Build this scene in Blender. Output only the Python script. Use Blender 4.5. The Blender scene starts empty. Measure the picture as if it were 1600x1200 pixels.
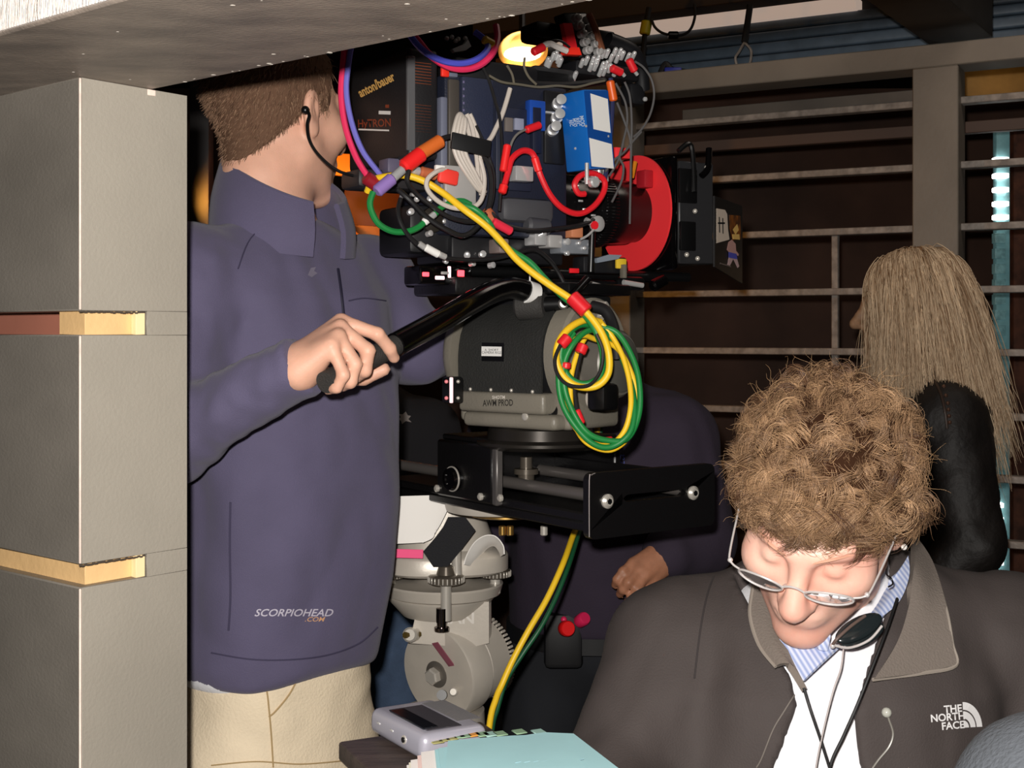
import bpy, bmesh, math, random
import numpy as np
from mathutils import Vector, Matrix
from mathutils.bvhtree import BVHTree

random.seed(7)
RNG = np.random.default_rng(7)
SC = bpy.context.scene
COL = SC.collection
F, HZ, CH = 2000.0, 520.0, 1.35      # focal length in px (1600 px frame), horizon row, lens height

# ------------------------------------------------------------------ camera, world, lights, exposure
cam_d = bpy.data.cameras.new('camera'); cam = bpy.data.objects.new('camera', cam_d); COL.objects.link(cam)
cam.location = (0, 0, CH); cam.rotation_euler = (math.pi / 2, 0, 0)
cam_d.sensor_width = 36.0; cam_d.lens = 45.0; cam_d.shift_y = -0.05; cam_d.clip_start = 0.05
SC.camera = cam
SC.view_settings.view_transform = 'Standard'; SC.view_settings.look = 'None'
SC.view_settings.gamma = 1.0; SC.view_settings.use_curve_mapping = False
SC.view_settings.exposure = 0.0
wd = bpy.data.worlds.new('world'); SC.world = wd; wd.use_nodes = True
wd.node_tree.nodes['Background'].inputs[0].default_value = (1.0, 0.86, 0.72, 1)
wd.node_tree.nodes['Background'].inputs[1].default_value = 0.004

def P(px, py, Y):
    return Vector(((px - 800) / F * Y, Y, CH + (HZ - py) / F * Y))
def lamp(name, kind, loc, power, color=(1, 1, 1), size=0.02, aim=None, spot=None):
    d = bpy.data.lights.new(name, kind); o = bpy.data.objects.new(name, d); COL.objects.link(o)
    o.location = loc; d.energy = power; d.color = color
    if kind == 'AREA': d.shape = 'DISK'; d.size = size
    else: d.shadow_soft_size = size
    if aim is not None:
        o.rotation_euler = (Vector(aim) - Vector(loc)).to_track_quat('-Z', 'Y').to_euler()
    if spot: d.spot_size = math.radians(spot); d.spot_blend = 0.5
    return o
lamp('camera_flash', 'POINT', (-0.03, -0.02, CH + 0.06), 122.0, (1.0, 0.955, 0.90), 0.016)
lamp('overhead_fill', 'AREA', (1.2, 2.2, 3.0), 4.0, (1.0, 0.86, 0.74), 0.8, (0.9, 3.3, 1.6))  # unseen fill added to brighten the cage and the back areas
lamp('tungsten_lamp', 'SPOT', (-0.72, 2.93, 1.66), 13.0, (1.0, 0.42, 0.06), 0.05, tuple(P(575, 300, 3.2)), 95)

# ------------------------------------------------------------------ helpers
def lin(c):
    c = c / 255.0
    return c / 12.92 if c <= 0.04045 else ((c + 0.055) / 1.055) ** 2.4
ORG = {}
def tag(o, label=None, cat=None, group=None, kind=None):
    if label: o['label'] = label
    if cat: o['category'] = cat
    if group: o['group'] = group
    if kind: o['kind'] = kind
    return o
def thing(name, label, cat, loc, group=None):
    o = bpy.data.objects.new(name, None); COL.objects.link(o)
    o.location = loc; o.empty_display_size = 0.05; ORG[o.name] = Vector(loc)
    return tag(o, label, cat, group)
def link(name, me, mat, parent=None, smooth=True, angle=38):
    o = bpy.data.objects.new(name, me); COL.objects.link(o)
    if mat: me.materials.append(mat)
    if parent is not None:
        org = ORG[parent.name]; me.transform(Matrix.Translation(-org)); o.parent = parent; ORG[o.name] = org.copy()
    else:
        co = np.empty(len(me.vertices) * 3, np.float32); me.vertices.foreach_get('co', co); co = co.reshape(-1, 3)
        c = (co.min(0) + co.max(0)) / 2; org = Vector((float(c[0]), float(c[1]), float(co[:, 2].min())))
        me.transform(Matrix.Translation(-org)); o.location = org; ORG[o.name] = org
    if smooth:
        me.shade_smooth()
        if angle: me.set_sharp_from_angle(angle=math.radians(angle))
    return o
def crom(pts, sub):
    pts = [Vector(p) for p in pts]
    if len(pts) < 3 or sub <= 1: return pts
    out = []
    for i in range(len(pts) - 1):
        p0 = pts[max(i - 1, 0)]; p1 = pts[i]; p2 = pts[i + 1]; p3 = pts[min(i + 2, len(pts) - 1)]
        for k in range(sub):
            t = k / sub
            out.append(0.5 * ((2 * p1) + (p2 - p0) * t + (2 * p0 - 5 * p1 + 4 * p2 - p3) * t * t + (3 * p1 - p0 - 3 * p2 + p3) * t ** 3))
    out.append(pts[-1]); return out
class MB:
    def __init__(s): s.v = []; s.f = []
    def add(s, vs, fs):
        b = len(s.v); s.v += [tuple(x) for x in vs]; s.f += [tuple(i + b for i in f) for f in fs]; return s
    def box(s, c, size, rot=None, bev=0.0, seg=2):
        bm = bmesh.new(); bmesh.ops.create_cube(bm, size=1.0)
        bmesh.ops.scale(bm, vec=Vector(size), verts=bm.verts)
        if bev > 0:
            bmesh.ops.bevel(bm, geom=list(bm.edges), offset=min(bev, min(size) * 0.45), segments=seg, profile=0.5, affect='EDGES')
        R = rot if rot is not None else Matrix.Identity(3)
        bm.verts.index_update()
        vs = [R @ v.co + Vector(c) for v in bm.verts]; fs = [[v.index for v in f.verts] for f in bm.faces]
        bm.free(); return s.add(vs, fs)
    def lathe(s, p, axis, prof, n=28, squash=None):
        """prof: list of (distance along the axis, radius); closed at both ends"""
        a = Vector(axis).normalized(); r = a.orthogonal().normalized(); q = a.cross(r); p = Vector(p)
        vs, fs = [], []
        for (t, rad) in prof:
            for k in range(n):
                th = 2 * math.pi * k / n
                vs.append(p + a * t + (r * math.cos(th) + q * math.sin(th)) * max(rad, 1e-5))
        m = len(prof)
        for i in range(m - 1):
            for k in range(n):
                fs.append((i * n + k, i * n + (k + 1) % n, (i + 1) * n + (k + 1) % n, (i + 1) * n + k))
        fs.append(tuple(range(n))); fs.append(tuple((m - 1) * n + k for k in range(n)))
        return s.add(vs, fs)
    def cyl(s, p0, p1, r, r1=None, n=20, bev=0.0):
        p0, p1 = Vector(p0), Vector(p1); L = (p1 - p0).length; r1 = r if r1 is None else r1
        b = min(bev, L * 0.45)
        pr = [(0, r - b), (b, r), (L - b, r1), (L, r1 - b)] if b > 0 else [(0, r), (L, r1)]
        return s.lathe(p0, p1 - p0, pr, n)
    def ball(s, c, r, n=14):
        rr = Vector(r) if hasattr(r, '__len__') else Vector((r, r, r))
        vs, fs = [], []; m = n // 2
        for i in range(1, m):
            ph = math.pi * i / m
            for k in range(n):
                th = 2 * math.pi * k / n
                vs.append(Vector(c) + Vector((rr.x * math.sin(ph) * math.cos(th), rr.y * math.sin(ph) * math.sin(th), rr.z * math.cos(ph))))
        vs.append(Vector(c) + Vector((0, 0, rr.z))); vs.append(Vector(c) - Vector((0, 0, rr.z)))
        for i in range(m - 2):
            for k in range(n):
                fs.append((i * n + k, i * n + (k + 1) % n, (i + 1) * n + (k + 1) % n, (i + 1) * n + k))
        top = (m - 1) * n
        for k in range(n):
            fs.append((k, (k + 1) % n, top)); fs.append(((m - 2) * n + k, (m - 2) * n + (k + 1) % n, top + 1))
        return s.add(vs, fs)
    def tube(s, pts, r, n=8, sub=6, closed=False, flat=None):
        rs = r if hasattr(r, '__len__') else None
        src = list(pts)
        if closed: src = src + [src[0]]
        c = crom(src, sub); m = len(c)
        if closed: c = c[:-1]; m -= 1
        tg = []
        for i in range(m):
            a = c[(i - 1) % m] if (closed or i > 0) else c[i]; b = c[(i + 1) % m] if (closed or i < m - 1) else c[i]
            d = b - a; tg.append(d.normalized() if d.length > 1e-9 else Vector((0, 0, 1)))
        nn = tg[0].orthogonal().normalized(); vs, fs = [], []
        for i in range(m):
            nn = nn - tg[i] * nn.dot(tg[i]); nn = nn.normalized() if nn.length > 1e-6 else tg[i].orthogonal().normalized()
            bb = tg[i].cross(nn)
            if rs: 
                x = i / max(m - 1, 1) * (len(rs) - 1); j = min(int(x), len(rs) - 2); rad = rs[j] + (rs[j + 1] - rs[j]) * (x - j)
            else: rad = r
            for k in range(n):
                th = 2 * math.pi * k / n
                vs.append(c[i] + (nn * math.cos(th) + bb * math.sin(th)) * rad)
        for i in range(m - 1 + (1 if closed else 0)):
            i2 = (i + 1) % m
            for k in range(n):
                fs.append((i * n + k, i * n + (k + 1) % n, i2 * n + (k + 1) % n, i2 * n + k))
        if not closed:
            fs.append(tuple(range(n))); fs.append(tuple((m - 1) * n + k for k in range(n)))
        return s.add(vs, fs)
    def prism(s, poly, ext):
        n = len(poly); e = Vector(ext)
        vs = [Vector(p) for p in poly] + [Vector(p) + e for p in poly]
        fs = [tuple(range(n)), tuple(range(n, 2 * n))] + [(i, (i + 1) % n, n + (i + 1) % n, n + i) for i in range(n)]
        return s.add(vs, fs)
    def sheet(s, rows, thick, sub=5):
        """rows: list of equal-length point lists; a smooth thick sheet through them"""
        A = [crom(r, sub) for r in rows]; B = [crom([r[j] for r in A], sub) for j in range(len(A[0]))]
        W = len(B); H = len(B[0]); g = [[B[j][i] for j in range(W)] for i in range(H)]
        nrm = [[None] * W for _ in range(H)]
        for i in range(H):
            for j in range(W):
                du = g[i][min(j + 1, W - 1)] - g[i][max(j - 1, 0)]; dv = g[min(i + 1, H - 1)][j] - g[max(i - 1, 0)][j]
                q = du.cross(dv); nrm[i][j] = q.normalized() if q.length > 1e-12 else Vector((0, -1, 0))
        vs = [g[i][j] + nrm[i][j] * thick / 2 for i in range(H) for j in range(W)] + [g[i][j] - nrm[i][j] * thick / 2 for i in range(H) for j in range(W)]
        N = W * H; fs = []
        for i in range(H - 1):
            for j in range(W - 1):
                a = i * W + j; fs.append((a, a + 1, a + W + 1, a + W)); fs.append((N + a, N + a + W, N + a + W + 1, N + a + 1))
        per = [j for j in range(W)] + [i * W + W - 1 for i in range(1, H)] + [(H - 1) * W + j for j in range(W - 2, -1, -1)] + [i * W for i in range(H - 2, 0, -1)]
        for k in range(len(per)):
            a, b = per[k], per[(k + 1) % len(per)]; fs.append((a, b, N + b, N + a))
        return s.add(vs, fs)
    def build(s, name, mat, parent=None, smooth=True, angle=38):
        me = bpy.data.meshes.new(name); me.from_pydata(s.v, [], s.f)
        bm = bmesh.new(); bm.from_mesh(me); bmesh.ops.recalc_face_normals(bm, faces=bm.faces); bm.to_mesh(me); bm.free()
        return link(name, me, mat, parent, smooth, angle)
class Frame:
    """a horizontal frame: u forward, v to the right-hand side, z up"""
    def __init__(s, px, Y, deg):
        s.x, s.y = (px - 800) / F * Y, Y; a = math.radians(deg)
        s.u = Vector((math.cos(a), math.sin(a), 0)); s.v = Vector((math.sin(a), -math.cos(a), 0))
        s.R = Matrix((s.u, -s.v, Vector((0, 0, 1)))).transposed()
    def w(s, u, v, z): return Vector((s.x, s.y, 0)) + s.u * u + s.v * v + Vector((0, 0, z))
    def atv(s, px, py, v):
        q = (px - 800) / F; u = (q * (s.y + v * s.v.y) - s.x - v * s.v.x) / (s.u.x - q * s.u.y)
        Y = s.y + u * s.u.y + v * s.v.y; return u, CH + (HZ - py) / F * Y
    def atu(s, px, py, u):
        q = (px - 800) / F; v = (q * (s.y + u * s.u.y) - s.x - u * s.u.x) / (s.v.x - q * s.v.y)
        Y = s.y + u * s.u.y + v * s.v.y; return v, CH + (HZ - py) / F * Y
    def pv(s, px, py, v): u, z = s.atv(px, py, v); return s.w(u, v, z)
    def pu(s, px, py, u): v, z = s.atu(px, py, u); return s.w(u, v, z)
    def box(s, mb, u0, u1, v0, v1, z0, z1, bev=0.003, seg=2):
        return mb.box(s.w((u0 + u1) / 2, (v0 + v1) / 2, (z0 + z1) / 2), (abs(u1 - u0), abs(v1 - v0), abs(z1 - z0)), s.R, bev, seg)
    def boxv(s, mb, px0, py0, px1, py1, v, depth, bev=0.002):
        """a box whose near face lies on the plane v between two picture corners"""
        u0, z0 = s.atv(px0, py0, v); u1, z1 = s.atv(px1, py1, v)
        return s.box(mb, u0, u1, v - depth, v, z0, z1, bev)
    def boxu(s, mb, px0, py0, px1, py1, u, depth, bev=0.002):
        v0, z0 = s.atu(px0, py0, u); v1, z1 = s.atu(px1, py1, u)
        return s.box(mb, u, u + depth, v0, v1, z0, z1, bev)

# ------------------------------------------------------------------ materials
MATS = {}
def M(name, rgb, rough=0.6, metal=0.0, bump=0.0, bscale=60.0, var=0.0, vscale=8.0, rgb2=None, spec=0.5, sss=0.0, coat=0.0, emit=None, estr=0.0, sheen=0.0, stretch=None, attr=None):
    if name in MATS: return MATS[name]
    m = bpy.data.materials.new(name); m.use_nodes = True; nt = m.node_tree; b = nt.nodes['Principled BSDF']; MATS[name] = m
    c = tuple(lin(x) for x in rgb) + (1,)
    b.inputs['Base Color'].default_value = c; b.inputs['Roughness'].default_value = rough; b.inputs['Metallic'].default_value = metal
    b.inputs['Specular IOR Level'].default_value = spec
    if sss: b.inputs['Subsurface Weight'].default_value = sss; b.inputs['Subsurface Radius'].default_value = (0.01, 0.004, 0.002); b.inputs['Subsurface Scale'].default_value = 0.6
    if coat: b.inputs['Coat Weight'].default_value = coat; b.inputs['Coat Roughness'].default_value = 0.1
    if sheen: b.inputs['Sheen Weight'].default_value = sheen; b.inputs['Sheen Roughness'].default_value = 0.5
    if emit: b.inputs['Emission Color'].default_value = tuple(lin(x) for x in emit) + (1,); b.inputs['Emission Strength'].default_value = estr
    tc = nt.nodes.new('ShaderNodeTexCoord'); src = tc.outputs['Object']
    if stretch:
        mp = nt.nodes.new('ShaderNodeMapping'); mp.inputs['Scale'].default_value = stretch; nt.links.new(src, mp.inputs[0]); src = mp.outputs[0]
    if var or rgb2:
        n = nt.nodes.new('ShaderNodeTexNoise'); n.inputs['Scale'].default_value = vscale; n.inputs['Detail'].default_value = 5; nt.links.new(src, n.inputs['Vector'])
        mx = nt.nodes.new('ShaderNodeMix'); mx.data_type = 'RGBA'
        c2 = tuple(lin(x) for x in rgb2) + (1,) if rgb2 else tuple(min(1, x * (1 - var)) for x in c[:3]) + (1,)
        mx.inputs[6].default_value = c; mx.inputs[7].default_value = c2
        rp = nt.nodes.new('ShaderNodeMapRange'); rp.inputs[1].default_value = 0.35; rp.inputs[2].default_value = 0.65
        nt.links.new(n.outputs['Fac'], rp.inputs[0]); nt.links.new(rp.outputs[0], mx.inputs[0]); nt.links.new(mx.outputs[2], b.inputs['Base Color'])
    if attr:
        at = nt.nodes.new('ShaderNodeAttribute'); at.attribute_name = attr; nt.links.new(at.outputs['Color'], b.inputs['Base Color'])
    if bump:
        n2 = nt.nodes.new('ShaderNodeTexNoise'); n2.inputs['Scale'].default_value = bscale; n2.inputs['Detail'].default_value = 4; nt.links.new(src, n2.inputs['Vector'])
        bp = nt.nodes.new('ShaderNodeBump'); bp.inputs['Strength'].default_value = bump; bp.inputs['Distance'].default_value = 0.004
        nt.links.new(n2.outputs['Fac'], bp.inputs['Height']); nt.links.new(bp.outputs[0], b.inputs['Normal'])
    return m

# ------------------------------------------------------------------ signed-distance modelling of soft shapes
def V3(p): return np.array(p, np.float32)
def s_cap(p, a, b, r0, r1=None):
    a, b = V3(a), V3(b); r1 = r0 if r1 is None else r1; ba = b - a; pa = p - a
    t = np.clip(pa @ ba / max(float(ba @ ba), 1e-12), 0, 1)
    return np.linalg.norm(pa - t[:, None] * ba, axis=1) - (r0 + t * (r1 - r0))
def s_ell(p, c, r, R=None):
    q = p - V3(c)
    if R is not None: q = q @ np.array(R, np.float32)
    r = V3(r); k0 = np.linalg.norm(q / r, axis=1); k1 = np.linalg.norm(q / (r * r), axis=1)
    return k0 * (k0 - 1) / np.maximum(k1, 1e-6)
def s_box(p, c, h, R=None, rd=0.0):
    q = p - V3(c)
    if R is not None: q = q @ np.array(R, np.float32)
    q = np.abs(q) - (V3(h) - rd)
    return np.linalg.norm(np.maximum(q, 0), axis=1) + np.minimum(q.max(1), 0) - rd
def smin(a, b, k):
    h = np.maximum(k - np.abs(a - b), 0) / k
    return np.minimum(a, b) - h * h * k * 0.25
def smax(a, b, k): return -smin(-a, -b, k)
def s_loft(p, secs, yaw=0.0, pw=2.0):
    """secs rows (z, cx, cy, half a, half b) bottom to top; a along the yaw heading, b across"""
    S = np.array(secs, np.float32); z = p[:, 2]
    cx, cy, a, b = (np.interp(z, S[:, 0], S[:, i]).astype(np.float32) for i in (1, 2, 3, 4))
    c, s = math.cos(yaw), math.sin(yaw); dx, dy = p[:, 0] - cx, p[:, 1] - cy
    u = np.abs(dx * c + dy * s) / a; v = np.abs(dx * s - dy * c) / b
    d = ((u ** pw + v ** pw) ** (1 / pw) - 1) * np.minimum(a, b)
    return smax(d, np.maximum(S[0, 0] - z, z - S[-1, 0]), 0.03)
_prm = RNG.permutation(256); _prm = np.concatenate([_prm, _prm, _prm])
_grd = RNG.normal(size=(256, 3)).astype(np.float32); _grd /= np.linalg.norm(_grd, axis=1)[:, None]
def pnoise(p):
    i = np.floor(p).astype(int); f = (p - i).astype(np.float32); i &= 255; u = f * f * f * (f * (f * 6 - 15) + 10); r = 0
    for dx in (0, 1):
        for dy in (0, 1):
            for dz in (0, 1):
                h = _prm[_prm[_prm[i[:, 0] + dx] + i[:, 1] + dy] + i[:, 2] + dz] & 255
                g = (_grd[h] * (f - np.array([dx, dy, dz], np.float32))).sum(1)
                r = r + g * (u[:, 0] if dx else 1 - u[:, 0]) * (u[:, 1] if dy else 1 - u[:, 1]) * (u[:, 2] if dz else 1 - u[:, 2])
    return r
def wrinkle(p, freq, amp, seed=0.0):
    q = p * np.array(freq, np.float32) + seed
    w = pnoise(q * 0.5 + 7.3) * 1.2
    n = pnoise(q + w[:, None])
    return amp * (1 - np.abs(n) * 2.2) * 0.5 + amp * 0.6 * pnoise(q * 2.1 + 3.1)
def sdf_mesh(f, lo, hi, h, B=8):
    lo = np.array(lo, np.float32); hi = np.array(hi, np.float32)
    nb = np.ceil((hi - lo) / (h * B)).astype(int); n = nb * B + 1
    bi = np.stack(np.meshgrid(*[np.arange(k) for k in nb], indexing='ij'), -1).reshape(-1, 3)
    ctr = lo + (bi + 0.5) * (h * B)
    dc = f(ctr.astype(np.float32)); rad = h * B * 0.9 * 1.35
    V = np.ones(n, np.float32)
    for (x, y, z), d in zip(bi[dc < -rad], dc[dc < -rad]):
        V[x * B:(x + 1) * B + 1, y * B:(y + 1) * B + 1, z * B:(z + 1) * B + 1] = -1
    act = bi[np.abs(dc) <= rad]
    g = np.stack(np.meshgrid(*[np.arange(B + 1)] * 3, indexing='ij'), -1).reshape(-1, 3)
    for s in range(0, len(act), 400):
        idx = (act[s:s + 400, None, :] * B + g[None]).reshape(-1, 3)
        V[idx[:, 0], idx[:, 1], idx[:, 2]] = f((lo + idx * h).astype(np.float32))
    S = V < 0
    cnt = np.zeros(np.array(n) - 1, np.int16); acc = np.zeros(tuple(np.array(n) - 1) + (3,), np.float32)
    def sl(o): return tuple(slice(o[i], n[i] - 1 + o[i]) for i in range(3))
    cr = [(0, 0, 0), (1, 0, 0), (0, 1, 0), (1, 1, 0), (0, 0, 1), (1, 0, 1), (0, 1, 1), (1, 1, 1)]
    tot = sum(S[sl(o)].astype(np.int8) for o in cr); cells = np.argwhere((tot > 0) & (tot < 8))
    C = np.array(cr); vals = np.stack([V[tuple((cells + c).T)] for c in C], 1)
    pos = np.zeros((len(cells), 3)); num = np.zeros(len(cells))
    for a in range(8):
        for b in range(a + 1, 8):
            if np.abs(C[a] - C[b]).sum() != 1: continue
            va, vb = vals[:, a], vals[:, b]; m = (va < 0) != (vb < 0)
            t = va[m] / (va[m] - vb[m]); pos[m] += C[a] + t[:, None] * (C[b] - C[a]); num[m] += 1
    verts = lo + (cells + pos / num[:, None]) * h
    idm = -np.ones(np.array(n) - 1, np.int64); idm[tuple(cells.T)] = np.arange(len(cells))
    quads = []
    for ax in range(3):
        o = [0, 0, 0]; o[ax] = 1; a1, a2 = (ax + 1) % 3, (ax + 2) % 3
        sA = [slice(1, n[i] - 1) for i in range(3)]; sA[ax] = slice(0, n[ax] - 1); sB = list(sA); sB[ax] = slice(1, n[ax])
        A, Bv = S[tuple(sA)], S[tuple(sB)]; e = np.argwhere(A != Bv); sg = A[tuple(e.T)]
        base = e.copy(); 
        for i in range(3):
            if i != ax: base[:, i] += 1
        def cell(d1, d2):
            c = base.copy(); c[:, a1] -= d1; c[:, a2] -= d2; return idm[tuple(c.T)]
        q = np.stack([cell(1, 1), cell(0, 1), cell(0, 0), cell(1, 0)], 1)
        q[~sg] = q[~sg][:, ::-1]; quads.append(q)
    q = np.concatenate(quads); q = q[(q >= 0).all(1)]
    # two passes of smoothing
    for it in range(2):
        s_ = np.zeros_like(verts); c_ = np.zeros(len(verts))
        for k in range(4):
            np.add.at(s_, q[:, k], verts[q[:, (k + 1) % 4]]); np.add.at(c_, q[:, k], 1)
            np.add.at(s_, q[:, (k + 1) % 4], verts[q[:, k]]); np.add.at(c_, q[:, (k + 1) % 4], 1)
        verts = verts * 0.6 + 0.4 * s_ / np.maximum(c_, 1)[:, None]
    return verts, q
def arr_mesh(name, verts, quads, col=None):
    me = bpy.data.meshes.new(name); nq = len(quads)
    me.vertices.add(len(verts)); me.vertices.foreach_set('co', np.ascontiguousarray(verts, np.float32).ravel())
    me.loops.add(nq * 4); me.loops.foreach_set('vertex_index', np.ascontiguousarray(quads, np.int32).ravel())
    me.polygons.add(nq); me.polygons.foreach_set('loop_start', np.arange(0, nq * 4, 4, dtype=np.int32))
    me.update(calc_edges=True); me.validate()
    if col is not None:
        ca = me.color_attributes.new('Col', 'FLOAT_COLOR', 'POINT'); ca.data.foreach_set('color', np.ascontiguousarray(col, np.float32).ravel())
    return me
def soft(name, f, lo, hi, h, mat, parent=None):
    v, q = sdf_mesh(f, lo, hi, h); return link(name, arr_mesh(name, v, q), mat, parent, True, None)
def strands(pts, r0, r1=None, taper=True):
    """pts (N,S,3) -> verts, quads of three-sided tubes"""
    N, S, _ = pts.shape; t = np.gradient(pts, axis=1); t /= np.linalg.norm(t, axis=2, keepdims=True) + 1e-9
    ref = RNG.normal(size=(N, 1, 3)); a = np.cross(t, np.broadcast_to(ref, t.shape)); a /= np.linalg.norm(a, axis=2, keepdims=True) + 1e-9; b = np.cross(t, a)
    rr = np.full((N, 1), r0) if np.isscalar(r0) else r0[:, None]
    prof = np.linspace(1, 0.25, S)[None] if taper else np.ones((1, S)); rad = (rr * prof)[:, :, None]
    vs = np.stack([pts + (a * math.cos(th) + b * math.sin(th)) * rad for th in (0, 2.094, 4.189)], 2).reshape(-1, 3)
    base = (np.arange(N)[:, None] * S + np.arange(S - 1)[None]).reshape(-1) * 3; fs = []
    for k in range(3):
        k2 = (k + 1) % 3; fs.append(np.stack([base + k, base + k2, base + 3 + k2, base + 3 + k], 1))
    return vs, np.concatenate(fs)
def bvh_of(o):
    me = o.data; org = ORG[o.name]
    return BVHTree.FromPolygons([v.co + org for v in me.vertices], [tuple(p.vertices) for p in me.polygons])
def hit(bvh, px, py):
    d = P(px, py, 1.0) - Vector((0, 0, CH)); h = bvh.ray_cast(Vector((0, 0, CH)), d.normalized()); return h[0], h[1]
def text_mesh(txt, bold=0.0, shear=0.0, space=1.0, ext=0.0):
    cu = bpy.data.curves.new('t', 'FONT'); cu.body = txt; cu.size = 1.0; cu.offset = bold; cu.shear = shear; cu.align_x = 'CENTER'; cu.align_y = 'CENTER'
    cu.space_character = space; cu.resolution_u = 3; cu.extrude = ext; cu.space_line = 0.8
    o = bpy.data.objects.new('t', cu); COL.objects.link(o); dg = bpy.context.evaluated_depsgraph_get(); dg.update()
    me = bpy.data.meshes.new_from_object(o.evaluated_get(dg)); bpy.data.objects.remove(o); bpy.data.curves.remove(cu); return me
def print_on(name, me, bvhs, px, py, hpx, mat, parent, rot=0.0, sx=1.0, off=0.0009, skew=0.0):
    """lay flat lettering (or a flat shape) on the surface found at a picture point"""
    c, s = math.cos(math.radians(rot)), math.sin(math.radians(rot))
    bv = bvhs if isinstance(bvhs, list) else [bvhs]
    for v in me.vertices:
        x, y = v.co.x * hpx * sx, v.co.y * hpx + skew * v.co.x * hpx * sx; X, Y = px + x * c + y * s, py - (y * c - x * s) 
        best = None
        for b in bv:
            h, n = hit(b, X, Y)
            if h is not None and (best is None or h.y < best.y): best = h
        if best is None: best = P(X, Y, 1.8)
        v.co = best - (best - Vector((0, 0, CH))).normalized() * off
    me.materials.clear()
    return link(name, me, mat, parent, False)
def poly_mesh(polys):
    me = bpy.data.meshes.new('p'); vs, fs = [], []
    for p in polys:
        b = len(vs); vs += [(x, y, 0) for x, y in p]; fs.append(tuple(range(b, b + len(p))))
    me.from_pydata(vs, [], fs); bm = bmesh.new(); bm.from_mesh(me); bmesh.ops.triangulate(bm, faces=bm.faces)
    bm.to_mesh(me); bm.free(); return me
# ------------------------------------------------------------------ materials in use
PAINT = M('grey_paint', (124, 118, 110), 0.42, bump=0.14, bscale=220, var=0.22, vscale=5, stretch=(1, 1, 1.6))
PAINT_B = M('grey_beam_paint', (158, 144, 132), 0.5, bump=0.2, bscale=160, rgb2=(122, 112, 104), vscale=9, stretch=(1.2, 2.5, 1))
PAINT_R = M('flash_lit_grey_paint', (160, 153, 141), 0.6, bump=0.13, bscale=260, var=0.12, vscale=6)  # lighter tone carries the stronger flash on the pillar's right face
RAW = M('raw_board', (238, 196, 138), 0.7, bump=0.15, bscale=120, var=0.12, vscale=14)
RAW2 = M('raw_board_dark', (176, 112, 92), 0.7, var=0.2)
WORN = M('worn_edge', (250, 226, 212), 0.5, var=0.15, vscale=90)
PLASTER = M('ribbed_plaster', (232, 222, 214), 0.8, bump=0.9, bscale=60, stretch=(14, 14, 1.2))
SETGREY = M('set_post_paint', (140, 130, 118), 0.55, bump=0.15, bscale=90, var=0.2, vscale=5)
SLAT = M('slat_metal', (168, 156, 146), 0.5, var=0.45, vscale=40, bump=0.3, bscale=120)
DARK = M('dark_wall', (30, 23, 20), 0.9, var=0.3)
DARKF = M('dark_floor', (44, 39, 36), 0.7, var=0.3)
BLACK = M('black_metal', (13, 13, 14), 0.32, spec=0.6)
BLACKM = M('black_matte', (17, 17, 19), 0.6)
CORR = M('corrugated_sheet', (96, 112, 128), 0.45, var=0.25, vscale=20)
FASC = M('pale_fascia', (236, 216, 200), 0.8, emit=(236, 210, 192), estr=0.42)  # emission added to brighten the pale strip
BROWN = M('brown_board', (96, 62, 42), 0.7, var=0.4, vscale=10)
ORANGEW = M('bare_timber', (226, 140, 66), 0.6, var=0.2, vscale=8)
RUST = M('rust_panel', (92, 54, 38), 0.8, var=0.6, vscale=25)

# ------------------------------------------------------------------ the setting
def struct(mb, name, mat): return tag(mb.build(name, mat), kind='structure')
struct(MB().box((0.3, 2.2, -0.05), (7.4, 9.0, 0.1)), 'floor', DARKF)
struct(MB().box((0.3, 2.2, 3.65), (7.4, 9.0, 0.1)), 'ceiling', DARK)
struct(MB().box((0.3, 6.65, 1.8), (7.4, 0.1, 3.6)), 'wall_back', DARK)
struct(MB().box((-3.35, 2.2, 1.8), (0.1, 8.8, 3.6)), 'wall_left', DARK)
struct(MB().box((3.95, 2.2, 1.8), (0.1, 8.8, 3.6)), 'wall_right', DARK)

# pillar with two cut notches, and the beam it carries
PF = Frame(125, 1.30, 50.7); ZB = 1.61
N1, N2 = (1.348, 1.3725), (1.091, 1.1145); UE = 0.0787; PD = 0.131; PW = 0.34
t = thing('pillar', 'grey painted boxed pillar at the left edge with two notches showing tan board', 'pillar', PF.w(0.06, -0.17, 0))
for z0, z1 in ((0, N2[0]), (N2[1], N1[0]), (N1[1], ZB)):
    pb_ = PF.box(MB(), 0, PD, -PW, 0, z0, z1, 0.0015, 1).build('painted_block', PAINT, t)
    PF.box(MB(), 0.0016, PD - 0.0005, 0.0001, 0.0009, z0 + 0.0006, z1 - 0.0006, 0.0003, 1).build('flash_lit_skin', PAINT_R, pb_)  # thin skin whose lighter colour stands in for flash light
    PF.box(MB(), -0.0008, 0.0014, -0.0014, 0.0008, z0 + 0.001, z1 - 0.001, 0.0006, 1).build('worn_edge', WORN, pb_)
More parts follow.
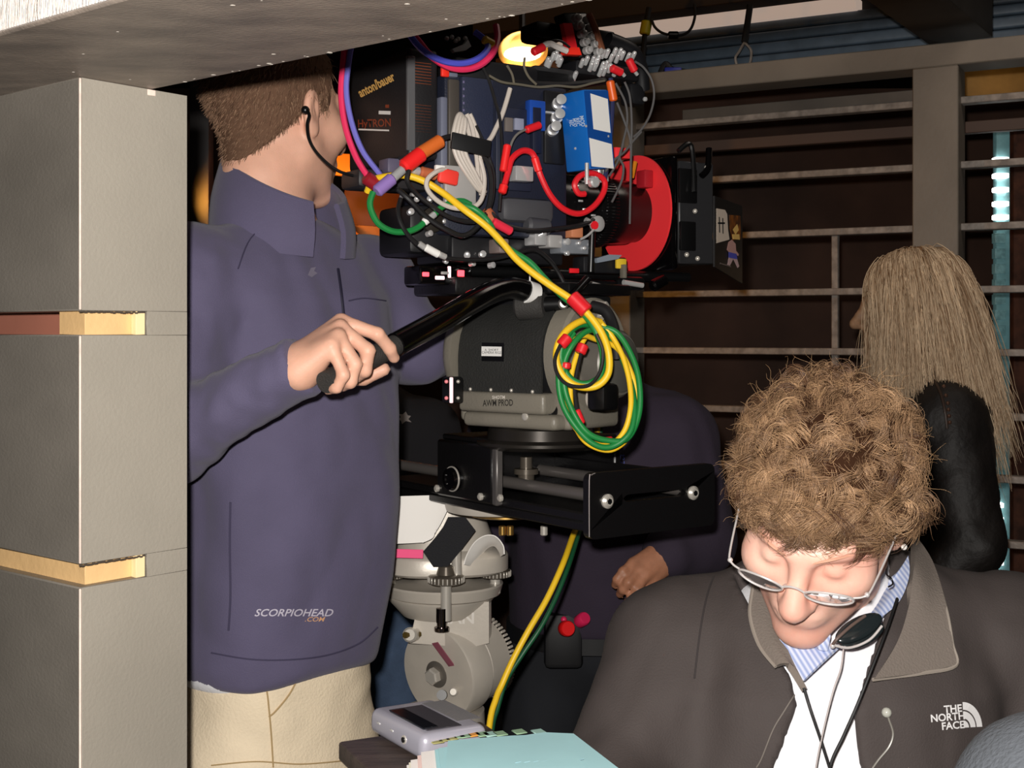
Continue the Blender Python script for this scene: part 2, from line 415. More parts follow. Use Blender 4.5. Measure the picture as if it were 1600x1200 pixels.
for i, (z0, z1) in enumerate((N1, N2)):
    PF.box(MB(), UE, PD, -PW, 0, z0, z1, 0.0005, 1).build('painted_web', PAINT, t); PF.box(MB(), UE + 0.0006, PD - 0.0005, 0.0001, 0.0009, z0 - 0.0004, z1 + 0.0004, 0.0002, 1).build('flash_lit_skin', PAINT_R, t)
    c = PF.box(MB(), 0.012, UE, -0.058 if i == 0 else -PW, -0.010, z0, z1, 0.0005, 1).build('notch_core', RAW, t)
    tag(c, 'bare tan board inside the notch')
    PF.box(MB(), UE - 0.012, UE - 0.0006, -0.0095, -0.0012, z0, z1, 0.0004, 1).build('notch_end', M('raw_end', (255, 228, 176), 0.7), t)
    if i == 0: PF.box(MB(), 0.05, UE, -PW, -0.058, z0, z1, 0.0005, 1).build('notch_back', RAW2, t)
    m = MB()
    for k in range(26):
        u = -0.001 + 0.078 * k / 26; m.box(PF.w(u + 0.0015, 0.0002, z1 - 0.0006 - 0.0012 * random.random()), (0.0032, 0.0012, 0.0018), PF.R, 0.0002, 1)
    tag(m.build('splintered_edge', M('splinter', (70, 60, 50), 0.8), t), kind='stuff')
PF.box(MB(), UE + 0.001, UE + 0.011, 0.0002, 0.0012, ZB - 0.007, ZB - 0.0008, 0.0003, 1).build('chipped_corner', WORN, t)
t = thing('beam', 'grey painted overhead beam crossing the top left with ribbed white front edge', 'beam', PF.w(-0.03, 0.3, ZB))
PF.box(MB(), -0.146, 0.087, -0.7, 1.35, ZB, ZB + 0.2, 0.002, 1).build('painted_box', PAINT_B, t)
m = MB()
for k in range(468):
    v = -0.62 + k * 0.0042; m.cyl(PF.w(-0.1465, v, ZB + 0.003), PF.w(-0.1465 - 0.001 * random.random(), v + 0.003, ZB + 0.2), 0.0024, n=6)
tag(m.build('ribbed_facing', PLASTER, t), 'rough white ribbed facing', kind='stuff')
m = MB()
for k in range(75):
    a = random.random(); v = random.uniform(-0.3, 0.75); u = (0.085 - 0.006 * random.random()) if a < 0.55 else random.uniform(-0.14, 0.08)
    s = random.uniform(0.0006, 0.0018); m.ball(PF.w(u, v, ZB), (s * 1.6, s, s * 0.5), 6)
tag(m.build('paint_chip', M('chip', (190, 182, 172), 0.7), t), kind='stuff')

# cage behind: posts, top rail, slats
BF = Frame(1460, 3.30, 62.0)
def uz(px, py, u=0.0): return BF.atu(px, py, u)
t = thing('slatted_cage', 'grey slatted cage wall with square posts behind the long haired figure', 'cage', BF.w(0, -0.5, 0))
vR, vL, vE = uz(1461, 500)[0], uz(958, 500)[0], uz(1760, 500)[0]
w2 = (uz(1497, 500, -0.05)[0] - uz(1425, 500, -0.05)[0]) / 2
zt0, zt1 = uz(1461, 104, -0.05)[1], uz(1461, 68, -0.05)[1]
for v in (uz(1461, 500, -0.05)[0], uz(956, 500, -0.05)[0], 1.05):
    BF.box(MB(), -0.05, 0.06, v - w2, v + w2, 0, zt0, 0.003, 1).build('post', SETGREY, t)
BF.box(MB(), -0.05, 0.06, vL - 0.75, vE, zt0, zt1, 0.003, 1).build('top_rail', SETGREY, t)
slat_me = None
for y in (153, 255, 353, 452, 551, 651, 748, 849, 945, 1040, 1135):
    z = uz(1550, y)[1]
    if slat_me is None:
        o = BF.box(MB(), -0.005, 0.032, vL, vE, z - 0.009, z + 0.009, 0.002, 1).build('slat', SLAT, t); slat_me = o; z0 = z
    else:
        c = slat_me.copy(); COL.objects.link(c); c.parent = t; c.location = (0, 0, z - z0)
vb = uz(1305, 480, 0.04)[0]
BF.box(MB(), 0.033, 0.05, vb - 0.009, vb + 0.009, 0.0, uz(1305, 365, 0.04)[1], 0.002, 1).build('upright_bar', SLAT, t)
BF.box(MB(), 0.033, 0.05, vL + 0.2, vR, uz(1425, 163, 0.04)[1], uz(1425, 141, 0.04)[1], 0.002, 1).build('back_board', M('back_board', (104, 96, 88), 0.6, var=0.3), t)
BF.box(MB(), 0.30, 0.33, vL - 0.3, vE, uz(1425, 214, 0.3)[1], uz(1425, 196, 0.3)[1], 0.002, 1).build('rear_slat', M('rear_slat', (90, 70, 60), 0.6), t)

# corrugated roof edge above the cage, pale fascia and joist
t = thing('corrugated_roof', 'blue grey corrugated roof edge with pale fascia above the cage', 'roof', BF.w(0.5, -0.6, 2.3))
ys = (14, 33, 52, 73, 97)
for k in range(4):
    z0, z1 = uz(1340, ys[k + 1], 0.6)[1], uz(1340, ys[k], 0.6)[1]
    BF.box(MB(), 0.60 - 0.012 * k, 0.66, -1.5, 0.75, z0 + 0.004, z1 - 0.002, 0.008, 3).build('corrugation', CORR, t)
    BF.box(MB(), 0.625, 0.655, -1.5, 0.75, z0 - 0.003, z0 + 0.005, 0.001, 1).build('corrugation_groove', M('groove', (40, 48, 56), 0.6), t)
BF.box(MB(), 0.58, 0.66, -1.5, uz(1338, 5, 0.58)[0], uz(1340, 14, 0.58)[1], uz(1340, -8, 0.58)[1], 0.002, 1).build('glowing_fascia', FASC, t)  # glows by its own added emission, nothing lights it from behind
BF.box(MB(), 0.40, 0.5, -1.6, 0.9, uz(1290, -14, 0.4)[1], uz(1290, -70, 0.4)[1], 0.002, 1).build('dark_lintel', M('lintel', (70, 62, 58), 0.7), t)
BF.box(MB(), 0.66, 0.72, -1.6, 0.9, 2.16, 2.6, 0.002, 1).build('backing', M('roof_backing', (44, 40, 38), 0.8), t)
a, b = P(1486, 62, 3.32), P(1400, 0, 2.9); d = (b - a).normalized(); d.z = 0; ang = math.atan2(d.y, d.x)
MBj = MB().box(a + d * 0.4 + Vector((0, 0, 0.09)), (1.0, 0.165, 0.15), Matrix.Rotation(ang, 3, 'Z'), 0.004)
o = MBj.build('roof_joist', M('joist', (66, 60, 54), 0.7, var=0.3), None); tag(o, 'dark roof joist running towards the viewer above the right cage post', 'joist')

# lit strip, panels behind the right bay
t = thing('light_ladder', 'teal vertical light strip with glowing white rungs behind the right cage slats', 'light', P(1566, 520, 3.95) * 1 - Vector((0, 0, P(1566, 520, 3.95).z)))
Y = 3.95
def bxp(mb, px0, py0, px1, py1, Y, d, bev=0.002): 
    a, b = P(px0, py0, Y), P(px1, py1, Y); return mb.box(((a.x + b.x) / 2, Y + d / 2, (a.z + b.z) / 2), (abs(b.x - a.x), d, abs(a.z - b.z)), None, bev)
bxp(MB(), 1557, 200, 1578, 1480, Y, 0.03).build('rail', M('teal_rail', (120, 170, 176), 0.5, emit=(120, 170, 176), estr=0.09, var=0.3, vscale=30), t)
for i, y in enumerate((247, 274, 296, 318, 339, 790, 812, 833, 858, 880)):
    s = 2 if i in (0, 7) else 3.8
    bxp(MB(), 1555 - (6 if i > 4 else 0), y - s, 1577 - (8 if i > 4 else 0), y + s, Y - 0.02, 0.03, 0.003).build('lit_rung', M('lit_rung', (255, 250, 245), 0.5, emit=(255, 250, 245), estr=6), t)
for y in range(372, 780, 24):
    bxp(MB(), 1555, y - 8, 1572, y + 8, Y - 0.012, 0.03, 0.002).build('rung', M('teal_rung', (140, 190, 196), 0.4, emit=(120, 175, 180), estr=0.08, var=0.5, vscale=60), t)
tag(MB().box((0.6, 5.0, 1.15), (4.2, 0.06, 2.3), None, 0.004).build('brown_flat', M('brown_flat', (86, 60, 48), 0.8, var=0.5, vscale=3)), 'dark brown scenery flat far behind the cage', 'scenery flat')
MBp = bxp(MB(), 1584, 190, 1720, 1500, 4.1, 0.05)
tag(MBp.build('rust_panel', RUST), 'rust brown panel at the right edge behind the light strip', 'panel')
tag(bxp(MB(), 1497, 96, 1700, 150, 4.3, 0.04).build('lit_board', M('lit_board', (200, 150, 80), 0.7, var=0.5, vscale=6)), 'dim yellow lit board behind the top right slats', 'board')
lamp('board_lamp', 'POINT', P(1590, 122, 4.15), 0.10, (1.0, 0.74, 0.38), 0.04)

# hanging bits under the roof edge
m = MB().tube([P(1014, 12, 3.9), P(1008, 50, 3.9), P(1004, 95, 3.9)], 0.008, 8)
t = thing('hanging_cable', 'black hanging cable wrapped in yellow tape under the roof edge', 'cable', P(1008, 95, 3.9))
m.build('cable', BLACKM, t); MB().cyl(P(1011, 33, 3.9), P(1007, 54, 3.9), 0.017, n=12, bev=0.003).build('tape', M('yellow_tape', (190, 180, 20), 0.5), t)
t = thing('looped_cable', 'thin dark cable looping between plugs under the pale fascia', 'cable', P(1050, 60, 3.88))
MB().tube([P(1018, 30, 3.88), P(1023, 42, 3.88), P(1034, 51, 3.88), P(1050, 55, 3.88), P(1068, 54, 3.88), P(1080, 44, 3.88), P(1086, 24, 3.88), P(1085, 6, 3.88)], 0.0042, 8).build('cable', BLACKM, t)
MB().cyl(P(1044, 55, 3.87), P(1060, 55, 3.87), 0.012, n=10, bev=0.003).build('plug', BLACK, t)
t = thing('wire_hook', 'black strap ending in a split wire hook hanging above the top rail', 'hook', P(1162, 100, 3.9))
MB().tube([P(1172, 8, 3.9), P(1168, 36, 3.9), P(1163, 66, 3.9)], 0.010, 8).build('strap', BLACKM, t)
MB().tube([P(1163, 66, 3.9), P(1155, 80, 3.9), P(1149, 90, 3.9), P(1151, 102, 3.9)], 0.004, 6).build('wire', SLAT, t)
MB().tube([P(1163, 66, 3.9), P(1173, 78, 3.9), P(1173, 92, 3.9), P(1170, 104, 3.9)], 0.004, 6).build('wire', SLAT, t)
t = thing('blue_clip', 'small blue and black clip lying on the top rail', 'clip', BF.w(0.02, uz(1051, 110, 0.02)[0], zt1))
cb = BF.w(0.02, uz(1051, 110, 0.02)[0], zt1)
MB().box(cb + Vector((0, 0, 0.0112)), (0.05, 0.03, 0.022), None, 0.005).build('jaw', M('clip_blue', (40, 50, 150), 0.4), t)
MB().tube([cb + Vector((-0.035, 0, 0.009)), cb + Vector((-0.02, 0, 0.034)), cb + Vector((0, 0, 0.018)), cb + Vector((0.05, 0.0, 0.009))], 0.008, 8).build('handle', BLACKM, t)

# orange-lit timber frame and lamp deep behind the man
t = thing('timber_frame', 'orange lit timber frame rails behind the man in navy', 'frame', P(585, 520, 3.2) - Vector((0, 0, P(585, 520, 3.2).z)))
def bar(a, b, h, d, mat, nm): 
    a, b = Vector(a), Vector(b); D = b - a; R = D.to_track_quat('X', 'Z').to_matrix(); return MB().box((a + b) / 2, (D.length, d, h), R, 0.004).build(nm, mat, t)
bar(P(470, 252, 3.25), P(608, 264, 3.05), 0.055, 0.05, ORANGEW, 'rail'); bar(P(470, 360, 3.2), P(655, 372, 3.3), 0.042, 0.05, ORANGEW, 'rail')
bar(P(520, 350, 3.22), P(580, 402, 3.22), 0.05, 0.04, ORANGEW, 'brace')
MB().box((P(579, 400, 3.3).x, 3.32, 0.8), (0.022, 0.05, 1.6), None, 0.003).build('upright', SETGREY, t)
tag(bxp(MB(), 538, 272, 660, 360, 3.45, 0.03).build('red_brown_board', M('red_brown_board', (120, 58, 36), 0.6, var=0.3)), 'dark red brown board behind the orange timber rails', 'board')
tag(bxp(MB(), 296, 60, 326, 1700, 3.0, 0.05).build('dark_door_post', M('door_post', (52, 48, 48), 0.5, var=0.3)), 'dark post between the pillar and the man in navy', 'post')
LY = 3.1; lc = P(816, 94, LY)
t = thing('dish_lamp', 'glowing warm dish lamp hanging behind the top of the film camera', 'lamp', lc)
MB().lathe(lc + Vector((0, 0, 0.05)), (0.05, -0.75, -0.9), [(0, 0.012), (0.01, 0.03), (0.03, 0.05), (0.045, 0.06), (0.044, 0.057), (0.02, 0.03)], 28).build('reflector', M('lamp_reflector', (190, 150, 90), 0.3, 0.7), t)
MB().ball(lc + Vector((0.0, -0.012, 0.012)), (0.046, 0.014, 0.018), 16).build('bulb', M('bulb', (255, 240, 210), 0.5, emit=(255, 232, 190), estr=7), t)
MB().tube([lc + Vector((0, 0, 0.05)), lc + Vector((0, 0.02, 0.6)), Vector((lc.x, lc.y + 0.05, 3.6))], 0.008, 8).build('hanging_rod', BLACK, t)
tag(MB().box(P(825, 116, 3.2), (0.16, 0.1, 0.06), None, 0.004).build('brown_crate_edge', BROWN), 'brown lit board edge under the dish lamp', 'board')
lamp('dish_lamp_light', 'POINT', lc + Vector((0.02, -0.06, -0.04)), 0.35, (1, 0.62, 0.25), 0.03)
# ------------------------------------------------------------------ people
SKIN_M = M('skin_man', (236, 182, 156), 0.5, sss=0.12, var=0.10, vscale=40, bump=0.08, bscale=500)
SKIN_W = M('skin_woman', (246, 198, 178), 0.45, sss=0.12, rgb2=(240, 178, 158), vscale=22, bump=0.06, bscale=500)
SKIN_C = M('skin_tan', (186, 128, 98), 0.5, sss=0.08, var=0.2, vscale=60, bump=0.1, bscale=400)
SKIN_E = M('skin_ashen', (176, 136, 104), 0.6, var=0.4, vscale=50, bump=0.2, bscale=200)
NAVY = M('navy_fleece', (92, 86, 114), 0.85, bump=0.25, bscale=700, var=0.10, vscale=14, sheen=0.15)
KHAKI = M('khaki_cotton', (240, 222, 192), 0.85, bump=0.3, bscale=260, var=0.10, vscale=12)
CHAR = M('charcoal_softshell', (70, 62, 60), 0.8, bump=0.2, bscale=500, var=0.12, vscale=9)
TAUPE = M('taupe_collar', (122, 112, 104), 0.85, bump=0.3, bscale=400, var=0.08)
BLUEN = M('dark_navy_shirt', (52, 42, 58), 0.9, bump=0.2, bscale=300, var=0.15, vscale=8)
DENIM = M('blue_denim', (84, 106, 138), 0.85, bump=0.35, bscale=400, var=0.35, vscale=16)
BLK_CL = M('black_cloth', (26, 24, 28), 0.9, bump=0.2, bscale=200)
DKTROU = M('dark_trousers', (30, 32, 38), 0.9, var=0.3)
LEATHER = M('black_leather', (24, 18, 15), 0.62, bump=0.6, bscale=60, var=0.4, vscale=30)
SHOE = M('dark_shoe', (30, 26, 24), 0.6)
WHITECL = M('white_cotton', (236, 236, 240), 0.85, bump=0.15, bscale=200)

def head_f(p, wide=1.0, nose=1.0, lids=True, neck=True):
    """a head about its own centre: x to its left, y forward, z up, metres"""
    d = s_ell(p, (0, -0.018, 0.034), (0.074 * wide, 0.096, 0.084))
    d = smin(d, s_ell(p, (0, 0.026, -0.03), (0.063 * wide, 0.068, 0.084)), 0.03)
    for s in (-1, 1):
        d = smin(d, s_cap(p, (s * 0.052 * wide, 0.0, -0.058), (s * 0.012, 0.07, -0.105), 0.02, 0.017), 0.03)
        d = smin(d, s_ell(p, (s * 0.044 * wide, 0.06, -0.022), (0.024, 0.026, 0.022)), 0.025)
        d = smin(d, s_cap(p, (s * 0.012, 0.088, 0.022), (s * 0.042, 0.074, 0.026), 0.0095, 0.008), 0.016)
        d = smax(d, -s_ell(p, (s * 0.032, 0.1, 0.002), (0.018, 0.017, 0.012)), 0.014)
        d = smin(d, s_ell(p, (s * 0.031, 0.0765, 0.001), (0.0135, 0.0125, 0.0115)), 0.004)
        if lids: d = smax(d, -s_cap(p, (s * 0.019, 0.089, -0.0045), (s * 0.043, 0.085, -0.0045), 0.0011), 0.002)
        d = smin(d, s_ell(p, (s * 0.013, 0.1, -0.036), (0.0085, 0.011, 0.008)), 0.008)
    d = smin(d, s_cap(p, (0, 0.09, 0.012), (0, 0.114 * 1.0 + 0.004 * nose, -0.03), 0.008, 0.0115 * nose), 0.014)
    d = smin(d, s_ell(p, (0, 0.114, -0.033), (0.0115 * nose, 0.011, 0.0105)), 0.008)
    for s in (-1, 1): d = smax(d, -s_ell(p, (s * 0.0065, 0.112, -0.044), (0.0035, 0.005, 0.003)), 0.003)
    d = smin(d, s_ell(p, (0, 0.084, -0.066), (0.026, 0.016, 0.018)), 0.02)
    d = smin(d, s_cap(p, (-0.017, 0.091, -0.0625), (0.017, 0.091, -0.0625), 0.0052), 0.006)
    d = smin(d, s_cap(p, (-0.014, 0.09, -0.073), (0.014, 0.09, -0.073), 0.0058), 0.006)
    d = smax(d, -s_cap(p, (-0.023, 0.093, -0.0678), (0.023, 0.093, -0.0678), 0.0014), 0.003)
    d = smin(d, s_ell(p, (0, 0.08, -0.104), (0.02, 0.017, 0.016)), 0.018)
    for s in (-1, 1):
        d = smax(d, -s_cap(p, (s * 0.024, 0.1, -0.036), (s * 0.036, 0.083, -0.066), 0.0012), 0.006)
        d = smax(d, -s_cap(p, (s * 0.018, 0.0955, 0.0085), (s * 0.044, 0.083, 0.009), 0.0012), 0.004)
    for s in (-1, 1):
        c, n_ = math.cos(s * 0.35), math.sin(s * 0.35)
        R = [[c, -n_, 0], [n_, c, 0], [0, 0, 1]]
        e = s_ell(p, (s * 0.079 * wide, -0.014, -0.004), (0.009, 0.019, 0.031), R)
        e = smin(e, s_ell(p, (s * 0.077 * wide, -0.008, -0.03), (0.007, 0.01, 0.011)), 0.008)
        e = smax(e, -s_ell(p, (s * 0.087 * wide, -0.011, 0.0), (0.007, 0.010, 0.018), R), 0.005)
        e = smin(e, s_cap(p, (s * 0.083 * wide, -0.012, -0.012), (s * 0.084 * wide, -0.018, 0.012), 0.003), 0.004)
        d = smin(d, e, 0.008)
    if neck:
        d = smin(d, s_cap(p, (0, -0.020, -0.05), (0, -0.042, -0.2), 0.052, 0.058), 0.03)
    return d
def head_R(fwd, up):
    f = Vector(fwd).normalized(); u = Vector(up); x = f.cross(u).normalized() * -1  # its left
    x = u.cross(f).normalized(); u = f.cross(x).normalized()
    return np.array([x, f, u], np.float32).T          # columns: local axes in the world
def in_head(c, R): return lambda p: (p - V3(c)) @ R
def finger(p, pts, r0, r1):
    d = None; n = len(pts) - 1
    for i in range(n):
        a = r0 + (r1 - r0) * i / n; b = r0 + (r1 - r0) * (i + 1) / n
        e = s_cap(p, pts[i], pts[i + 1], a, b); d = e if d is None else smin(d, e, 0.004)
    return d
def hand_f(p, wrist, knuckles, fingers, thumb, r=0.0088, wr=0.026, kk=0.003):
    """palm from the wrist to four knuckles, four fingers (lists after the knuckle) and a thumb chain"""
    d = None
    for i, k in enumerate(knuckles):
        w = Vector(wrist) + (Vector(k) - (Vector(knuckles[0]) + Vector(knuckles[3])) / 2) * 0.55
        e = s_cap(p, w, k, wr * 0.62, r * 1.12); d = e if d is None else smin(d, e, 0.012)
    for i, (k, f) in enumerate(zip(knuckles, fingers)):
        d = smin(d, finger(p, [k] + list(f), r * (1.0, 1.03, 0.98, 0.88)[i], r * (0.78, 0.8, 0.76, 0.68)[i]), kk)
    d = smin(d, finger(p, thumb, r * 1.35, r * 0.92), 0.006)
    return d
def hair_obj(name, cap_v, cap_q, cap_col, st_v, st_q, st_col, parent, rough=0.45):
    v = np.concatenate([cap_v, st_v]); q = np.concatenate([cap_q, st_q + len(cap_v)])
    one = lambda c, n: np.concatenate([np.broadcast_to(np.array(c, np.float32), (n, 3)) if np.ndim(c) == 1 else c, np.ones((n, 1), np.float32)], 1)
    col = np.concatenate([one(cap_col, len(cap_v)), one(st_col, len(st_v))])
    o = link(name, arr_mesh(name, v, q, col), M('hair_' + name, (90, 60, 40), rough, attr='Col', spec=0.45), parent, True, None)
    o.data.materials.append(M('hair_base', (60, 40, 28), 0.95, attr='Col', spec=0.1))
    mi = np.zeros(len(q), np.int32); mi[:len(cap_q)] = 1; o.data.polygons.foreach_set('material_index', mi)
    return tag(o, kind='stuff')
def L3(*c): return np.array([lin(x) for x in c], np.float32)
def v_normals(v, q):
    n = np.zeros_like(v); a = np.cross(v[q[:, 2]] - v[q[:, 0]], v[q[:, 3]] - v[q[:, 1]])
    for k in range(4): np.add.at(n, q[:, k], a)
    return n / (np.linalg.norm(n, axis=1, keepdims=True) + 1e-12)
def smooth_noise(v, f): return pnoise(np.asarray(v, np.float32) * f)
def cuff_ring(name, c, axis, r, w, mat, parent):
    return MB().lathe(Vector(c) - Vector(axis).normalized() * w / 2, axis, [(0, r - 0.003), (0.002, r), (w - 0.002, r), (w, r - 0.003)], 32).build(name, mat, parent)
def shoes(parent, feet, mat=SHOE):
    for (x, y, dx, dy) in feet:
        d = Vector((dx, dy, 0)).normalized(); a = Vector((x, y, 0.035)) - d * 0.06; b = Vector((x, y, 0.03)) + d * 0.15
        f = lambda p: np.maximum(smin(s_cap(p, a, b, 0.038, 0.036), s_cap(p, a, a + Vector((0, 0, 0.06)), 0.04, 0.045), 0.03), 0.0015 - p[:, 2])
        soft('shoe', f, (x - 0.25, y - 0.25, -0.01), (x + 0.25, y + 0.25, 0.17), 0.009, mat, parent)

# ---------------------------------------------------------------- the man in navy
C0 = P(447, 600, 1.82); cx, cy = C0.x, C0.y
BH = math.radians(-40); fd = Vector((math.cos(BH), math.sin(BH), 0)); rt = Vector((math.sin(BH), -math.cos(BH), 0))
man = thing('person', 'short haired person in navy fleece jacket and khaki trousers gripping the black pan handle', 'person', (cx, cy, 0))
HC = P(438, 178, 1.83); HR = head_R((0.60, 0.80, -0.03), (0.02, 0.0, 1))
RS = Vector((cx, cy, 1.425)) + rt * 0.165; LS = Vector((cx, cy, 1.425)) - rt * 0.165
RE, RW = P(262, 690, 1.60), P(470, 572, 1.525)
LE, LW = P(648, 545, 1.93), P(735, 528, 2.02)
KN = [P(533, 502, 1.552), P(532, 512, 1.532), P(529, 526, 1.512), P(518, 541, 1.498)]
FG = [[P(590, 522, 1.548), P(609, 545, 1.562), P(616, 560, 1.575)],
      [P(575, 548, 1.524), P(571, 579, 1.528), P(556, 590, 1.546)],
      [P(555, 569, 1.508), P(548, 597, 1.512), P(534, 604, 1.528)],
      [P(537, 586, 1.492), P(526, 606, 1.496), P(512, 609, 1.510)]]
TH = [P(492, 585, 1.555), P(530, 592, 1.582), P(568, 590, 1.60), P(600, 577, 1.60)]
LKN = [LW + Vector((0.06, 0.01, 0.03 - 0.018 * i)) for i in range(4)]
LFG = [[k + Vector((0.03, -0.02, 0.0)), k + Vector((0.02, -0.05, 0.0)), k + Vector((0.0, -0.05, 0.0))] for k in LKN]
LTH = [LW + Vector((0.02, -0.02, 0.02)), LW + Vector((0.04, -0.045, 0.03)), LW + Vector((0.06, -0.055, 0.02))]
def man_body(p):
    d = head_f(in_head(HC, HR)(p), 0.98)
    nb = Vector((cx, cy, 1.44)); 
    d = smin(d, s_cap(p, nb, HC + Vector(HR @ V3((0, -0.03, -0.1))), 0.066, 0.052), 0.03)
    d = smin(d, s_cap(p, (cx, cy, 1.0), (cx, cy, 1.38), 0.09, 0.1), 0.05)
    for S, E, W in ((RS, RE, RW), (LS, LE, LW)):
        d = smin(d, s_cap(p, nb + (S - nb) * 0.3, S, 0.045, 0.045), 0.03)
        d = smin(d, s_cap(p, S, E, 0.043, 0.035), 0.02); d = smin(d, s_cap(p, E, W, 0.035, 0.026), 0.02)
    d = smin(d, hand_f(p, RW, KN, FG, TH, 0.0092, 0.034), 0.012)
    return smin(d, hand_f(p, LW, LKN, LFG, LTH), 0.012)
soft('body', man_body, (-0.56, 1.42, 0.9), (0.06, 2.14, 1.84), 0.0034, SKIN_M, man)
def man_jacket(p):
    q = p
    secs = [(0.84, cx - 0.012, cy, 0.118, 0.138), (0.90, cx - 0.012, cy, 0.125, 0.155), (1.0, cx - 0.002, cy, 0.131, 0.162), (1.15, cx + 0.004, cy, 0.134, 0.166),
            (1.3, cx + 0.0, cy, 0.134, 0.172), (1.40, cx - 0.01, cy, 0.118, 0.165), (1.46, cx - 0.02, cy, 0.08, 0.115), (1.50, cx - 0.02, cy, 0.062, 0.07)]
    d = s_loft(p, secs, BH, 2.6)
    for S, E, W in ((RS, RE, RW), (LS, LE, LW)):
        d = smin(d, s_cap(p, (cx, cy, 1.43), S, 0.06, 0.07), 0.07)
        d = smin(d, s_cap(p, S, E, 0.074, 0.058), 0.03)
        d = smin(d, s_cap(p, E, W + (E - W).normalized() * -0.004, 0.06, 0.046), 0.02)
    d = d + wrinkle(p, (9, 9, 5), 0.010, 2.0) + wrinkle(p, (5, 5, 3), 0.006, 12.0)
    arm = np.minimum(s_cap(p, RS, RE, 0.06), s_cap(p, RE, RW, 0.05))
    d = d + np.clip(1 - arm / 0.03, 0, 1) * wrinkle(p, (24, 12, 20), 0.009, 9.0)
    cut = s_box(p, RW - (RE - RW).normalized() * 0.085, (0.08, 0.12, 0.12), np.array((RW - RE).normalized().to_track_quat('X', 'Z').to_matrix()))
    d = smax(d, -cut, 0.004)
    # hem rises towards the front corner
    hz = 0.872 + 6.6 * np.maximum(0, (p - V3((cx, cy, 0))) @ V3(tuple(fd)) - 0.06) ** 2 + 0.5 * np.maximum(0, -(p[:, 0] - (cx - 0.125)))
    return smax(d, hz - p[:, 2], 0.012)
jk = soft('jacket', man_jacket, (-0.62, 1.40, 0.84), (0.02, 2.14, 1.54), 0.0062, NAVY, man)
jb = bvh_of(jk)
# hem band, zip, pocket seam, sleeve cuff
def on_seam(name, pts, b, r, mat, parent, lift=0.0012, sub=6):
    out = []
    for q in crom([Vector((x, y, 0)) for x, y in pts], sub):
        h, n = hit(b, q.x, q.y)
        if h is not None: out.append(h - (h - Vector((0, 0, CH))).normalized() * lift)
    return MB().tube(out, r, 6, 1).build(name, mat, parent)
SEAM = M('seam_navy', (64, 59, 84), 0.8)
on_seam('hem_seam', [(330, 1020), (390, 1030), (450, 1031), (510, 1024), (560, 1006), (590, 980)], jb, 0.0012, SEAM, jk)
on_seam('pocket_zip', [(357, 985), (360, 930), (359, 850), (360, 785)], jb, 0.0016, SEAM, jk)
on_seam('front_zip', [(528, 420), (533, 455), (537, 492)], jb, 0.0022, M('zip_dark', (36, 34, 52), 0.5), jk)
on_seam('chest_seam', [(603, 470), (570, 466), (545, 470)], jb, 0.0010, SEAM, jk)
on_seam('shoulder_seam', [(470, 330), (430, 345), (392, 372), (372, 420)], jb, 0.0010, SEAM, jk)
ax = (RW - RE).normalized()
# stand collar
m = MB(); rows = []
ccen = Vector((cx - 0.004, cy - 0.004, 0)); colr = []
for j in range(0, 25):
    a = math.radians(-164 + 328 * j / 24 + 180)              # from the front gap round the back
    c, s = math.cos(a), math.sin(a); back = (1 - math.cos(a)) / 2   # 0 front, 1 back
    back = (1 + math.cos(a - math.pi)) / 2
    r0u, r0v = 0.098, 0.100; r1u, r1v = 0.088, 0.080
    b0 = ccen + fd * (r0u * c) + rt * (r0v * s) + Vector((0, 0, 1.452 + 0.036 * back))
    b1 = ccen + fd * (r1u * c + 0.004) + rt * (r1v * s) + Vector((0, 0, 1.523 + 0.092 * back))
    mid = (b0 + b1) / 2 + (fd * c + rt * s) * 0.006
    colr.append((b0, mid, b1))
rows = [[k[i] for k in colr] for i in range(3)]
MB().sheet(rows, 0.008, 3).build('collar', NAVY, man)
MB().tube([k[2] for k in colr], 0.0045, 8, 3).build('collar_rim', NAVY, man)
# trousers, shirt, shoes
def man_trousers(p):
    d = s_loft(p, [(0.70, cx - 0.012, cy, 0.118, 0.15), (0.80, cx - 0.014, cy, 0.114, 0.142), (0.95, cx - 0.01, cy, 0.108, 0.135)], BH, 2.4)
    for s in (-1, 1):
        h = Vector((cx - 0.012, cy, 0.76)) + rt * (0.068 * s); k = Vector((cx, cy, 0.45)) + rt * 0.09 * s; f = Vector((cx, cy, 0.04)) + rt * 0.1 * s
        d = smin(d, s_cap(p, h, k, 0.092, 0.082), 0.02); d = smin(d, s_cap(p, k, f, 0.082, 0.072), 0.03)
    return np.maximum(d + wrinkle(p, (10, 10, 22), 0.006, 4), 0.025 - p[:, 2])
tr = soft('trousers', man_trousers, (cx - 0.27, cy - 0.3, 0), (cx + 0.27, cy + 0.3, 1.0), 0.009, KHAKI, man); tb = bvh_of(tr)
KS = M('khaki_seam', (176, 150, 108), 0.85)
on_seam('fly_seam', [(410, 1052), (417, 1080), (421, 1115), (424, 1150), (427, 1199)], tb, 0.0013, KS, tr)
on_seam('pocket_seam', [(468, 1055), (452, 1085), (430, 1112), (420, 1120)], tb, 0.0013, KS, tr)
on_seam('pocket_flap_seam', [(330, 1196), (400, 1190), (470, 1194), (545, 1188)], tb, 0.0010, KS, tr)
soft('undershirt', lambda p: s_loft(p, [(0.86, cx - 0.022, cy, 0.110, 0.136), (0.92, cx - 0.022, cy, 0.116, 0.142), (1.02, cx - 0.02, cy, 0.106, 0.136)], BH, 2.4), (cx - 0.25, cy - 0.25, 0.84), (cx + 0.2, cy + 0.25, 1.06), 0.009, WHITECL, man)
shoes(man, [(cx + rt.x * 0.1, cy + rt.y * 0.1, fd.x, fd.y), (cx - rt.x * 0.1, cy - rt.y * 0.1, fd.x, fd.y)])
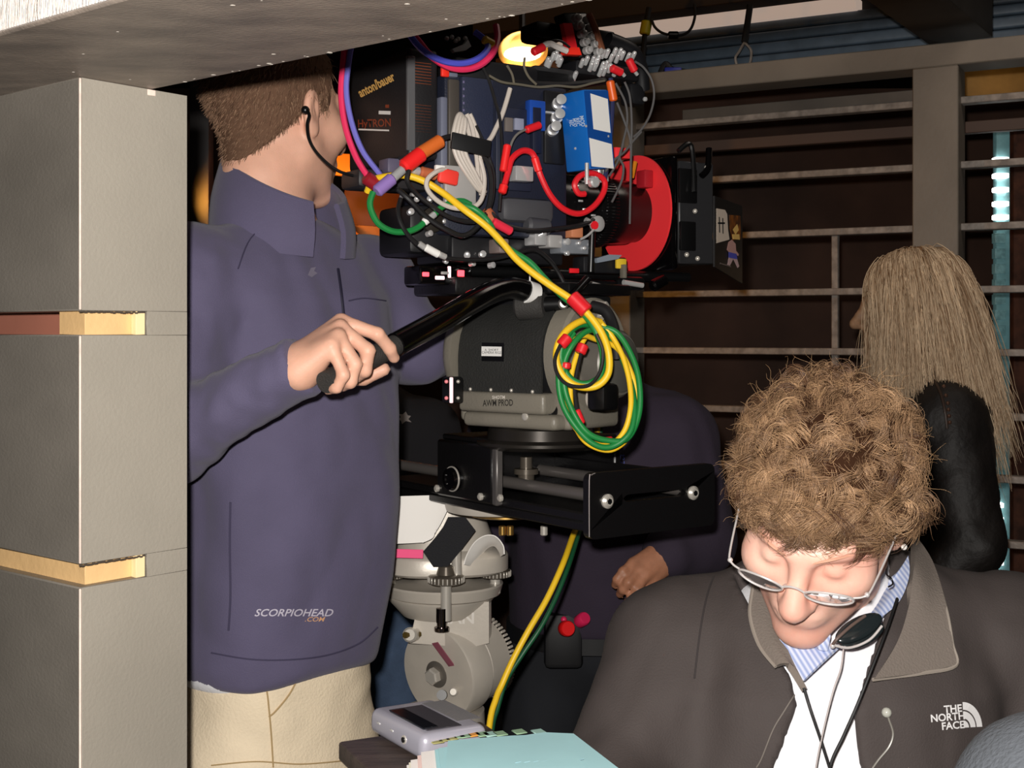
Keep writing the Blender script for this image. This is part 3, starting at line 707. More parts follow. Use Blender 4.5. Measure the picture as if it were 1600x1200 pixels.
# embroidered lettering
SIL = M('silver_thread', (196, 190, 204), 0.5); ORG_T = M('orange_thread', (210, 160, 120), 0.5)
print_on('lettering', text_mesh('SCORPIOHEAD', 0.012, 0.35), jb, 458, 958, 16, SIL, jk, 0, 1.12)
print_on('lettering', text_mesh('.COM', 0.01, 0.35), jb, 491, 968, 10, ORG_T, jk, 0, 1.2)
print_on('chest_mark', poly_mesh([[(-.5, -.3), (-.2, .4), (.3, .5), (.1, .1), (.45, -.1), (-.1, -.5)]]), jb, 489, 425, 16, M('faint_mark', (128, 122, 140), 0.7), jk)
# short brown hair
def man_cap(p):
    d = s_ell(p, (0, -0.018, 0.036), (0.081, 0.102, 0.091))
    d = smin(d, s_cap(p, (0, -0.024, -0.04), (0, -0.036, -0.12), 0.060, 0.056), 0.03) + 0.0035 * smooth_noise(p, 60)
    y, z = p[:, 1], p[:, 2]
    lim = np.where(y < -0.085, -0.084, np.where(y < 0.012, -0.084 + (y + 0.085) * 1.15, np.where(y < 0.05, 0.03 + (y - 0.012) * 0.9, 0.064 + (y - 0.05) * 0.8)))
    lim = np.where((np.abs(y - 0.022) < 0.011), -0.004, lim)
    return smax(d, lim - z, 0.01)
cv, cq = sdf_mesh(man_cap, (-0.1, -0.14, -0.13), (0.1, 0.12, 0.15), 0.004)
cn = v_normals(cv, cq); pick = RNG.choice(len(cv), 9000)
flow = np.array([0, -0.35, -0.75]); rp = cv[pick] - cn[pick] * 0.003
rd = cn[pick] * 0.32 + flow + RNG.normal(size=(9000, 3)) * 0.28; rd /= np.linalg.norm(rd, axis=1, keepdims=True)
ln = RNG.uniform(0.008, 0.02, 9000) * (0.55 + 9 * np.clip(rp[:, 2] + 0.02, 0, 0.06)); tt = np.linspace(0, 1, 4)
pts = rp[:, None] + rd[:, None] * (ln[:, None] * tt)[:, :, None] + (flow * 0.004)[None, None] * (tt ** 2)[None, :, None]
sv, sq = strands(pts, 0.00075)
wv = lambda v, c, R: v @ R.T + V3(c)
tone = np.clip(RNG.normal(0.5, 0.25, 9000), 0, 1)[:, None]; sc_ = L3(92, 66, 50) * (1 - tone) + L3(176, 140, 112) * tone
hair_obj('hair', wv(cv, HC, HR), cq, L3(104, 78, 62), wv(sv, HC, HR), sq, np.repeat(sc_, 12, 0), man, 0.75)
# earpiece cable
t = thing('earpiece_cable', 'thin black earpiece cable running from the ear of the man in navy', 'cable', P(482, 200, 1.72))
MB().tube([P(478, 168, 1.735), P(483, 180, 1.725), P(480, 195, 1.72), P(483, 218, 1.715), P(496, 240, 1.72), P(520, 262, 1.73), P(545, 273, 1.74), P(572, 276, 1.76), P(590, 272, 1.78)], 0.0022, 8).build('cable', BLACK, t)
MB().ball(P(477, 172, 1.735), 0.006, 10).build('ear_bud', BLACK, t)
# ---------------------------------------------------------------- the woman reading at the front right
def poly2(x, z, pts):
    """signed distance to a 2D polygon"""
    d = np.full(len(x), 1e9, np.float32); s = np.ones(len(x), np.float32); n = len(pts)
    for i in range(n):
        ax_, az = pts[i]; bx, bz = pts[i - 1]; ex, ez = bx - ax_, bz - az; wx, wz = x - ax_, z - az
        t = np.clip((wx * ex + wz * ez) / (ex * ex + ez * ez), 0, 1); d = np.minimum(d, (wx - ex * t) ** 2 + (wz - ez * t) ** 2)
        c1, c2, c3 = z >= az, z < bz, ex * wz > ez * wx
        s = np.where((c1 & c2 & c3) | (~c1 & ~c2 & ~c3), -s, s)
    return s * np.sqrt(d)
def stripe_mat(name, ca, cb, scale, rot=(0, 0, 0)):
    m = M(name, ca, 0.85); nt = m.node_tree; b = nt.nodes['Principled BSDF']; tc = [n for n in nt.nodes if n.type == 'TEX_COORD'][0]
    mp = nt.nodes.new('ShaderNodeMapping'); mp.inputs['Rotation'].default_value = rot; w = nt.nodes.new('ShaderNodeTexWave'); w.inputs['Scale'].default_value = scale
    mx = nt.nodes.new('ShaderNodeMix'); mx.data_type = 'RGBA'; mx.inputs[6].default_value = tuple(lin(x) for x in ca) + (1,); mx.inputs[7].default_value = tuple(lin(x) for x in cb) + (1,)
    nt.links.new(tc.outputs['Object'], mp.inputs[0]); nt.links.new(mp.outputs[0], w.inputs[0]); nt.links.new(w.outputs['Fac'], mx.inputs[0]); nt.links.new(mx.outputs[2], b.inputs['Base Color']); return m
STRIPE = stripe_mat('blue_striped_cotton', (214, 220, 240), (150, 166, 210), 60, (0, 0.5, 0))
yw, pt, rl = math.radians(30), math.radians(36), math.radians(13)
wf = Vector((-math.sin(yw) * math.cos(pt), -math.cos(yw) * math.cos(pt), -math.sin(pt)))
wu0 = Vector((-math.sin(yw) * math.sin(pt), -math.cos(yw) * math.sin(pt), math.cos(pt)))
wl = Vector((math.cos(yw), -math.sin(yw), 0)); wu = wu0 * math.cos(rl) + wl * math.sin(rl)
WC = P(1284, 796, 1.36); WR = head_R(wf, wu); wl = Vector(WR[:, 0].tolist())
def WH(x, y, z): return WC + Vector((WR @ V3((x, y, z))).tolist())
woman = thing('person', 'curly haired person in charcoal jacket and glasses looking down at blue pages', 'person', (0.38, 1.52, 0))
NB = Vector((0.385, 1.525, 1.03))
WS = [P(1052, 1010, 1.53), P(1585, 1000, 1.53)]; WE = [P(955, 1240, 1.42), P(1700, 1250, 1.45)]; WW = [P(1010, 1390, 1.22), P(1500, 1420, 1.22)]
def torso_w(p, o=0.0):
    return s_loft(p, [(0.60, .365, 1.49, .135, .185), (0.80, .365, 1.48, .145, .195), (.95, .375, 1.50, .135, .2), (1.02, .385, 1.52, .115, .17), (1.075, .388, 1.535, .075, .10), (1.10, .388, 1.54, .06, .07)], -math.pi / 2, 2.3) + o
WK = [[w + Vector((0.02 * (1.5 - i) * s, -0.085, -0.01)) for i in range(4)] for w, s in zip(WW, (1, -1))]
def woman_body(p):
    d = head_f(in_head(WC, WR)(p), 1.0, 1.12, True, False)
    d = smin(d, s_cap(p, WH(0, -0.025, -0.055), NB, 0.05, 0.06), 0.03)
    d = smin(d, torso_w(p, 0.035), 0.03)
    for S, E, W, k in zip(WS, WE, WW, WK):
        d = smin(d, s_cap(p, S, E, 0.042, 0.034), 0.03); d = smin(d, s_cap(p, E, W, 0.034, 0.024), 0.02)
        fg = [[q + Vector((0, -0.035, -0.008)), q + Vector((0, -0.055, -0.028)), q + Vector((0, -0.06, -0.045))] for q in k]
        sg = 1 if k is WK[0] else -1
        th = [W + Vector((0.012 * sg, -0.02, 0)), W + Vector((0.045 * sg, -0.05, -0.01)), W + Vector((0.05 * sg, -0.085, -0.02))]
        d = smin(d, hand_f(p, W, k, fg, th, 0.0082), 0.012)
    return d
wb = soft('body', woman_body, (0.06, 1.0, 0.58), (0.82, 1.72, 1.34), 0.0034, SKIN_W, woman)
soft('shirt', lambda p: smin(torso_w(p, 0.016), s_cap(p, NB - Vector((0, -0.01, 0.01)), NB + Vector((-0.01, -0.02, 0.04)), 0.066, 0.064), 0.03) + wrinkle(p, (14, 14, 6), 0.004, 3), (0.12, 1.3, 0.58), (0.66, 1.72, 1.15), 0.007, WHITECL, woman)
opn = [(P(x, y, 1.37).x, P(x, y, 1.37).z) for x, y in ((1160, 840), (1440, 820), (1425, 945), (1362, 1060), (1334, 1120), (1343, 1205), (1372, 1500), (1130, 1500), (1208, 1205), (1250, 1110), (1246, 1070), (1222, 1030), (1190, 960))]
def woman_jacket(p):
    wr_ = wrinkle(p, (9, 9, 5), 0.010, 21) + wrinkle(p, (16, 10, 8), 0.004, 5); t = torso_w(p, 0.0); d = t
    for S, E, W in zip(WS, WE, WW):
        d = smin(d, s_cap(p, (NB + (S - NB) * 0.35), S, 0.062, 0.074), 0.05)
        d = smin(d, s_cap(p, S, E, 0.078, 0.066), 0.04); d = smin(d, s_cap(p, E, W + (E - W) * 0.05, 0.066, 0.046), 0.02)
    d = d + wr_
    d = smax(d, -np.maximum(t + 0.016 + wr_, p[:, 1] - 1.5), 0.004)
    o = poly2(p[:, 0], p[:, 2], opn); o = np.maximum(o, p[:, 1] - 1.52)
    return smax(d, -o, 0.006)
wj = soft('jacket', woman_jacket, (-0.0, 1.08, 0.56), (0.86, 1.72, 1.16), 0.0058, CHAR, woman); wjb = bvh_of(wj)
# big open collar: left and right flaps
def near_jacket(x, y, Y, lift):
    h, n = hit(wjb, x, y); return P(x, y, min(Y, h.y - lift) if h is not None else Y)
def sheet_px(rows, th, name, mat, par, sub=5, lift=0.010):
    return MB().sheet([[near_jacket(x, y, Y, lift) for x, y, Y in r] for r in rows], th, sub).build(name, mat, par)
sheet_px([[(1425, 835, 1.56), (1455, 880, 1.53), (1478, 950, 1.47), (1493, 1040, 1.405)],
          [(1426, 880, 1.53), (1440, 920, 1.50), (1448, 980, 1.44), (1440, 1052, 1.385)],
          [(1422, 920, 1.50), (1416, 965, 1.45), (1398, 1010, 1.40), (1364, 1062, 1.362)]], 0.007, 'collar_flap', TAUPE, woman)
sheet_px([[(1183, 868, 1.50), (1176, 920, 1.46), (1172, 962, 1.43), (1186, 1008, 1.40), (1212, 1042, 1.375)],
          [(1196, 880, 1.50), (1194, 930, 1.45), (1196, 968, 1.42), (1208, 1008, 1.39), (1232, 1040, 1.365)],
          [(1212, 900, 1.48), (1212, 945, 1.44), (1216, 985, 1.41), (1232, 1022, 1.38), (1257, 1078, 1.35)]], 0.007, 'collar_flap', TAUPE, woman)
CPIP = M('collar_piping', (150, 140, 130), 0.7)
MB().tube([near_jacket(*q, 0.012) for q in ((1364, 1062, 1.362), (1402, 1057, 1.374), (1440, 1052, 1.385), (1493, 1040, 1.405), (1488, 1005, 1.42), (1478, 950, 1.47), (1455, 880, 1.53), (1425, 835, 1.56))], 0.0022, 6).build('collar_piping', CPIP, woman)
MB().tube([near_jacket(*q, 0.012) for q in ((1183, 868, 1.50), (1176, 920, 1.457), (1172, 962, 1.427), (1186, 1008, 1.397), (1212, 1042, 1.372))], 0.0022, 6).build('collar_piping', CPIP, woman)
# shirt collar
sheet_px([[(1214, 925, 1.43), (1214, 970, 1.41), (1224, 1015, 1.385), (1256, 1064, 1.36)],
          [(1228, 950, 1.42), (1238, 985, 1.395), (1258, 1015, 1.375), (1280, 1040, 1.355)],
          [(1240, 958, 1.42), (1256, 985, 1.40), (1282, 1002, 1.385), (1312, 1010, 1.37)]], 0.004, 'shirt_collar', STRIPE, woman)
sheet_px([[(1418, 870, 1.50), (1420, 900, 1.47), (1404, 940, 1.43), (1374, 968, 1.40)],
          [(1405, 890, 1.49), (1402, 912, 1.46), (1386, 945, 1.42), (1360, 978, 1.392)],
          [(1392, 905, 1.48), (1384, 925, 1.45), (1366, 955, 1.42), (1322, 1008, 1.38)]], 0.004, 'shirt_collar', STRIPE, woman)
MB().box(P(1287, 1002, 1.365), (0.012, 0.01, 0.02), Matrix.Rotation(0.2, 3, 'Y'), 0.003).build('collar_band', STRIPE, woman)
on_seam('zip_seam', [(1246, 1078), (1226, 1110), (1208, 1140), (1190, 1185), (1182, 1199)], wjb, 0.0010, M('seam_light', (112, 104, 98), 0.7), wj)
on_seam('front_facing', [(1252, 1082), (1250, 1105), (1236, 1140), (1222, 1172), (1210, 1205)], wjb, 0.0045, M('facing_grey', (120, 116, 116), 0.7), wj, 0.0)
on_seam('sleeve_seam', [(1130, 870), (1108, 920), (1095, 980), (1085, 1060)], wjb, 0.0010, M('seam_dark', (54, 48, 48), 0.8), wj)
LOGO = M('white_thread', (238, 236, 236), 0.6)
for txt, X, Yp, s in (('THE', 1488, 1108, 15), ('NORTH', 1480, 1121, 15), ('FACE', 1488, 1134, 15)):
    print_on('lettering', text_mesh(txt, 0.022), wjb, X + 1, Yp, s * 1.08, LOGO, wj, -5, 0.95)
def arcs():
    out = []
    for r0, r1 in ((0.0, 0.28), (0.36, 0.64), (0.70, 1.0)):
        a = [(r1 * math.sin(t), r1 * math.cos(t)) for t in np.linspace(0, math.pi / 2, 12)]
        b = [(r0 * math.sin(t), r0 * math.cos(t)) for t in np.linspace(math.pi / 2, 0, 12)]
        out.append([(x, y - 0.5) for x, y in a + b])
    return out
print_on('half_dome_emblem', poly_mesh(arcs()), wjb, 1505, 1117, 40, LOGO, wj, -3, 0.72)
# trousers and stool below the frame
HPs = [Vector((0.29, 1.50, 0.66)), Vector((0.45, 1.50, 0.66))]
def w_trousers(p):
    d = s_ell(p, (0.37, 1.51, 0.68), (0.19, 0.15, 0.1))
    for h, s in zip(HPs, (-1, 1)):
        k = h + Vector((0.03 * s, -0.28, 0.02)); f = k + Vector((0, 0.06, -0.60))
        d = smin(d, s_cap(p, h, k, 0.085, 0.065), 0.03); d = smin(d, s_cap(p, k, f, 0.065, 0.05), 0.03)
    return np.maximum(d, 0.025 - p[:, 2])
soft('trousers', w_trousers, (0.1, 0.95, 0), (0.65, 1.72, 0.82), 0.012, DKTROU, woman)
shoes(woman, [(0.26, 1.26, 0, -1), (0.48, 1.26, 0, -1)])
t = thing('high_stool', 'dark high stool under the curly haired person', 'stool', (0.37, 1.52, 0))
MB().box((0.37, 1.53, 0.565), (0.34, 0.32, 0.04), None, 0.01).build('seat', BLACKM, t)
for sx in (-1, 1):
    for sy in (-1, 1): MB().cyl((0.37 + sx * 0.15, 1.53 + sy * 0.14, 0), (0.37 + sx * 0.14, 1.53 + sy * 0.13, 0.55), 0.014).build('leg', BLACK, t)
# curly hair
def w_cap(p):
    d = s_ell(p, (0, -0.024, 0.034), (0.081, 0.103, 0.088)) - 0.009 * np.abs(smooth_noise(p, 26))
    y, z = p[:, 1], p[:, 2]
    lim = np.where(y < -0.05, -0.07, np.where(y < 0.0, -0.07 + (y + 0.05) * 2.0, np.where(y < 0.04, 0.03 + y * 0.5, 0.05 + (y - 0.04) * 0.5)))
    return smax(d, lim - z, 0.012)
cv, cq = sdf_mesh(w_cap, (-0.12, -0.16, -0.12), (0.12, 0.13, 0.17), 0.004); cn = v_normals(cv, cq)
NL, NS, SS = 1150, 26, 13
fr = RNG.choice(len(cv), NL, p=(lambda w: w / w.sum())(np.where(cv[:, 1] > 0.045, 1.5, 1.0)))
rp, rn = cv[fr], cn[fr]
crown = np.array([0.015, -0.115, 0.055]); fl = rp - crown; fl -= rn * (fl * rn).sum(1, keepdims=True); fl /= np.linalg.norm(fl, axis=1, keepdims=True) + 1e-6
swirl = np.cross(rn, fl); sg = np.sign(smooth_noise(rp, 22))[:, None]
ax_ = rn * RNG.uniform(0.12, 0.4, (NL, 1)) + fl * RNG.uniform(0.5, 1.1, (NL, 1)) + swirl * sg * RNG.uniform(0.1, 0.8, (NL, 1)) + RNG.normal(size=(NL, 3)) * 0.18
rnd_ = RNG.normal(size=(NL, 3)); rnd_ -= rn * (rnd_ * rn).sum(1, keepdims=True); rnd_ /= np.linalg.norm(rnd_, axis=1, keepdims=True); ax_ = np.where(RNG.random((NL, 1)) < 0.3, rnd_ + rn * 0.25, ax_)
ax_ /= np.linalg.norm(ax_, axis=1, keepdims=True)
e1 = np.cross(ax_, rn); e1 /= np.linalg.norm(e1, axis=1, keepdims=True) + 1e-6; e2 = np.cross(ax_, e1)
L = RNG.uniform(0.027, 0.043, NL); Rr = RNG.uniform(0.0065, 0.0125, NL); tn = RNG.uniform(0.6, 1.1, NL) * RNG.choice([-1, 1], NL); ph = RNG.uniform(0, 6.28, NL)
front = np.clip((rp[:, 1] - 0.05) / 0.03, 0, 1); L *= 1 - 0.25 * front; Rr *= 1 - 0.2 * front
tp_ = np.clip((rp[:, 2] - 0.06) / 0.05, 0, 1); L *= 1 - 0.18 * tp_; Rr *= 1 - 0.15 * tp_
rep = lambda a: np.repeat(a, NS, 0); N = NL * NS; s = np.linspace(0, 1, SS)[None, :, None]
j = RNG.normal(size=(N, 3)) * 0.0025; PH = rep(ph)[:, None, None] + RNG.normal(size=(N, 1, 1)) * 0.2 + s * 6.28 * (rep(tn)[:, None, None] * (1 + RNG.normal(size=(N, 1, 1)) * 0.08))
RR = (rep(Rr) * RNG.uniform(0.75, 1.2, N))[:, None, None] * np.minimum(1, 2.6 * s); LL = (rep(L) * RNG.uniform(0.85, 1.15, N))[:, None, None]
E1, E2, AX, RP, RN_, FL = (rep(a)[:, None, :] for a in (e1, e2, ax_, rp, rn, fl))
off = np.cos(PH[:, :1]) * E1 + np.sin(PH[:, :1]) * E2
pts = RP + j[:, None] * (0.6 + 0.6 * s) - RN_ * 0.004 + AX * LL * s + RR * (np.cos(PH) * E1 + np.sin(PH) * E2 - off) * 1.0 + (FL * 0.4 - RN_ * 0.5) * 0.016 * s * s
sv, sq = strands(pts, 0.00042)
lt = np.clip(RNG.normal(0.45, 0.22, NL) + 0.25 * smooth_noise(rp, 30), 0, 1); tone = np.clip(rep(lt) + RNG.normal(0, 0.13, N), 0, 1)[:, None]
colr_ = L3(82, 54, 38) * (1 - tone) + L3(206, 166, 126) * tone
# fly-away hairs
NF = 420; fr2 = RNG.choice(len(cv), NF); d2 = cn[fr2] + RNG.normal(size=(NF, 3)) * 0.5; d2 /= np.linalg.norm(d2, axis=1, keepdims=True)
s2 = np.linspace(0, 1, SS)[None, :, None]; cu = np.cross(d2, RNG.normal(size=(NF, 3)))
p2 = cv[fr2][:, None] + d2[:, None] * s2 * RNG.uniform(0.024, 0.042, (NF, 1, 1)) + cu[:, None] * 0.012 * s2 ** 2 + 0.004 * np.sin(s2 * 9) * np.cross(d2, cu)[:, None]
sv2, sq2 = strands(p2, 0.0003); 
hv = np.concatenate([sv, sv2]); hq = np.concatenate([sq, sq2 + len(sv)])
hc = np.concatenate([np.repeat(colr_, SS * 3, 0), np.broadcast_to(L3(206, 164, 120), (NF * SS * 3, 3))])
ta = 0.19; TL = np.array([[1, 0, 0], [0, math.cos(ta), math.sin(ta)], [0, -math.sin(ta), math.cos(ta)]])
hair_obj('curly_hair', wv(cv @ TL.T, WC, WR), cq, L3(52, 32, 20), wv(hv @ TL.T, WC, WR), hq, hc, woman, 0.42)  # cap colour darkened to stand in for shaded depth between the curls
# eyebrows and lips as skin-coloured parts
for sgn in (-1, 1): MB().tube([WH(sgn * 0.014, 0.099, 0.024), WH(sgn * 0.03, 0.0945, 0.031), WH(sgn * 0.048, 0.078, 0.027)], [0.0008, 0.0018, 0.0009], 6).build('eyebrow', M('brow', (222, 166, 140), 0.8), woman)
# spectacles
t = thing('eyeglasses', 'oval silver wire eyeglasses low on the nose of the curly haired person', 'glasses', WH(0, 0.12, 0.0))
SILV = M('silver_wire', (228, 222, 220), 0.25, 0.35); GLASS = bpy.data.materials.new('lens_glass'); GLASS.use_nodes = True
gb = GLASS.node_tree.nodes['Principled BSDF']; gb.inputs['Transmission Weight'].default_value = 1; gb.inputs['Roughness'].default_value = 0.02; gb.inputs['IOR'].default_value = 1.08; gb.inputs['Base Color'].default_value = (0.95, 0.97, 0.97, 1)
for sgn in (-1, 1):
    ring = []
    for k in range(20):
        a = 2 * math.pi * k / 20; ring.append(WH(sgn * (0.0345 + 0.0235 * math.cos(a)), 0.121 - 0.008 * ((1 + math.cos(a)) / 2) ** 2 + 0.004 * math.sin(a), 0.002 + 0.0125 * math.sin(a)))
    MB().tube(ring, 0.0012, 8, 3, closed=True).build('rim', SILV, t)
    c = WH(sgn * 0.0345, 0.1185, 0.002); mm = MB(); mm.add([c] + ring, [(0, i + 1, (i + 1) % 20 + 1) for i in range(20)]).build('lens', GLASS, t)
    MB().tube([WH(sgn * 0.057, 0.113, 0.005), WH(sgn * 0.066, 0.109, 0.006), WH(sgn * 0.0715, 0.10, 0.008), WH(sgn * 0.078, 0.05, 0.011), WH(sgn * 0.083, 0.0, 0.012), WH(sgn * 0.082, -0.03, -0.004)], 0.0011, 8).build('temple', SILV, t)
    MB().ball(WH(sgn * 0.069, 0.106, 0.007), 0.0028, 10).build('hinge', SILV, t)
    MB().tube([WH(sgn * 0.012, 0.120, 0.003), WH(sgn * 0.0105, 0.112, -0.002), WH(sgn * 0.0100, 0.106, -0.008)], 0.001, 6).build('nose_pad', SILV, t)
MB().tube([WH(-0.0115, 0.121, 0.004), WH(-0.004, 0.1225, 0.009), WH(0.004, 0.1225, 0.009), WH(0.0115, 0.121, 0.004)], 0.0013, 8).build('bridge', SILV, t)
t = thing('earring', 'small white stud earring on the ear of the curly haired person', 'earring', WH(0.088, -0.006, -0.031))
MB().ball(WH(0.0875, -0.004, -0.031), 0.0034, 12).build('pearl', M('pearl', (250, 246, 240), 0.2), t)
t = thing('ear_wire', 'thin dark curl of wire hanging below the ear of the curly haired person', 'wire', P(1392, 905, 1.38))
MB().tube([P(1386, 885, 1.40), P(1385, 897, 1.385), P(1392, 903, 1.37), P(1395, 912, 1.37), P(1388, 917, 1.375)], 0.0009, 6).build('wire', BLACK, t)
# sunglasses hooked on the collar
t = thing('sunglasses', 'folded dark sunglasses hooked on the shirt collar under the chin', 'glasses', P(1340, 990, 1.34))
def lens(c0, c1, w, th, mat, nm):
    a, b = Vector(c0), Vector(c1); ax = (b - a); L_ = ax.length; ax.normalize(); up = Vector((0.25, -0.7, 0.6)); n_ = (up - ax * up.dot(ax)).normalized(); sd = ax.cross(n_)
    R = Matrix((ax, sd, n_)).transposed(); mm = MB().ball((0, 0, 0), (L_ / 2, w, th), 24); mm.v = [tuple(R @ Vector(v) + (a + b) / 2) for v in mm.v]; return mm.build(nm, mat, t)
lens(P(1306, 1001, 1.335), P(1377, 962, 1.345), 0.0112, 0.003, M('dark_lens', (30, 36, 38), 0.12, spec=0.8), 'lens')
lens(P(1314, 1010, 1.342), P(1380, 976, 1.352), 0.0105, 0.003, M('dark_lens', (30, 36, 38), 0.12), 'lens')
MB().tube([P(1303, 1008, 1.333), P(1328, 1012, 1.335), P(1358, 1000, 1.338), P(1378, 978, 1.343)], 0.0014, 8).build('rim', SILV, t)
MB().tube([P(1300, 1009, 1.333), P(1308, 998, 1.33), P(1330, 978, 1.335), P(1352, 962, 1.342)], 0.0017, 8).build('temple', M('temple_brown', (96, 80, 74), 0.3), t)
MB().ball(P(1301, 1009, 1.333), 0.003, 10).build('hinge', SILV, t)
# lanyard and leads
t = thing('lanyard', 'thin black lanyard cord hanging in a v over the white shirt front', 'lanyard', P(1297, 1199, 1.325))
MB().tube([P(1402, 935, 1.395), P(1385, 985, 1.36), P(1362, 1045, 1.338), P(1338, 1105, 1.328), P(1318, 1150, 1.326), P(1297, 1199, 1.325), P(1297, 1260, 1.325)], 0.0016, 6).build('cord', BLACKM, t)
MB().tube([P(1256, 1075, 1.338), P(1266, 1108, 1.328), P(1282, 1155, 1.325), P(1296, 1199, 1.324)], 0.0016, 6).build('cord', BLACKM, t)
t = thing('earphone_lead', 'thin grey lead hanging down the white shirt front', 'cable', P(1280, 1199, 1.325))
MB().tube([P(1318, 1014, 1.345), P(1314, 1045, 1.336), P(1302, 1080, 1.328), P(1287, 1140, 1.325), P(1275, 1200, 1.322), P(1270, 1260, 1.32)], 0.0009, 6).build('wire', M('grey_lead', (180, 170, 168), 0.5), t)
t = thing('lead_clip', 'clear clip and thin lead pinned to the charcoal jacket front', 'clip', P(1386, 1118, 1.33))
h1 = [hit(wjb, *q)[0] for q in ((1384, 1112), (1388, 1124), (1394, 1145), (1388, 1165), (1372, 1185), (1362, 1199))]
h1 = [h - Vector((0, 0.003, 0)) for h in h1 if h]
MB().ball(h1[0], 0.0055, 12).build('clip', M('clear_clip', (190, 190, 180), 0.1, spec=0.9), t); MB().tube(h1, 0.0012, 6).build('wire', M('clear_lead', (128, 124, 116), 0.3), t)
# ---------------------------------------------------------------- people in the background
def hair_on(name, c, R, capf, cols, n, length, parent, r0=0.0009, seg=4):
    v, q = sdf_mesh(capf, (-0.11, -0.14, -0.13), (0.11, 0.13, 0.16), 0.006); nn = v_normals(v, q); k = RNG.choice(len(v), n)
    d = nn[k] * 0.6 + np.array([0, -0.3, -0.6]) + RNG.normal(size=(n, 3)) * 0.3; d /= np.linalg.norm(d, axis=1, keepdims=True)
    p = v[k][:, None] + d[:, None] * (length * RNG.uniform(0.5, 1, (n, 1, 1))) * np.linspace(0, 1, seg)[None, :, None]
    sv, sq = strands(p, r0); t = RNG.uniform(0, 1, (n, 1)); return hair_obj(name, wv(v, c, R), q, cols[0], wv(sv, c, R), sq, np.repeat(cols[0] * (1 - t) + cols[1] * t, seg * 3, 0), parent, 0.7)

# navy shirt, bending behind the tripod head
pc = thing('person', 'person in dark navy shirt bending behind the tripod with one hand resting', 'person', (P(950, 900, 2.4).x, 2.45, 0))
CS = [P(800, 690, 2.50), P(1046, 690, 2.36)]; CE = [P(735, 870, 2.50), P(1092, 842, 2.32)]; CW = [P(700, 1010, 2.45), P(1040, 868, 2.22)]
hipc = P(925, 985, 2.48); chc = P(930, 740, 2.42); hc_ = P(842, 590, 2.34); hR = head_R((-0.5, -0.6, -0.5), (-0.4, -0.2, 0.9))
k0 = [P(989, 880, 2.19), P(999, 890, 2.18), P(1010, 898, 2.18), P(1020, 907, 2.19)]
fg0 = [[P(973, 893, 2.17), P(964, 905, 2.17), P(960, 914, 2.185)], [P(982, 910, 2.16), P(973, 921, 2.165), P(968, 929, 2.185)], [P(996, 921, 2.16), P(986, 933, 2.165), P(980, 942, 2.185)], [P(1008, 929, 2.17), P(998, 942, 2.175), P(992, 951, 2.19)]]
th0 = [P(1030, 872, 2.22), P(1012, 880, 2.245), P(998, 896, 2.25), P(990, 908, 2.24)]
k1 = [CW[0] + Vector((0.03 + 0.018 * i - 0.03, -0.05, -0.05)) for i in range(4)]; fg1 = [[k + Vector((0, -0.03, -0.02)), k + Vector((0, -0.035, -0.04)), k + Vector((0, -0.02, -0.05))] for k in k1]; th1 = [CW[0], CW[0] + Vector((0.05, -0.04, -0.02)), CW[0] + Vector((0.06, -0.06, -0.05))]
def c_body(p):
    d = head_f(in_head(hc_, hR)(p)); d = smin(d, s_cap(p, hc_ + Vector((0.02, 0.03, -0.06)), chc + Vector((-0.03, 0, 0.1)), 0.055, 0.06), 0.03)
    d = smin(d, s_cap(p, chc, hipc, 0.11, 0.08), 0.05)
    for S, E, W in zip(CS, CE, CW): d = smin(d, s_cap(p, chc + (S - chc) * 0.3 + Vector((0, 0, 0.04)), S, 0.05, 0.05), 0.03); d = smin(d, s_cap(p, S, E, 0.05, 0.04), 0.02); d = smin(d, s_cap(p, E, W, 0.04, 0.028), 0.02)
    d = smin(d, hand_f(p, CW[1], k0, fg0, th0, 0.0085, 0.030, 0.007), 0.012); return smin(d, hand_f(p, CW[0], k1, fg1, th1), 0.012)
soft('body', c_body, (-0.24, 2.08, 0.60), (0.46, 2.66, 1.46), 0.0036, SKIN_C, pc)
def c_shirt(p):
    d = s_cap(p, hipc + Vector((0, 0, 0.02)), chc, 0.158, 0.165)
    for S, E, W in zip(CS, CE, CW):
        d = smin(d, s_cap(p, chc + Vector((0, 0.02, 0.06)), S, 0.12, 0.088), 0.06); d = smin(d, s_cap(p, S, E, 0.09, 0.068), 0.03); d = smin(d, s_cap(p, E, W + (E - W) * 0.1, 0.068, 0.048), 0.03)
    d = d + wrinkle(p, (10, 10, 6), 0.012, 31)
    d = smin(d, s_cap(p, hipc + Vector((0, 0, -0.01)), chc, 0.16, 0.15), 0.02)
    return smax(d, (hipc.z + 0.004 + 0.012 * np.sin(p[:, 0] * 14)) - p[:, 2], 0.015)
cs = soft('shirt', c_shirt, (-0.2, 2.06, 0.72), (0.54, 2.74, 1.4), 0.0095, BLUEN, pc); csb = bvh_of(cs)
def c_trou(p):
    d = s_ell(p, hipc + Vector((0, 0.01, -0.02)), (0.165, 0.125, 0.12))
    for s in (-1, 1):
        h = hipc + Vector((0.085 * s, 0.0, -0.05)); k = Vector((hipc.x + 0.1 * s, hipc.y - 0.04, 0.42)); f = Vector((hipc.x + 0.11 * s, hipc.y + 0.02, 0.04))
        d = smin(d, s_cap(p, h, k, 0.092, 0.076), 0.02); d = smin(d, s_cap(p, k, f, 0.076, 0.06), 0.02)
    return np.maximum(d + wrinkle(p, (12, 12, 12), 0.008, 5), 0.025 - p[:, 2])
soft('trousers', c_trou, (hipc.x - 0.3, hipc.y - 0.25, 0), (hipc.x + 0.3, hipc.y + 0.25, 0.95), 0.013, DKTROU, pc)
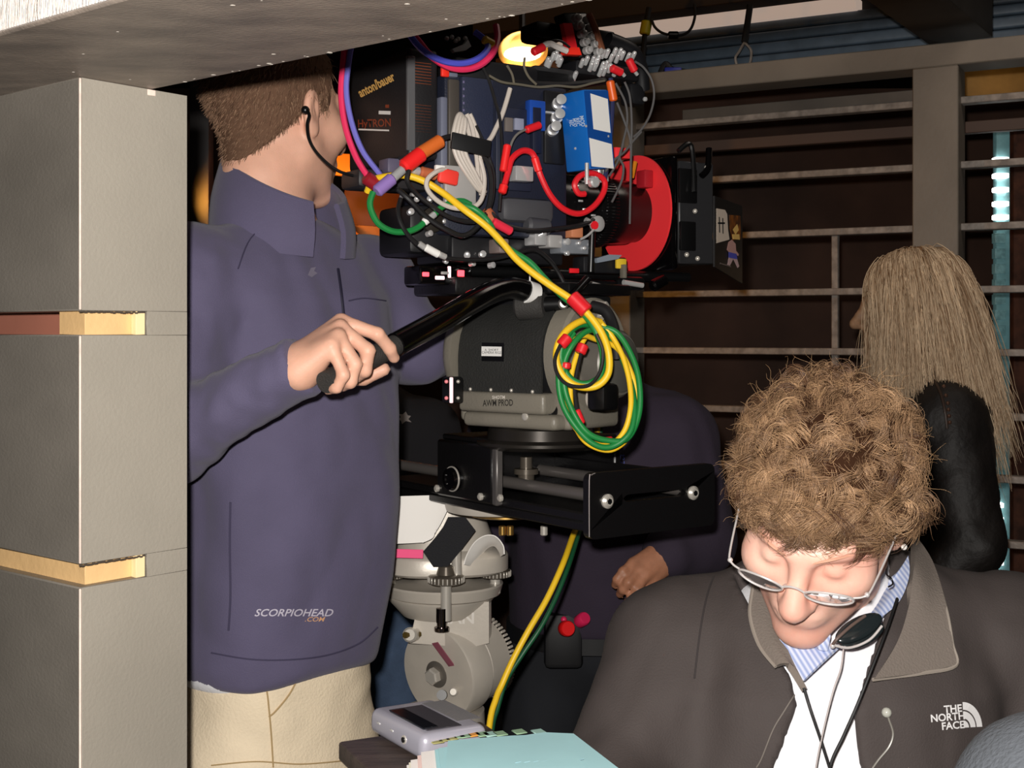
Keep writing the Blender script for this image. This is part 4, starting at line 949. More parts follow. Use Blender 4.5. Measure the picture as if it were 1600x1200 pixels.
MB().lathe(hipc + Vector((0, 0, -0.012)), (0, 0, 1), [(0, 0.15), (0.004, 0.166), (0.034, 0.166), (0.038, 0.15)], 40).build('belt', BLACKM, pc)
shoes(pc, [(hipc.x - 0.11, hipc.y, 0, -1), (hipc.x + 0.11, hipc.y, 0, -1)])
hair_on('hair', hc_, hR, man_cap, (L3(40, 30, 24), L3(90, 70, 54)), 1500, 0.02, pc)
BT = M('blue_thread', (74, 84, 170), 0.6)
print_on('lettering', text_mesh('SPORTS', 0.03), csb, 961, 715, 11, BT, cs, 0, 0.80); print_on('lettering', text_mesh('VISION', 0.03), csb, 961, 725, 11, BT, cs, 0, 0.88)
RED = M('red_plastic', (236, 24, 26), 0.4); PINK = M('pink_plastic', (226, 40, 92), 0.4)
b0 = P(884, 985, 2.30)
t = thing('tape_roll', 'bright red and pink tape rolls clipped to the belt of the person behind the tripod', 'tape', b0)
MB().lathe(P(882, 982, 2.29), (0.3, -0.9, 0.2), [(0, 0.012), (0.003, 0.014), (0.017, 0.014), (0.02, 0.012)], 20).build('red_roll', RED, t)
MB().lathe(P(904, 972, 2.30), (0.5, -0.7, 0.5), [(0, 0.010), (0.003, 0.012), (0.02, 0.012), (0.023, 0.010)], 20).build('pink_roll', PINK, t)
MB().ball(P(881, 968, 2.30), 0.006, 10).build('pink_bead', PINK, t)
MB().box(P(880, 1000, 2.325), (0.07, 0.03, 0.10), None, 0.01).build('pouch', BLACKM, t)

# dark jacket and jeans, behind the man in navy
pd = thing('person', 'person in black jacket and blue jeans half hidden behind the man in navy', 'person', (P(552, 900, 2.6).x, 2.62, 0))
dx = P(552, 900, 2.6).x; dh = P(560, 500, 2.58); dR = head_R((0.5, -0.5, -0.3), (0.1, 0.1, 1))
def d_body(p):
    d = head_f(in_head(dh, dR)(p)); d = smin(d, s_cap(p, dh + Vector((0, 0.02, -0.08)), (dx - 0.02, 2.62, 1.16), 0.055, 0.07), 0.03); d = smin(d, s_cap(p, (dx, 2.62, 0.85), (dx, 2.62, 1.12), 0.1, 0.1), 0.04)
    for s in (-1, 1):
        w = Vector((dx + 0.16 * s, 2.47, 0.86)); d = smin(d, s_cap(p, (dx + 0.17 * s, 2.62, 1.12), (dx + 0.22 * s, 2.60, 0.94), 0.05, 0.04), 0.03); d = smin(d, s_cap(p, (dx + 0.22 * s, 2.60, 0.94), w, 0.04, 0.028), 0.02)
        kn = [w + Vector((-0.02 * s, -0.06, 0.03 - 0.018 * i)) for i in range(4)]; fg = [[k + Vector((-0.03 * s, -0.01, 0)), k + Vector((-0.045 * s, 0.01, 0)), k + Vector((-0.035 * s, 0.025, 0))] for k in kn]
        d = smin(d, hand_f(p, w, kn, fg, [w, w + Vector((-0.02 * s, -0.03, 0.045)), w + Vector((-0.045 * s, -0.05, 0.04))]), 0.01)
    return d
soft('body', d_body, (dx - 0.36, 2.34, 0.74), (dx + 0.36, 2.86, 1.58), 0.0055, SKIN_C, pd)
def d_jacket(p):
    d = s_loft(p, [(0.78, dx, 2.62, 0.12, 0.17), (0.95, dx, 2.62, 0.13, 0.18), (1.12, dx, 2.62, 0.13, 0.185), (1.2, dx - 0.01, 2.62, 0.1, 0.15), (1.25, dx - 0.02, 2.62, 0.08, 0.09)], -math.pi / 2, 2.4)
    for s in (-1, 1): d = smin(d, s_cap(p, (dx + 0.16 * s, 2.62, 1.13), (dx + 0.22 * s, 2.60, 0.94), 0.075, 0.06), 0.04); d = smin(d, s_cap(p, (dx + 0.22 * s, 2.60, 0.94), (dx + 0.17 * s, 2.49, 0.87), 0.06, 0.05), 0.02)
    return d + wrinkle(p, (9, 9, 6), 0.01, 41)
dj = soft('jacket', d_jacket, (dx - 0.36, 2.36, 0.74), (dx + 0.36, 2.84, 1.3), 0.0105, BLK_CL, pd); djb = bvh_of(dj)
print_on('chest_emblem', poly_mesh([[(-.55, -.15), (-.3, 0.05), (-.45, .3), (-.15, .28), (.1, .5), (.25, .2), (.5, .15), (.3, -.1), (.55, -.35), (.1, -.25), (-.2, -.5), (-.3, -.2)]]), djb, 634, 667, 22, M('grey_thread', (150, 140, 136), 0.7), dj)
def d_trou(p):
    d = s_ell(p, (dx, 2.62, 0.78), (0.165, 0.12, 0.12))
    for s in (-1, 1):
        d = smin(d, s_cap(p, (dx + 0.08 * s, 2.62, 0.74), (dx + 0.1 * s, 2.58, 0.42), 0.088, 0.072), 0.02); d = smin(d, s_cap(p, (dx + 0.1 * s, 2.58, 0.42), (dx + 0.1 * s, 2.63, 0.04), 0.072, 0.06), 0.02)
    return np.maximum(d + wrinkle(p, (12, 12, 14), 0.012, 6), 0.025 - p[:, 2])
soft('jeans', d_trou, (dx - 0.3, 2.35, 0), (dx + 0.3, 2.86, 0.92), 0.012, DENIM, pd)
shoes(pd, [(dx - 0.1, 2.6, 0, -1), (dx + 0.1, 2.6, 0, -1)]); hair_on('hair', dh, dR, man_cap, (L3(30, 24, 20), L3(70, 54, 44)), 800, 0.02, pd)

pd.location.y += 0.27; pd.location.x -= 0.025
# long pale hair and black leather, by the cage
pe = thing('person', 'person with long straggly pale hair in studded black leather jacket facing left by the cage', 'person', (P(1440, 700, 2.8).x, 2.8, 0))
eh = P(1420, 480, 2.80); eR = head_R((-0.97, 0.22, -0.05), (0, 0, 1)); ex_ = P(1440, 700, 2.82).x; ey = 2.82
def e_body(p):
    d = head_f(in_head(eh, eR)(p), 1.0, 0.95); d = smin(d, s_cap(p, (ex_, ey, 1.2), (ex_ - 0.01, ey, 1.28), 0.07, 0.06), 0.03); d = smin(d, s_cap(p, (ex_, ey, 0.95), (ex_, ey, 1.16), 0.1, 0.1), 0.05)
    for s in (-1, 1):
        e = Vector((ex_ + 0.03, ey + 0.23 * s, 0.92)); w = Vector((ex_ - 0.12, ey + 0.2 * s, 0.74)); d = smin(d, s_cap(p, (ex_, ey + 0.17 * s, 1.18), e, 0.05, 0.04), 0.03); d = smin(d, s_cap(p, e, w, 0.04, 0.028), 0.02)
        kn = [w + Vector((-0.03, 0.0 + 0.018 * (i - 1.5), -0.06)) for i in range(4)]; fg = [[k + Vector((-0.01, 0, -0.035)), k + Vector((0.0, 0, -0.055)), k + Vector((0.015, 0, -0.065))] for k in kn]
        d = smin(d, hand_f(p, w, kn, fg, [w, w + Vector((-0.05, 0.0, -0.03)), w + Vector((-0.07, 0, -0.06))]), 0.01)
    return d
soft('body', e_body, (eh.x - 0.16, ey - 0.34, 0.6), (eh.x + 0.26, ey + 0.34, 1.56), 0.0055, SKIN_E, pe)
def e_jacket(p):
    d = s_loft(p, [(0.66, ex_, ey, 0.12, 0.17), (0.9, ex_, ey, 0.12, 0.175), (1.12, ex_ + 0.005, ey, 0.13, 0.19), (1.2, ex_ + 0.01, ey, 0.12, 0.17), (1.26, ex_ + 0.01, ey, 0.075, 0.1), (1.30, ex_ + 0.005, ey, 0.06, 0.07)], math.pi, 2.3)
    for s in (-1, 1): d = smin(d, s_cap(p, (ex_ + 0.005, ey + 0.15 * s, 1.17), (ex_ + 0.03, ey + 0.23 * s, 0.92), 0.085, 0.066), 0.05); d = smin(d, s_cap(p, (ex_ + 0.03, ey + 0.23 * s, 0.92), (ex_ - 0.10, ey + 0.2 * s, 0.76), 0.066, 0.05), 0.02)
    return d + wrinkle(p, (12, 12, 9), 0.010, 51)
ej = soft('leather_jacket', e_jacket, (ex_ - 0.26, ey - 0.4, 0.62), (ex_ + 0.26, ey + 0.4, 1.33), 0.0085, LEATHER, pe); ejb = bvh_of(ej)
m = MB()
for (x, y) in ((1459, 578), (1466, 588), (1478, 618), (1481, 630), (1482, 640), (1483, 650), (1475, 604), (1452, 572), (1484, 660)):
    h, n = hit(ejb, x, y)
    if h is not None: MB().ball(h, 0.0045, 8).build('stud', M('stud', (170, 130, 110), 0.3, 0.9), ej)
on_seam('shoulder_piping', [(1385, 612), (1395, 590), (1412, 576), (1432, 574), (1452, 585), (1468, 610), (1476, 640), (1480, 670)], ejb, 0.003, M('leather_edge', (60, 46, 38), 0.4), ej)
def e_trou(p):
    d = s_ell(p, (ex_, ey, 0.68), (0.12, 0.16, 0.12))
    for s in (-1, 1): d = smin(d, s_cap(p, (ex_, ey + 0.085 * s, 0.62), (ex_ - 0.02, ey + 0.1 * s, 0.36), 0.085, 0.07), 0.02); d = smin(d, s_cap(p, (ex_ - 0.02, ey + 0.1 * s, 0.36), (ex_ + 0.02, ey + 0.1 * s, 0.04), 0.07, 0.06), 0.02)
    return np.maximum(d, 0.025 - p[:, 2])
soft('trousers', e_trou, (ex_ - 0.26, ey - 0.3, 0), (ex_ + 0.26, ey + 0.3, 0.82), 0.015, DKTROU, pe); shoes(pe, [(ex_, ey - 0.1, -1, 0), (ex_, ey + 0.1, -1, 0)])
def e_cap(p):
    d = s_ell(p, (0, -0.022, 0.034), (0.088, 0.112, 0.098)) + 0.004 * smooth_noise(p, 40); y, z = p[:, 1], p[:, 2]
    return smax(d, np.where(y < 0.01, -0.09, np.where(y < 0.05, -0.09 + (y - 0.01) * 3.2, 0.038 + (y - 0.05) * 0.8)) - z, 0.012)
cv, cq = sdf_mesh(e_cap, (-0.12, -0.16, -0.12), (0.12, 0.13, 0.16), 0.006); cn = v_normals(cv, cq)
EC, ER = np.array([0, -0.022, 0.03]), np.array([0.093, 0.117, 0.104])
def fall(n, mask, lo, hi, back, jit, r):
    """strands that slide over the head and then hang"""
    k = RNG.choice(np.where(mask)[0], n); p = cv[k].copy(); S_ = 14; ln = RNG.uniform(lo, hi, (n, 1)); ds = ln / (S_ - 1)
    lump = smooth_noise(p, 45)[:, None]; side = np.where(np.abs(p[:, :1]) < 0.012, np.sign(RNG.normal(size=(n, 1))), np.sign(p[:, :1]))
    v = cn[k] * 0.15 + side * np.array([[0.8, 0, 0]]) + np.array([[0, -back, -0.3]]); out = [p.copy()]
    er = ER * (1 + 0.05 * lump + RNG.normal(size=(n, 1)) * 0.02)
    drift = np.array([[0, 1, 0]]) * lump * 0.34 + RNG.normal(size=(n, 3)) * 0.08
    for s in range(S_ - 1):
        v = v * 0.62 + (np.array([[0, -back, -1.0]]) + drift * (s / S_)) * 0.38 + RNG.normal(size=(n, 3)) * jit; v /= np.linalg.norm(v, axis=1, keepdims=True) + 1e-9
        p = p + v * ds; q = (p - EC) / er; lv = np.linalg.norm(q, axis=1, keepdims=True); ins = (lv < 1) & (p[:, 2:3] > -0.06)
        p = np.where(ins, EC + (p - EC) / np.maximum(lv, 0.2), p); out.append(p.copy())
    sv, sq = strands(np.stack(out, 1), r); return sv, sq, n * S_ * 3
zz = cv[:, 2]; yy = cv[:, 1]; xx = cv[:, 0]
A = fall(2600, (zz > 0.03), 0.20, 0.33, 0.06, 0.05, 0.0012); Bk = fall(1500, (yy < -0.03), 0.22, 0.40, 0.14, 0.05, 0.0012); Cf = fall(700, (yy > -0.01) & (yy < 0.05) & (zz > 0.03), 0.22, 0.36, -0.03, 0.05, 0.0012)
hv = np.concatenate([A[0], Bk[0], Cf[0]]); hq = np.concatenate([A[1], Bk[1] + len(A[0]), Cf[1] + len(A[0]) + len(Bk[0])]); n_ = len(hv) // 42
tone = np.clip(RNG.normal(0.5, 0.28, n_), 0, 1)[:, None]; hcol = np.repeat(L3(150, 116, 84) * (1 - tone) + L3(252, 224, 188) * tone, 42, 0)
hair_obj('long_hair', wv(cv, eh, eR), cq, L3(150, 112, 76), wv(hv, eh, eR), hq, hcol, pe, 0.6)
bp = [eh + Vector((eR @ V3(q)).tolist()) for q in ((0, 0.078, -0.112), (0, 0.094, -0.15), (0.004, 0.10, -0.185), (0, 0.104, -0.21))]
MB().tube(bp, [0.011, 0.009, 0.006, 0.003], 8).build('chin_beard', M('beard', (176, 140, 108), 0.8, bump=0.6, bscale=200), pe)

# blue grey shoulder close to the lens at the lower right
pf = thing('person', 'person in grey blue fleece close to the lens, shoulder at the lower right corner', 'person', (0.53, 0.83, 0))
FL = M('grey_blue_fleece', (78, 82, 88), 0.95, bump=0.4, bscale=300, var=0.1)
fS = [Vector((0.372, 0.78, 1.032)), Vector((0.70, 0.84, 1.032))]; fh = Vector((0.55, 0.79, 1.30)); fR = head_R((-0.3, 0.9, -0.2), (0, 0.1, 1))
def f_body(p):
    d = head_f(in_head(fh, fR)(p)); d = smin(d, s_cap(p, fh + Vector((0, 0, -0.1)), (0.54, 0.82, 1.06), 0.055, 0.06), 0.03); return smin(d, s_cap(p, (0.54, 0.82, 0.7), (0.54, 0.82, 1.0), 0.1, 0.1), 0.04)
soft('body', f_body, (0.40, 0.62, 0.55), (0.71, 0.98, 1.47), 0.006, SKIN_M, pf)
def f_jacket(p):
    d = s_loft(p, [(0.55, 0.53, 0.82, 0.12, 0.17), (0.8, 0.53, 0.82, 0.12, 0.18), (1.0, 0.535, 0.82, 0.12, 0.18), (1.08, 0.54, 0.82, 0.09, 0.12), (1.12, 0.54, 0.82, 0.07, 0.075)], math.pi / 2 + 0.2, 2.3)
    for s, S in zip((-1, 1), fS): E = S + Vector((0.05 * s, 0.06, -0.28)); d = smin(d, s_cap(p, (0.54, 0.82, 1.03), S, 0.07, 0.075), 0.05); d = smin(d, s_cap(p, S, E, 0.08, 0.065), 0.03); d = smin(d, s_cap(p, E, E + Vector((-0.04 * s, 0.06, -0.05)), 0.065, 0.045), 0.03)
    return d + wrinkle(p, (9, 9, 9), 0.006, 61)
soft('fleece', f_jacket, (0.22, 0.60, 0.5), (0.88, 1.16, 1.17), 0.009, FL, pf)
def f_trou(p):
    d = s_ell(p, (0.53, 0.82, 0.6), (0.18, 0.14, 0.1))
    for s in (-1, 1): d = smin(d, s_cap(p, (0.53 + 0.085 * s, 0.82, 0.58), (0.53 + 0.09 * s, 0.82, 0.05), 0.09, 0.06), 0.03)
    return np.maximum(d, 0.025 - p[:, 2])
soft('trousers', f_trou, (0.26, 0.62, 0), (0.80, 1.02, 0.74), 0.015, DKTROU, pf); shoes(pf, [(0.44, 0.80, 0, 1), (0.62, 0.80, 0, 1)])
hair_on('hair', fh, fR, man_cap, (L3(50, 38, 30), L3(90, 70, 54)), 5000, 0.016, pf, 0.0004)
pf.location.y += 0.022; pf.location.x -= 0.016
# ------------------------------------------------------------------ tripod head, sliding plate, pedestal, film camera
HEADG = M('head_grey', (132, 126, 114), 0.42, bump=0.12, bscale=300, var=0.12, vscale=12)
COVER = M('head_cover', (40, 40, 38), 0.7, bump=0.4, bscale=400, var=0.2, vscale=20)
STEEL = M('steel', (206, 200, 190), 0.28, 0.4)
CASTM = M('cast_metal', (200, 192, 180), 0.36, 0.15, bump=0.04, bscale=250, var=0.12, vscale=15)
BRASS = M('brass', (200, 160, 90), 0.3, 0.9)
PLATE = M('black_anodised', (15, 14, 15), 0.35, spec=0.5, bump=0.08, bscale=200)
GLOSS = M('gloss_black', (6, 5, 6), 0.16, spec=0.7)
RUB = M('rubber_grey', (52, 50, 48), 0.7, bump=0.4, bscale=500)
WHITE = M('white_label', (244, 242, 238), 0.6)
YEL = M('yellow_cable', (250, 204, 40), 0.45); GRN = M('green_cable', (28, 130, 62), 0.45); REDC = M('red_cable', (232, 34, 44), 0.4); PINKC = M('pink_cable', (236, 52, 100), 0.4)
BLUC = M('blue_cable', (84, 88, 204), 0.4); GRYC = M('grey_cable', (206, 196, 186), 0.5); BLKC = M('black_cable', (30, 29, 30), 0.4); ORC = M('orange_tape', (226, 112, 44), 0.45); PURC = M('purple_tape', (150, 120, 190), 0.5)
LED = M('red_led', (255, 70, 80), 0.4, emit=(255, 60, 70), estr=4); LEDW = M('pink_display', (255, 210, 214), 0.4, emit=(255, 190, 196), estr=2.2)

# ---- pedestal on the left of the sliding plate
PY = 2.06; px0 = 693; pc_ = P(px0, 520, PY); S1 = PY / F
def pz(y): return CH + (HZ - y) / F * PY
def pp(x, y, dy=0.0): return P(x, y, PY + dy)
base = Vector((pc_.x, PY, 0))
t = thing('pedestal', 'grey metal camera pedestal with levelling knobs and a round tilt joint under the sliding plate', 'pedestal', base)
up = Vector((0, 0, 1))
MB().lathe(base, up, [(0, 0.145), (0.03, 0.15), (0.05, 0.14), (0.08, 0.09), (0.6, 0.072), (pz(1108), 0.066)], 36).build('column', CASTM, t)
# round tilt joint: two discs on an axis pointing to the viewer's left
ja = Vector((-0.62, -0.76, -0.10)).normalized(); jc = P(710, 1041, PY)
MB().lathe(jc - ja * 0.01, ja, [(0, 0.072), (0.003, 0.0755), (0.046, 0.0755), (0.05, 0.073), (0.052, 0.052), (0.0525, 0.004)], 48).build('joint_disc', CASTM, t)
MB().lathe(jc - ja * 0.062, ja, [(0, 0.064), (0.003, 0.069), (0.046, 0.069), (0.049, 0.065)], 48).build('joint_disc', CASTM, t)
m = MB(); rr = ja.orthogonal().normalized(); qq = ja.cross(rr)
for k in range(64):
    a = 2 * math.pi * k / 64; d = rr * math.cos(a) + qq * math.sin(a); m.box(jc - ja * 0.065 + d * 0.069, (0.004, 0.004, 0.01), Matrix((d, ja.cross(d), ja)).transposed(), 0.0005, 1)
tag(m.build('toothed_edge', CASTM, t), kind='stuff')
jf = jc + ja * 0.0425
MB().lathe(jf, ja, [(0, 0.0215), (0.001, 0.0215), (0.002, 0.019)], 32).build('boss', M('cast_dark', (128, 122, 114), 0.4, 0.6), t)
MB().lathe(jf + rr * 0.003, ja, [(0, 0.0135), (0.011, 0.0135), (0.013, 0.011)], 6).build('hex_bolt', STEEL, t)
bd = lambda x, y, lift=0.0: (lambda o: o)(P(x, y, PY - 0.052 - lift))
MB().cyl(P(650, 990, PY - 0.03), P(662, 990, PY - 0.085) + Vector((-0.022, 0, -0.002)), 0.0115, n=18, bev=0.003).build('cap_screw', STEEL, t)
MB().cyl(P(655, 991, PY - 0.058), P(655, 991, PY - 0.0885) + Vector((-0.0222, 0, -0.0015)), 0.005, n=6).build('socket', M('socket_brass', (120, 100, 50), 0.5, 0.7), t)
MB().cyl(P(696, 1086, PY - 0.0), P(690, 1086, PY - 0.060), 0.008, n=16).build('bolt_hole', BLACK, t); MB().cyl(P(716, 1080, PY - 0.01), P(708, 1081, PY - 0.066), 0.007, n=16, bev=0.002).build('pin', STEEL, t)
a0, a1 = P(682, 1003, PY - 0.062), P(722, 1058, PY - 0.045); d0 = (a1 - a0).normalized(); R0 = Matrix((d0, ja.cross(d0).normalized(), ja)).transposed()
MB().box((a0 + a1) / 2 + ja * 0.004, ((a1 - a0).length, 0.013, 0.002), R0, 0.0004, 1).build('scale_strip', M('scale_purple', (140, 78, 92), 0.4), t)
# arm casting with raised letters
m = MB().prism([pp(640, 1005, -0.05), pp(652, 948, -0.05), pp(764, 940, -0.05), pp(764, 1005, -0.05), pp(735, 1012, -0.05)], (0, 0.09, 0)); m.build('arm_casting', CASTM, t)
MB().lathe(pp(738, 1000, 0.0), up, [(0, 0.031), (pz(925) - pz(1000), 0.031)], 28).build('arm_casting', CASTM, t)
lt_ = text_mesh('MAN', 0.02, 0, 1.0, 0.12)
for v in lt_.vertices: v.co = P(716 + v.co.x * 27 - 4, 967 - v.co.y * 24, PY - 0.0505 - 0.001 * (v.co.z))
link('raised_lettering', lt_, M('raised_letter', (214, 208, 200), 0.4, 0.4), t, False)
# neck dish, lower plate, upper plate
MB().lathe(Vector((pc_.x - 0.004, PY, pz(962))), up, [(0, 0.03), (0.004, 0.062), (pz(932) - pz(962), 0.086), (pz(928) - pz(962), 0.087), (pz(926) - pz(962), 0.084)], 44).build('neck_dish', CASTM, t)
MB().lathe(Vector((pc_.x, PY, pz(928))), up, [(0, 0.086), (0.003, 0.092), (0.018, 0.096), (0.021, 0.094), (0.0215, 0.05), (0.03, 0.03), (0.035, 0.03)], 48).build('lower_plate', CASTM, t)
m = MB(); n_ = 48; prof = []
def tri(r, k, o): a = 2 * math.pi * k / n_; return r * (1 + 0.09 * math.cos(3 * (a - o)))
rings = []
for (z, r) in ((pz(888), 0.094), (pz(884), 0.099), (pz(862), 0.099), (pz(858), 0.096), (pz(850), 0.080), (pz(800), 0.062), (pz(784), 0.06)):
    rings.append([Vector((pc_.x + math.cos(2 * math.pi * k / n_) * tri(r, k, -0.4), PY + math.sin(2 * math.pi * k / n_) * tri(r, k, -0.4), z)) for k in range(n_)])
vs = [q for r in rings for q in r]; fs = [(i * n_ + k, i * n_ + (k + 1) % n_, (i + 1) * n_ + (k + 1) % n_, (i + 1) * n_ + k) for i in range(len(rings) - 1) for k in range(n_)]
fs += [tuple(range(n_)), tuple((len(rings) - 1) * n_ + k for k in range(n_))]; m.add(vs, fs); m.build('upper_plate', CASTM, t)
for (x, y, r, dy) in ((610, 893, 0.021, -0.02), (697, 900, 0.0275, -0.095), (774, 891, 0.024, -0.02)):
    c = P(x, y, PY + dy); s = (PY + dy) / F
    k = MB().lathe(c - up * 0.011, up, [(0, r - 0.003), (0.002, r), (0.011, r), (0.013, r - 0.003), (0.014, r * 0.55), (0.026, r * 0.42), (0.028, r * 0.3)], 30).build('levelling_knob', M('dark_chrome', (104, 96, 86), 0.25, 0.5), t)
    m = MB()
    for q in range(26):
        a = 2 * math.pi * q / 26; m.box(c + Vector((math.cos(a) * r, math.sin(a) * r, -0.0045)), (0.003, 0.0022, 0.009), Matrix.Rotation(a, 3, 'Z'), 0.0006, 1)
    tag(m.build('knurling', STEEL, k), kind='stuff')
    MB().cyl(c - up * (0.068 if dy < -0.05 else 0.036), c - up * 0.01, 0.0085, n=16).build('knob_screw', STEEL, k)
c = P(690, 985, PY - 0.098); MB().lathe(c, up, [(0, 0.0115), (0.005, 0.0115), (0.0052, 0.0075), (0.012, 0.0075), (0.0125, 0.0085), (0.034, 0.0085)], 18).build('plunger', M('chrome', (150, 140, 140), 0.15, 1.0), t)
MB().tube([P(728, 880, PY - 0.06) + Vector((0.012 * math.cos(q * 0.8), 0.012 * math.sin(q * 0.8), 0.0011 * q - 0.012)) for q in range(28)], 0.0018, 6, 2).build('spring', STEEL, t)
MB().cyl(P(712, 842, PY - 0.092), P(714, 898, PY - 0.092), 0.008, n=16).build('bolt', STEEL, t)
# wrap of white card, pink and black tape
t2 = thing('white_card', 'white curled card wrapped round the top of the pedestal', 'card', pp(650, 848, -0.1))
wr = []
for j, y in enumerate((776, 800, 825, 842, 850)):
    row = []
    for i, x in enumerate((560, 600, 640, 675, 712 - j * 13)):
        xx_ = min(x, 712 - (0, 2, 12, 32, 52)[j]); row.append(P(xx_, y - (x - 600) * 0.03 + (12 if False else 0), PY - 0.108 + 0.028 * ((xx_ - 640) / 90) ** 2))
    wr.append(row)
MB().sheet(wr, 0.0016, 4).build('card', M('white_card', (250, 246, 240), 0.7), t2)
t2 = thing('paper_curl', 'white curl of paper stuck beside the black tape on the pedestal', 'paper', pp(758, 866, -0.09))
rows = [[P(x, y, PY - 0.105) for x, y in ((725, 882), (730, 866), (742, 847), (758, 837), (774, 838), (786, 852), (788, 866))], [P(x, y, PY - 0.085) for x, y in ((733, 884), (741, 872), (752, 856), (764, 847), (776, 848), (783, 858), (785, 868))], [P(x, y, PY - 0.06) for x, y in ((742, 886), (749, 874), (756, 862), (766, 854), (774, 854), (780, 862), (783, 870))]]
MB().sheet(rows, 0.0016, 4).build('curl', M('white_card', (250, 246, 240), 0.7), t2)
t2 = thing('black_tape', 'black cloth tape patch stuck over the pedestal plate', 'tape', pp(700, 884, -0.105))
MB().prism([P(x, y, PY - 0.112 + (y - 808) * 0.0001) for x, y in ((700, 808), (727, 808), (743, 829), (722, 858), (699, 886), (677, 886), (661, 862), (680, 840), (692, 824))], (0, 0.0016, 0)).build('patch', M('black_gaffer', (24, 24, 28), 0.85, bump=0.4, bscale=500), t2)
t2 = thing('pink_tape', 'short strip of fluorescent pink tape on the pedestal plate', 'tape', pp(635, 872, -0.11))
MB().box(P(635, 865, PY - 0.1085), (0.051, 0.0012, 0.0135), Matrix.Rotation(0.03, 3, 'Y'), 0.0003, 1).build('strip', M('fluo_pink', (255, 84, 140), 0.6), t2)

# ---- sliding offset plate (runs towards the viewer's right)
TF = Frame(810, 1.90, 36.0)
zb, zt = 1.093, 1.166
t = thing('sliding_plate', 'long black sliding offset plate with rods and an end plate', 'plate', TF.w(0, 0.02, zb))
ve, ul, ur = 0.255, -0.078, 0.128
TF.box(MB(), ul, ur, -0.36, ve, zb, zb + 0.012, 0.002, 1).build('bed', PLATE, t)
TF.box(MB(), ul, ul + 0.008, -0.36, ve, zb + 0.0122, zb + 0.024, 0.002, 1).build('side_rail', PLATE, t)
TF.box(MB(), ur - 0.008, ur, -0.36, ve, zb + 0.0122, zt - 0.01, 0.002, 1).build('side_rail', PLATE, t)
# end plate with a slot, built as a frame
u0, u1, ze0, ze1 = ul - 0.006, ur + 0.012, zb - 0.008, zt + 0.004
su0, sz0 = TF.atv(972, 790, ve + 0.012); su1, sz1 = TF.atv(1074, 759, ve + 0.012)
out = []
def rr_(u0, u1, z0, z1, r, n=5):
    pts = []
    for cu, cz, a0 in ((u1 - r, z1 - r, 0), (u0 + r, z1 - r, 90), (u0 + r, z0 + r, 180), (u1 - r, z0 + r, 270)):
        for k in range(n + 1): a = math.radians(a0 + 90 * k / n); pts.append((cu + r * math.cos(a), cz + r * math.sin(a)))
    return pts
O_, I_ = rr_(u0, u1, ze0, ze1, 0.010), rr_(su0, su1, sz0 + 0.004, sz1 - 0.004, 0.012)
m = MB(); n = len(O_)
vs = [TF.w(u, v, z) for v in (ve, ve + 0.012) for (u, z) in O_ + I_]
fs = []
for k in range(n):
    k2 = (k + 1) % n; fs += [(k, k2, n + k2, n + k), (2 * n + k, 3 * n + k, 3 * n + k2, 2 * n + k2), (k, 2 * n + k, 2 * n + k2, k2), (n + k, n + k2, 3 * n + k2, 3 * n + k)]
m.add(vs, fs).build('end_plate', PLATE, t)
MB().tube([TF.w(u0 + 0.0005, ve + 0.0118, z) for z in (ze0 + 0.004, ze1 - 0.008)] + [TF.w(u0 + 0.004, ve + 0.0118, ze1 - 0.002), TF.w(u0 + 0.010, ve + 0.0118, ze1)], 0.0007, 6, 3).build('worn_edge', M('worn_metal', (170, 160, 158), 0.4, 0.6), t)
for x, y in ((948, 783), (1082, 770)):
    c = TF.pv(x, y, ve + 0.0118); bolt_ = MB().lathe(c, TF.v, [(0, 0.0095), (0.003, 0.0095), (0.006, 0.006)], 20).build('bolt', STEEL, t)
    MB().lathe(c + TF.v * 0.0061, TF.v, [(0, 0.004), (0.0004, 0.004)], 6).build('bolt_socket', BLACK, bolt_)
for u in (ul + 0.032, ur - 0.035): MB().cyl(TF.w(u, -0.35, zb + 0.042), TF.w(u, ve + 0.001, zb + 0.042), 0.0085, n=20).build('rod', M('dark_steel_rod', (120, 114, 110), 0.3, 0.5), t)
# carriage
v0, v1 = TF.atu(682, 740, ul - 0.010)[0], TF.atu(768, 740, ul - 0.010)[0]
k = thing('x', 'x', 'x', (0, 0, 0)); bpy.data.objects.remove(k)
zc = TF.atu(768, 697, ul - 0.01)[1]
TF.box(MB(), ul - 0.010, ul + 0.004, v0, v1, zb + 0.014, zc, 0.003, 1).build('carriage_wall', PLATE, t)
TF.box(MB(), ur - 0.006, ur + 0.008, v0 + 0.02, v1 + 0.02, zb + 0.014, zc, 0.003, 1).build('carriage_wall', PLATE, t)
TF.box(MB(), ul + 0.004, ur - 0.006, v0, v0 + 0.02, zb + 0.014, zc, 0.002, 1).build('carriage_block', PLATE, t)
TF.box(MB(), ul - 0.010, ul + 0.002, v1 + 0.0002, v1 + 0.012, zb + 0.014, zc, 0.002, 1).build('carriage_lip', M('edge_grey', (96, 92, 90), 0.4, 0.4), t)
TF.box(MB(), ul + 0.0, ur, v0, v1 + 0.02, zc, zc + 0.008, 0.002, 1).build('carriage_top', PLATE, t)
c = TF.pu(711, 748, ul - 0.010)
lk_ = MB().lathe(c, -TF.u, [(0, 0.0185), (0.004, 0.0185), (0.008, 0.0165), (0.012, 0.0155), (0.0125, 0.009), (0.010, 0.008)], 28).build('lock_knob', GLOSS, t)
MB().lathe(c - TF.u * 0.004, -TF.u, [(0, 0.0186), (0.0012, 0.019), (0.0024, 0.0186)], 28).build('knob_ring', STEEL, lk_)
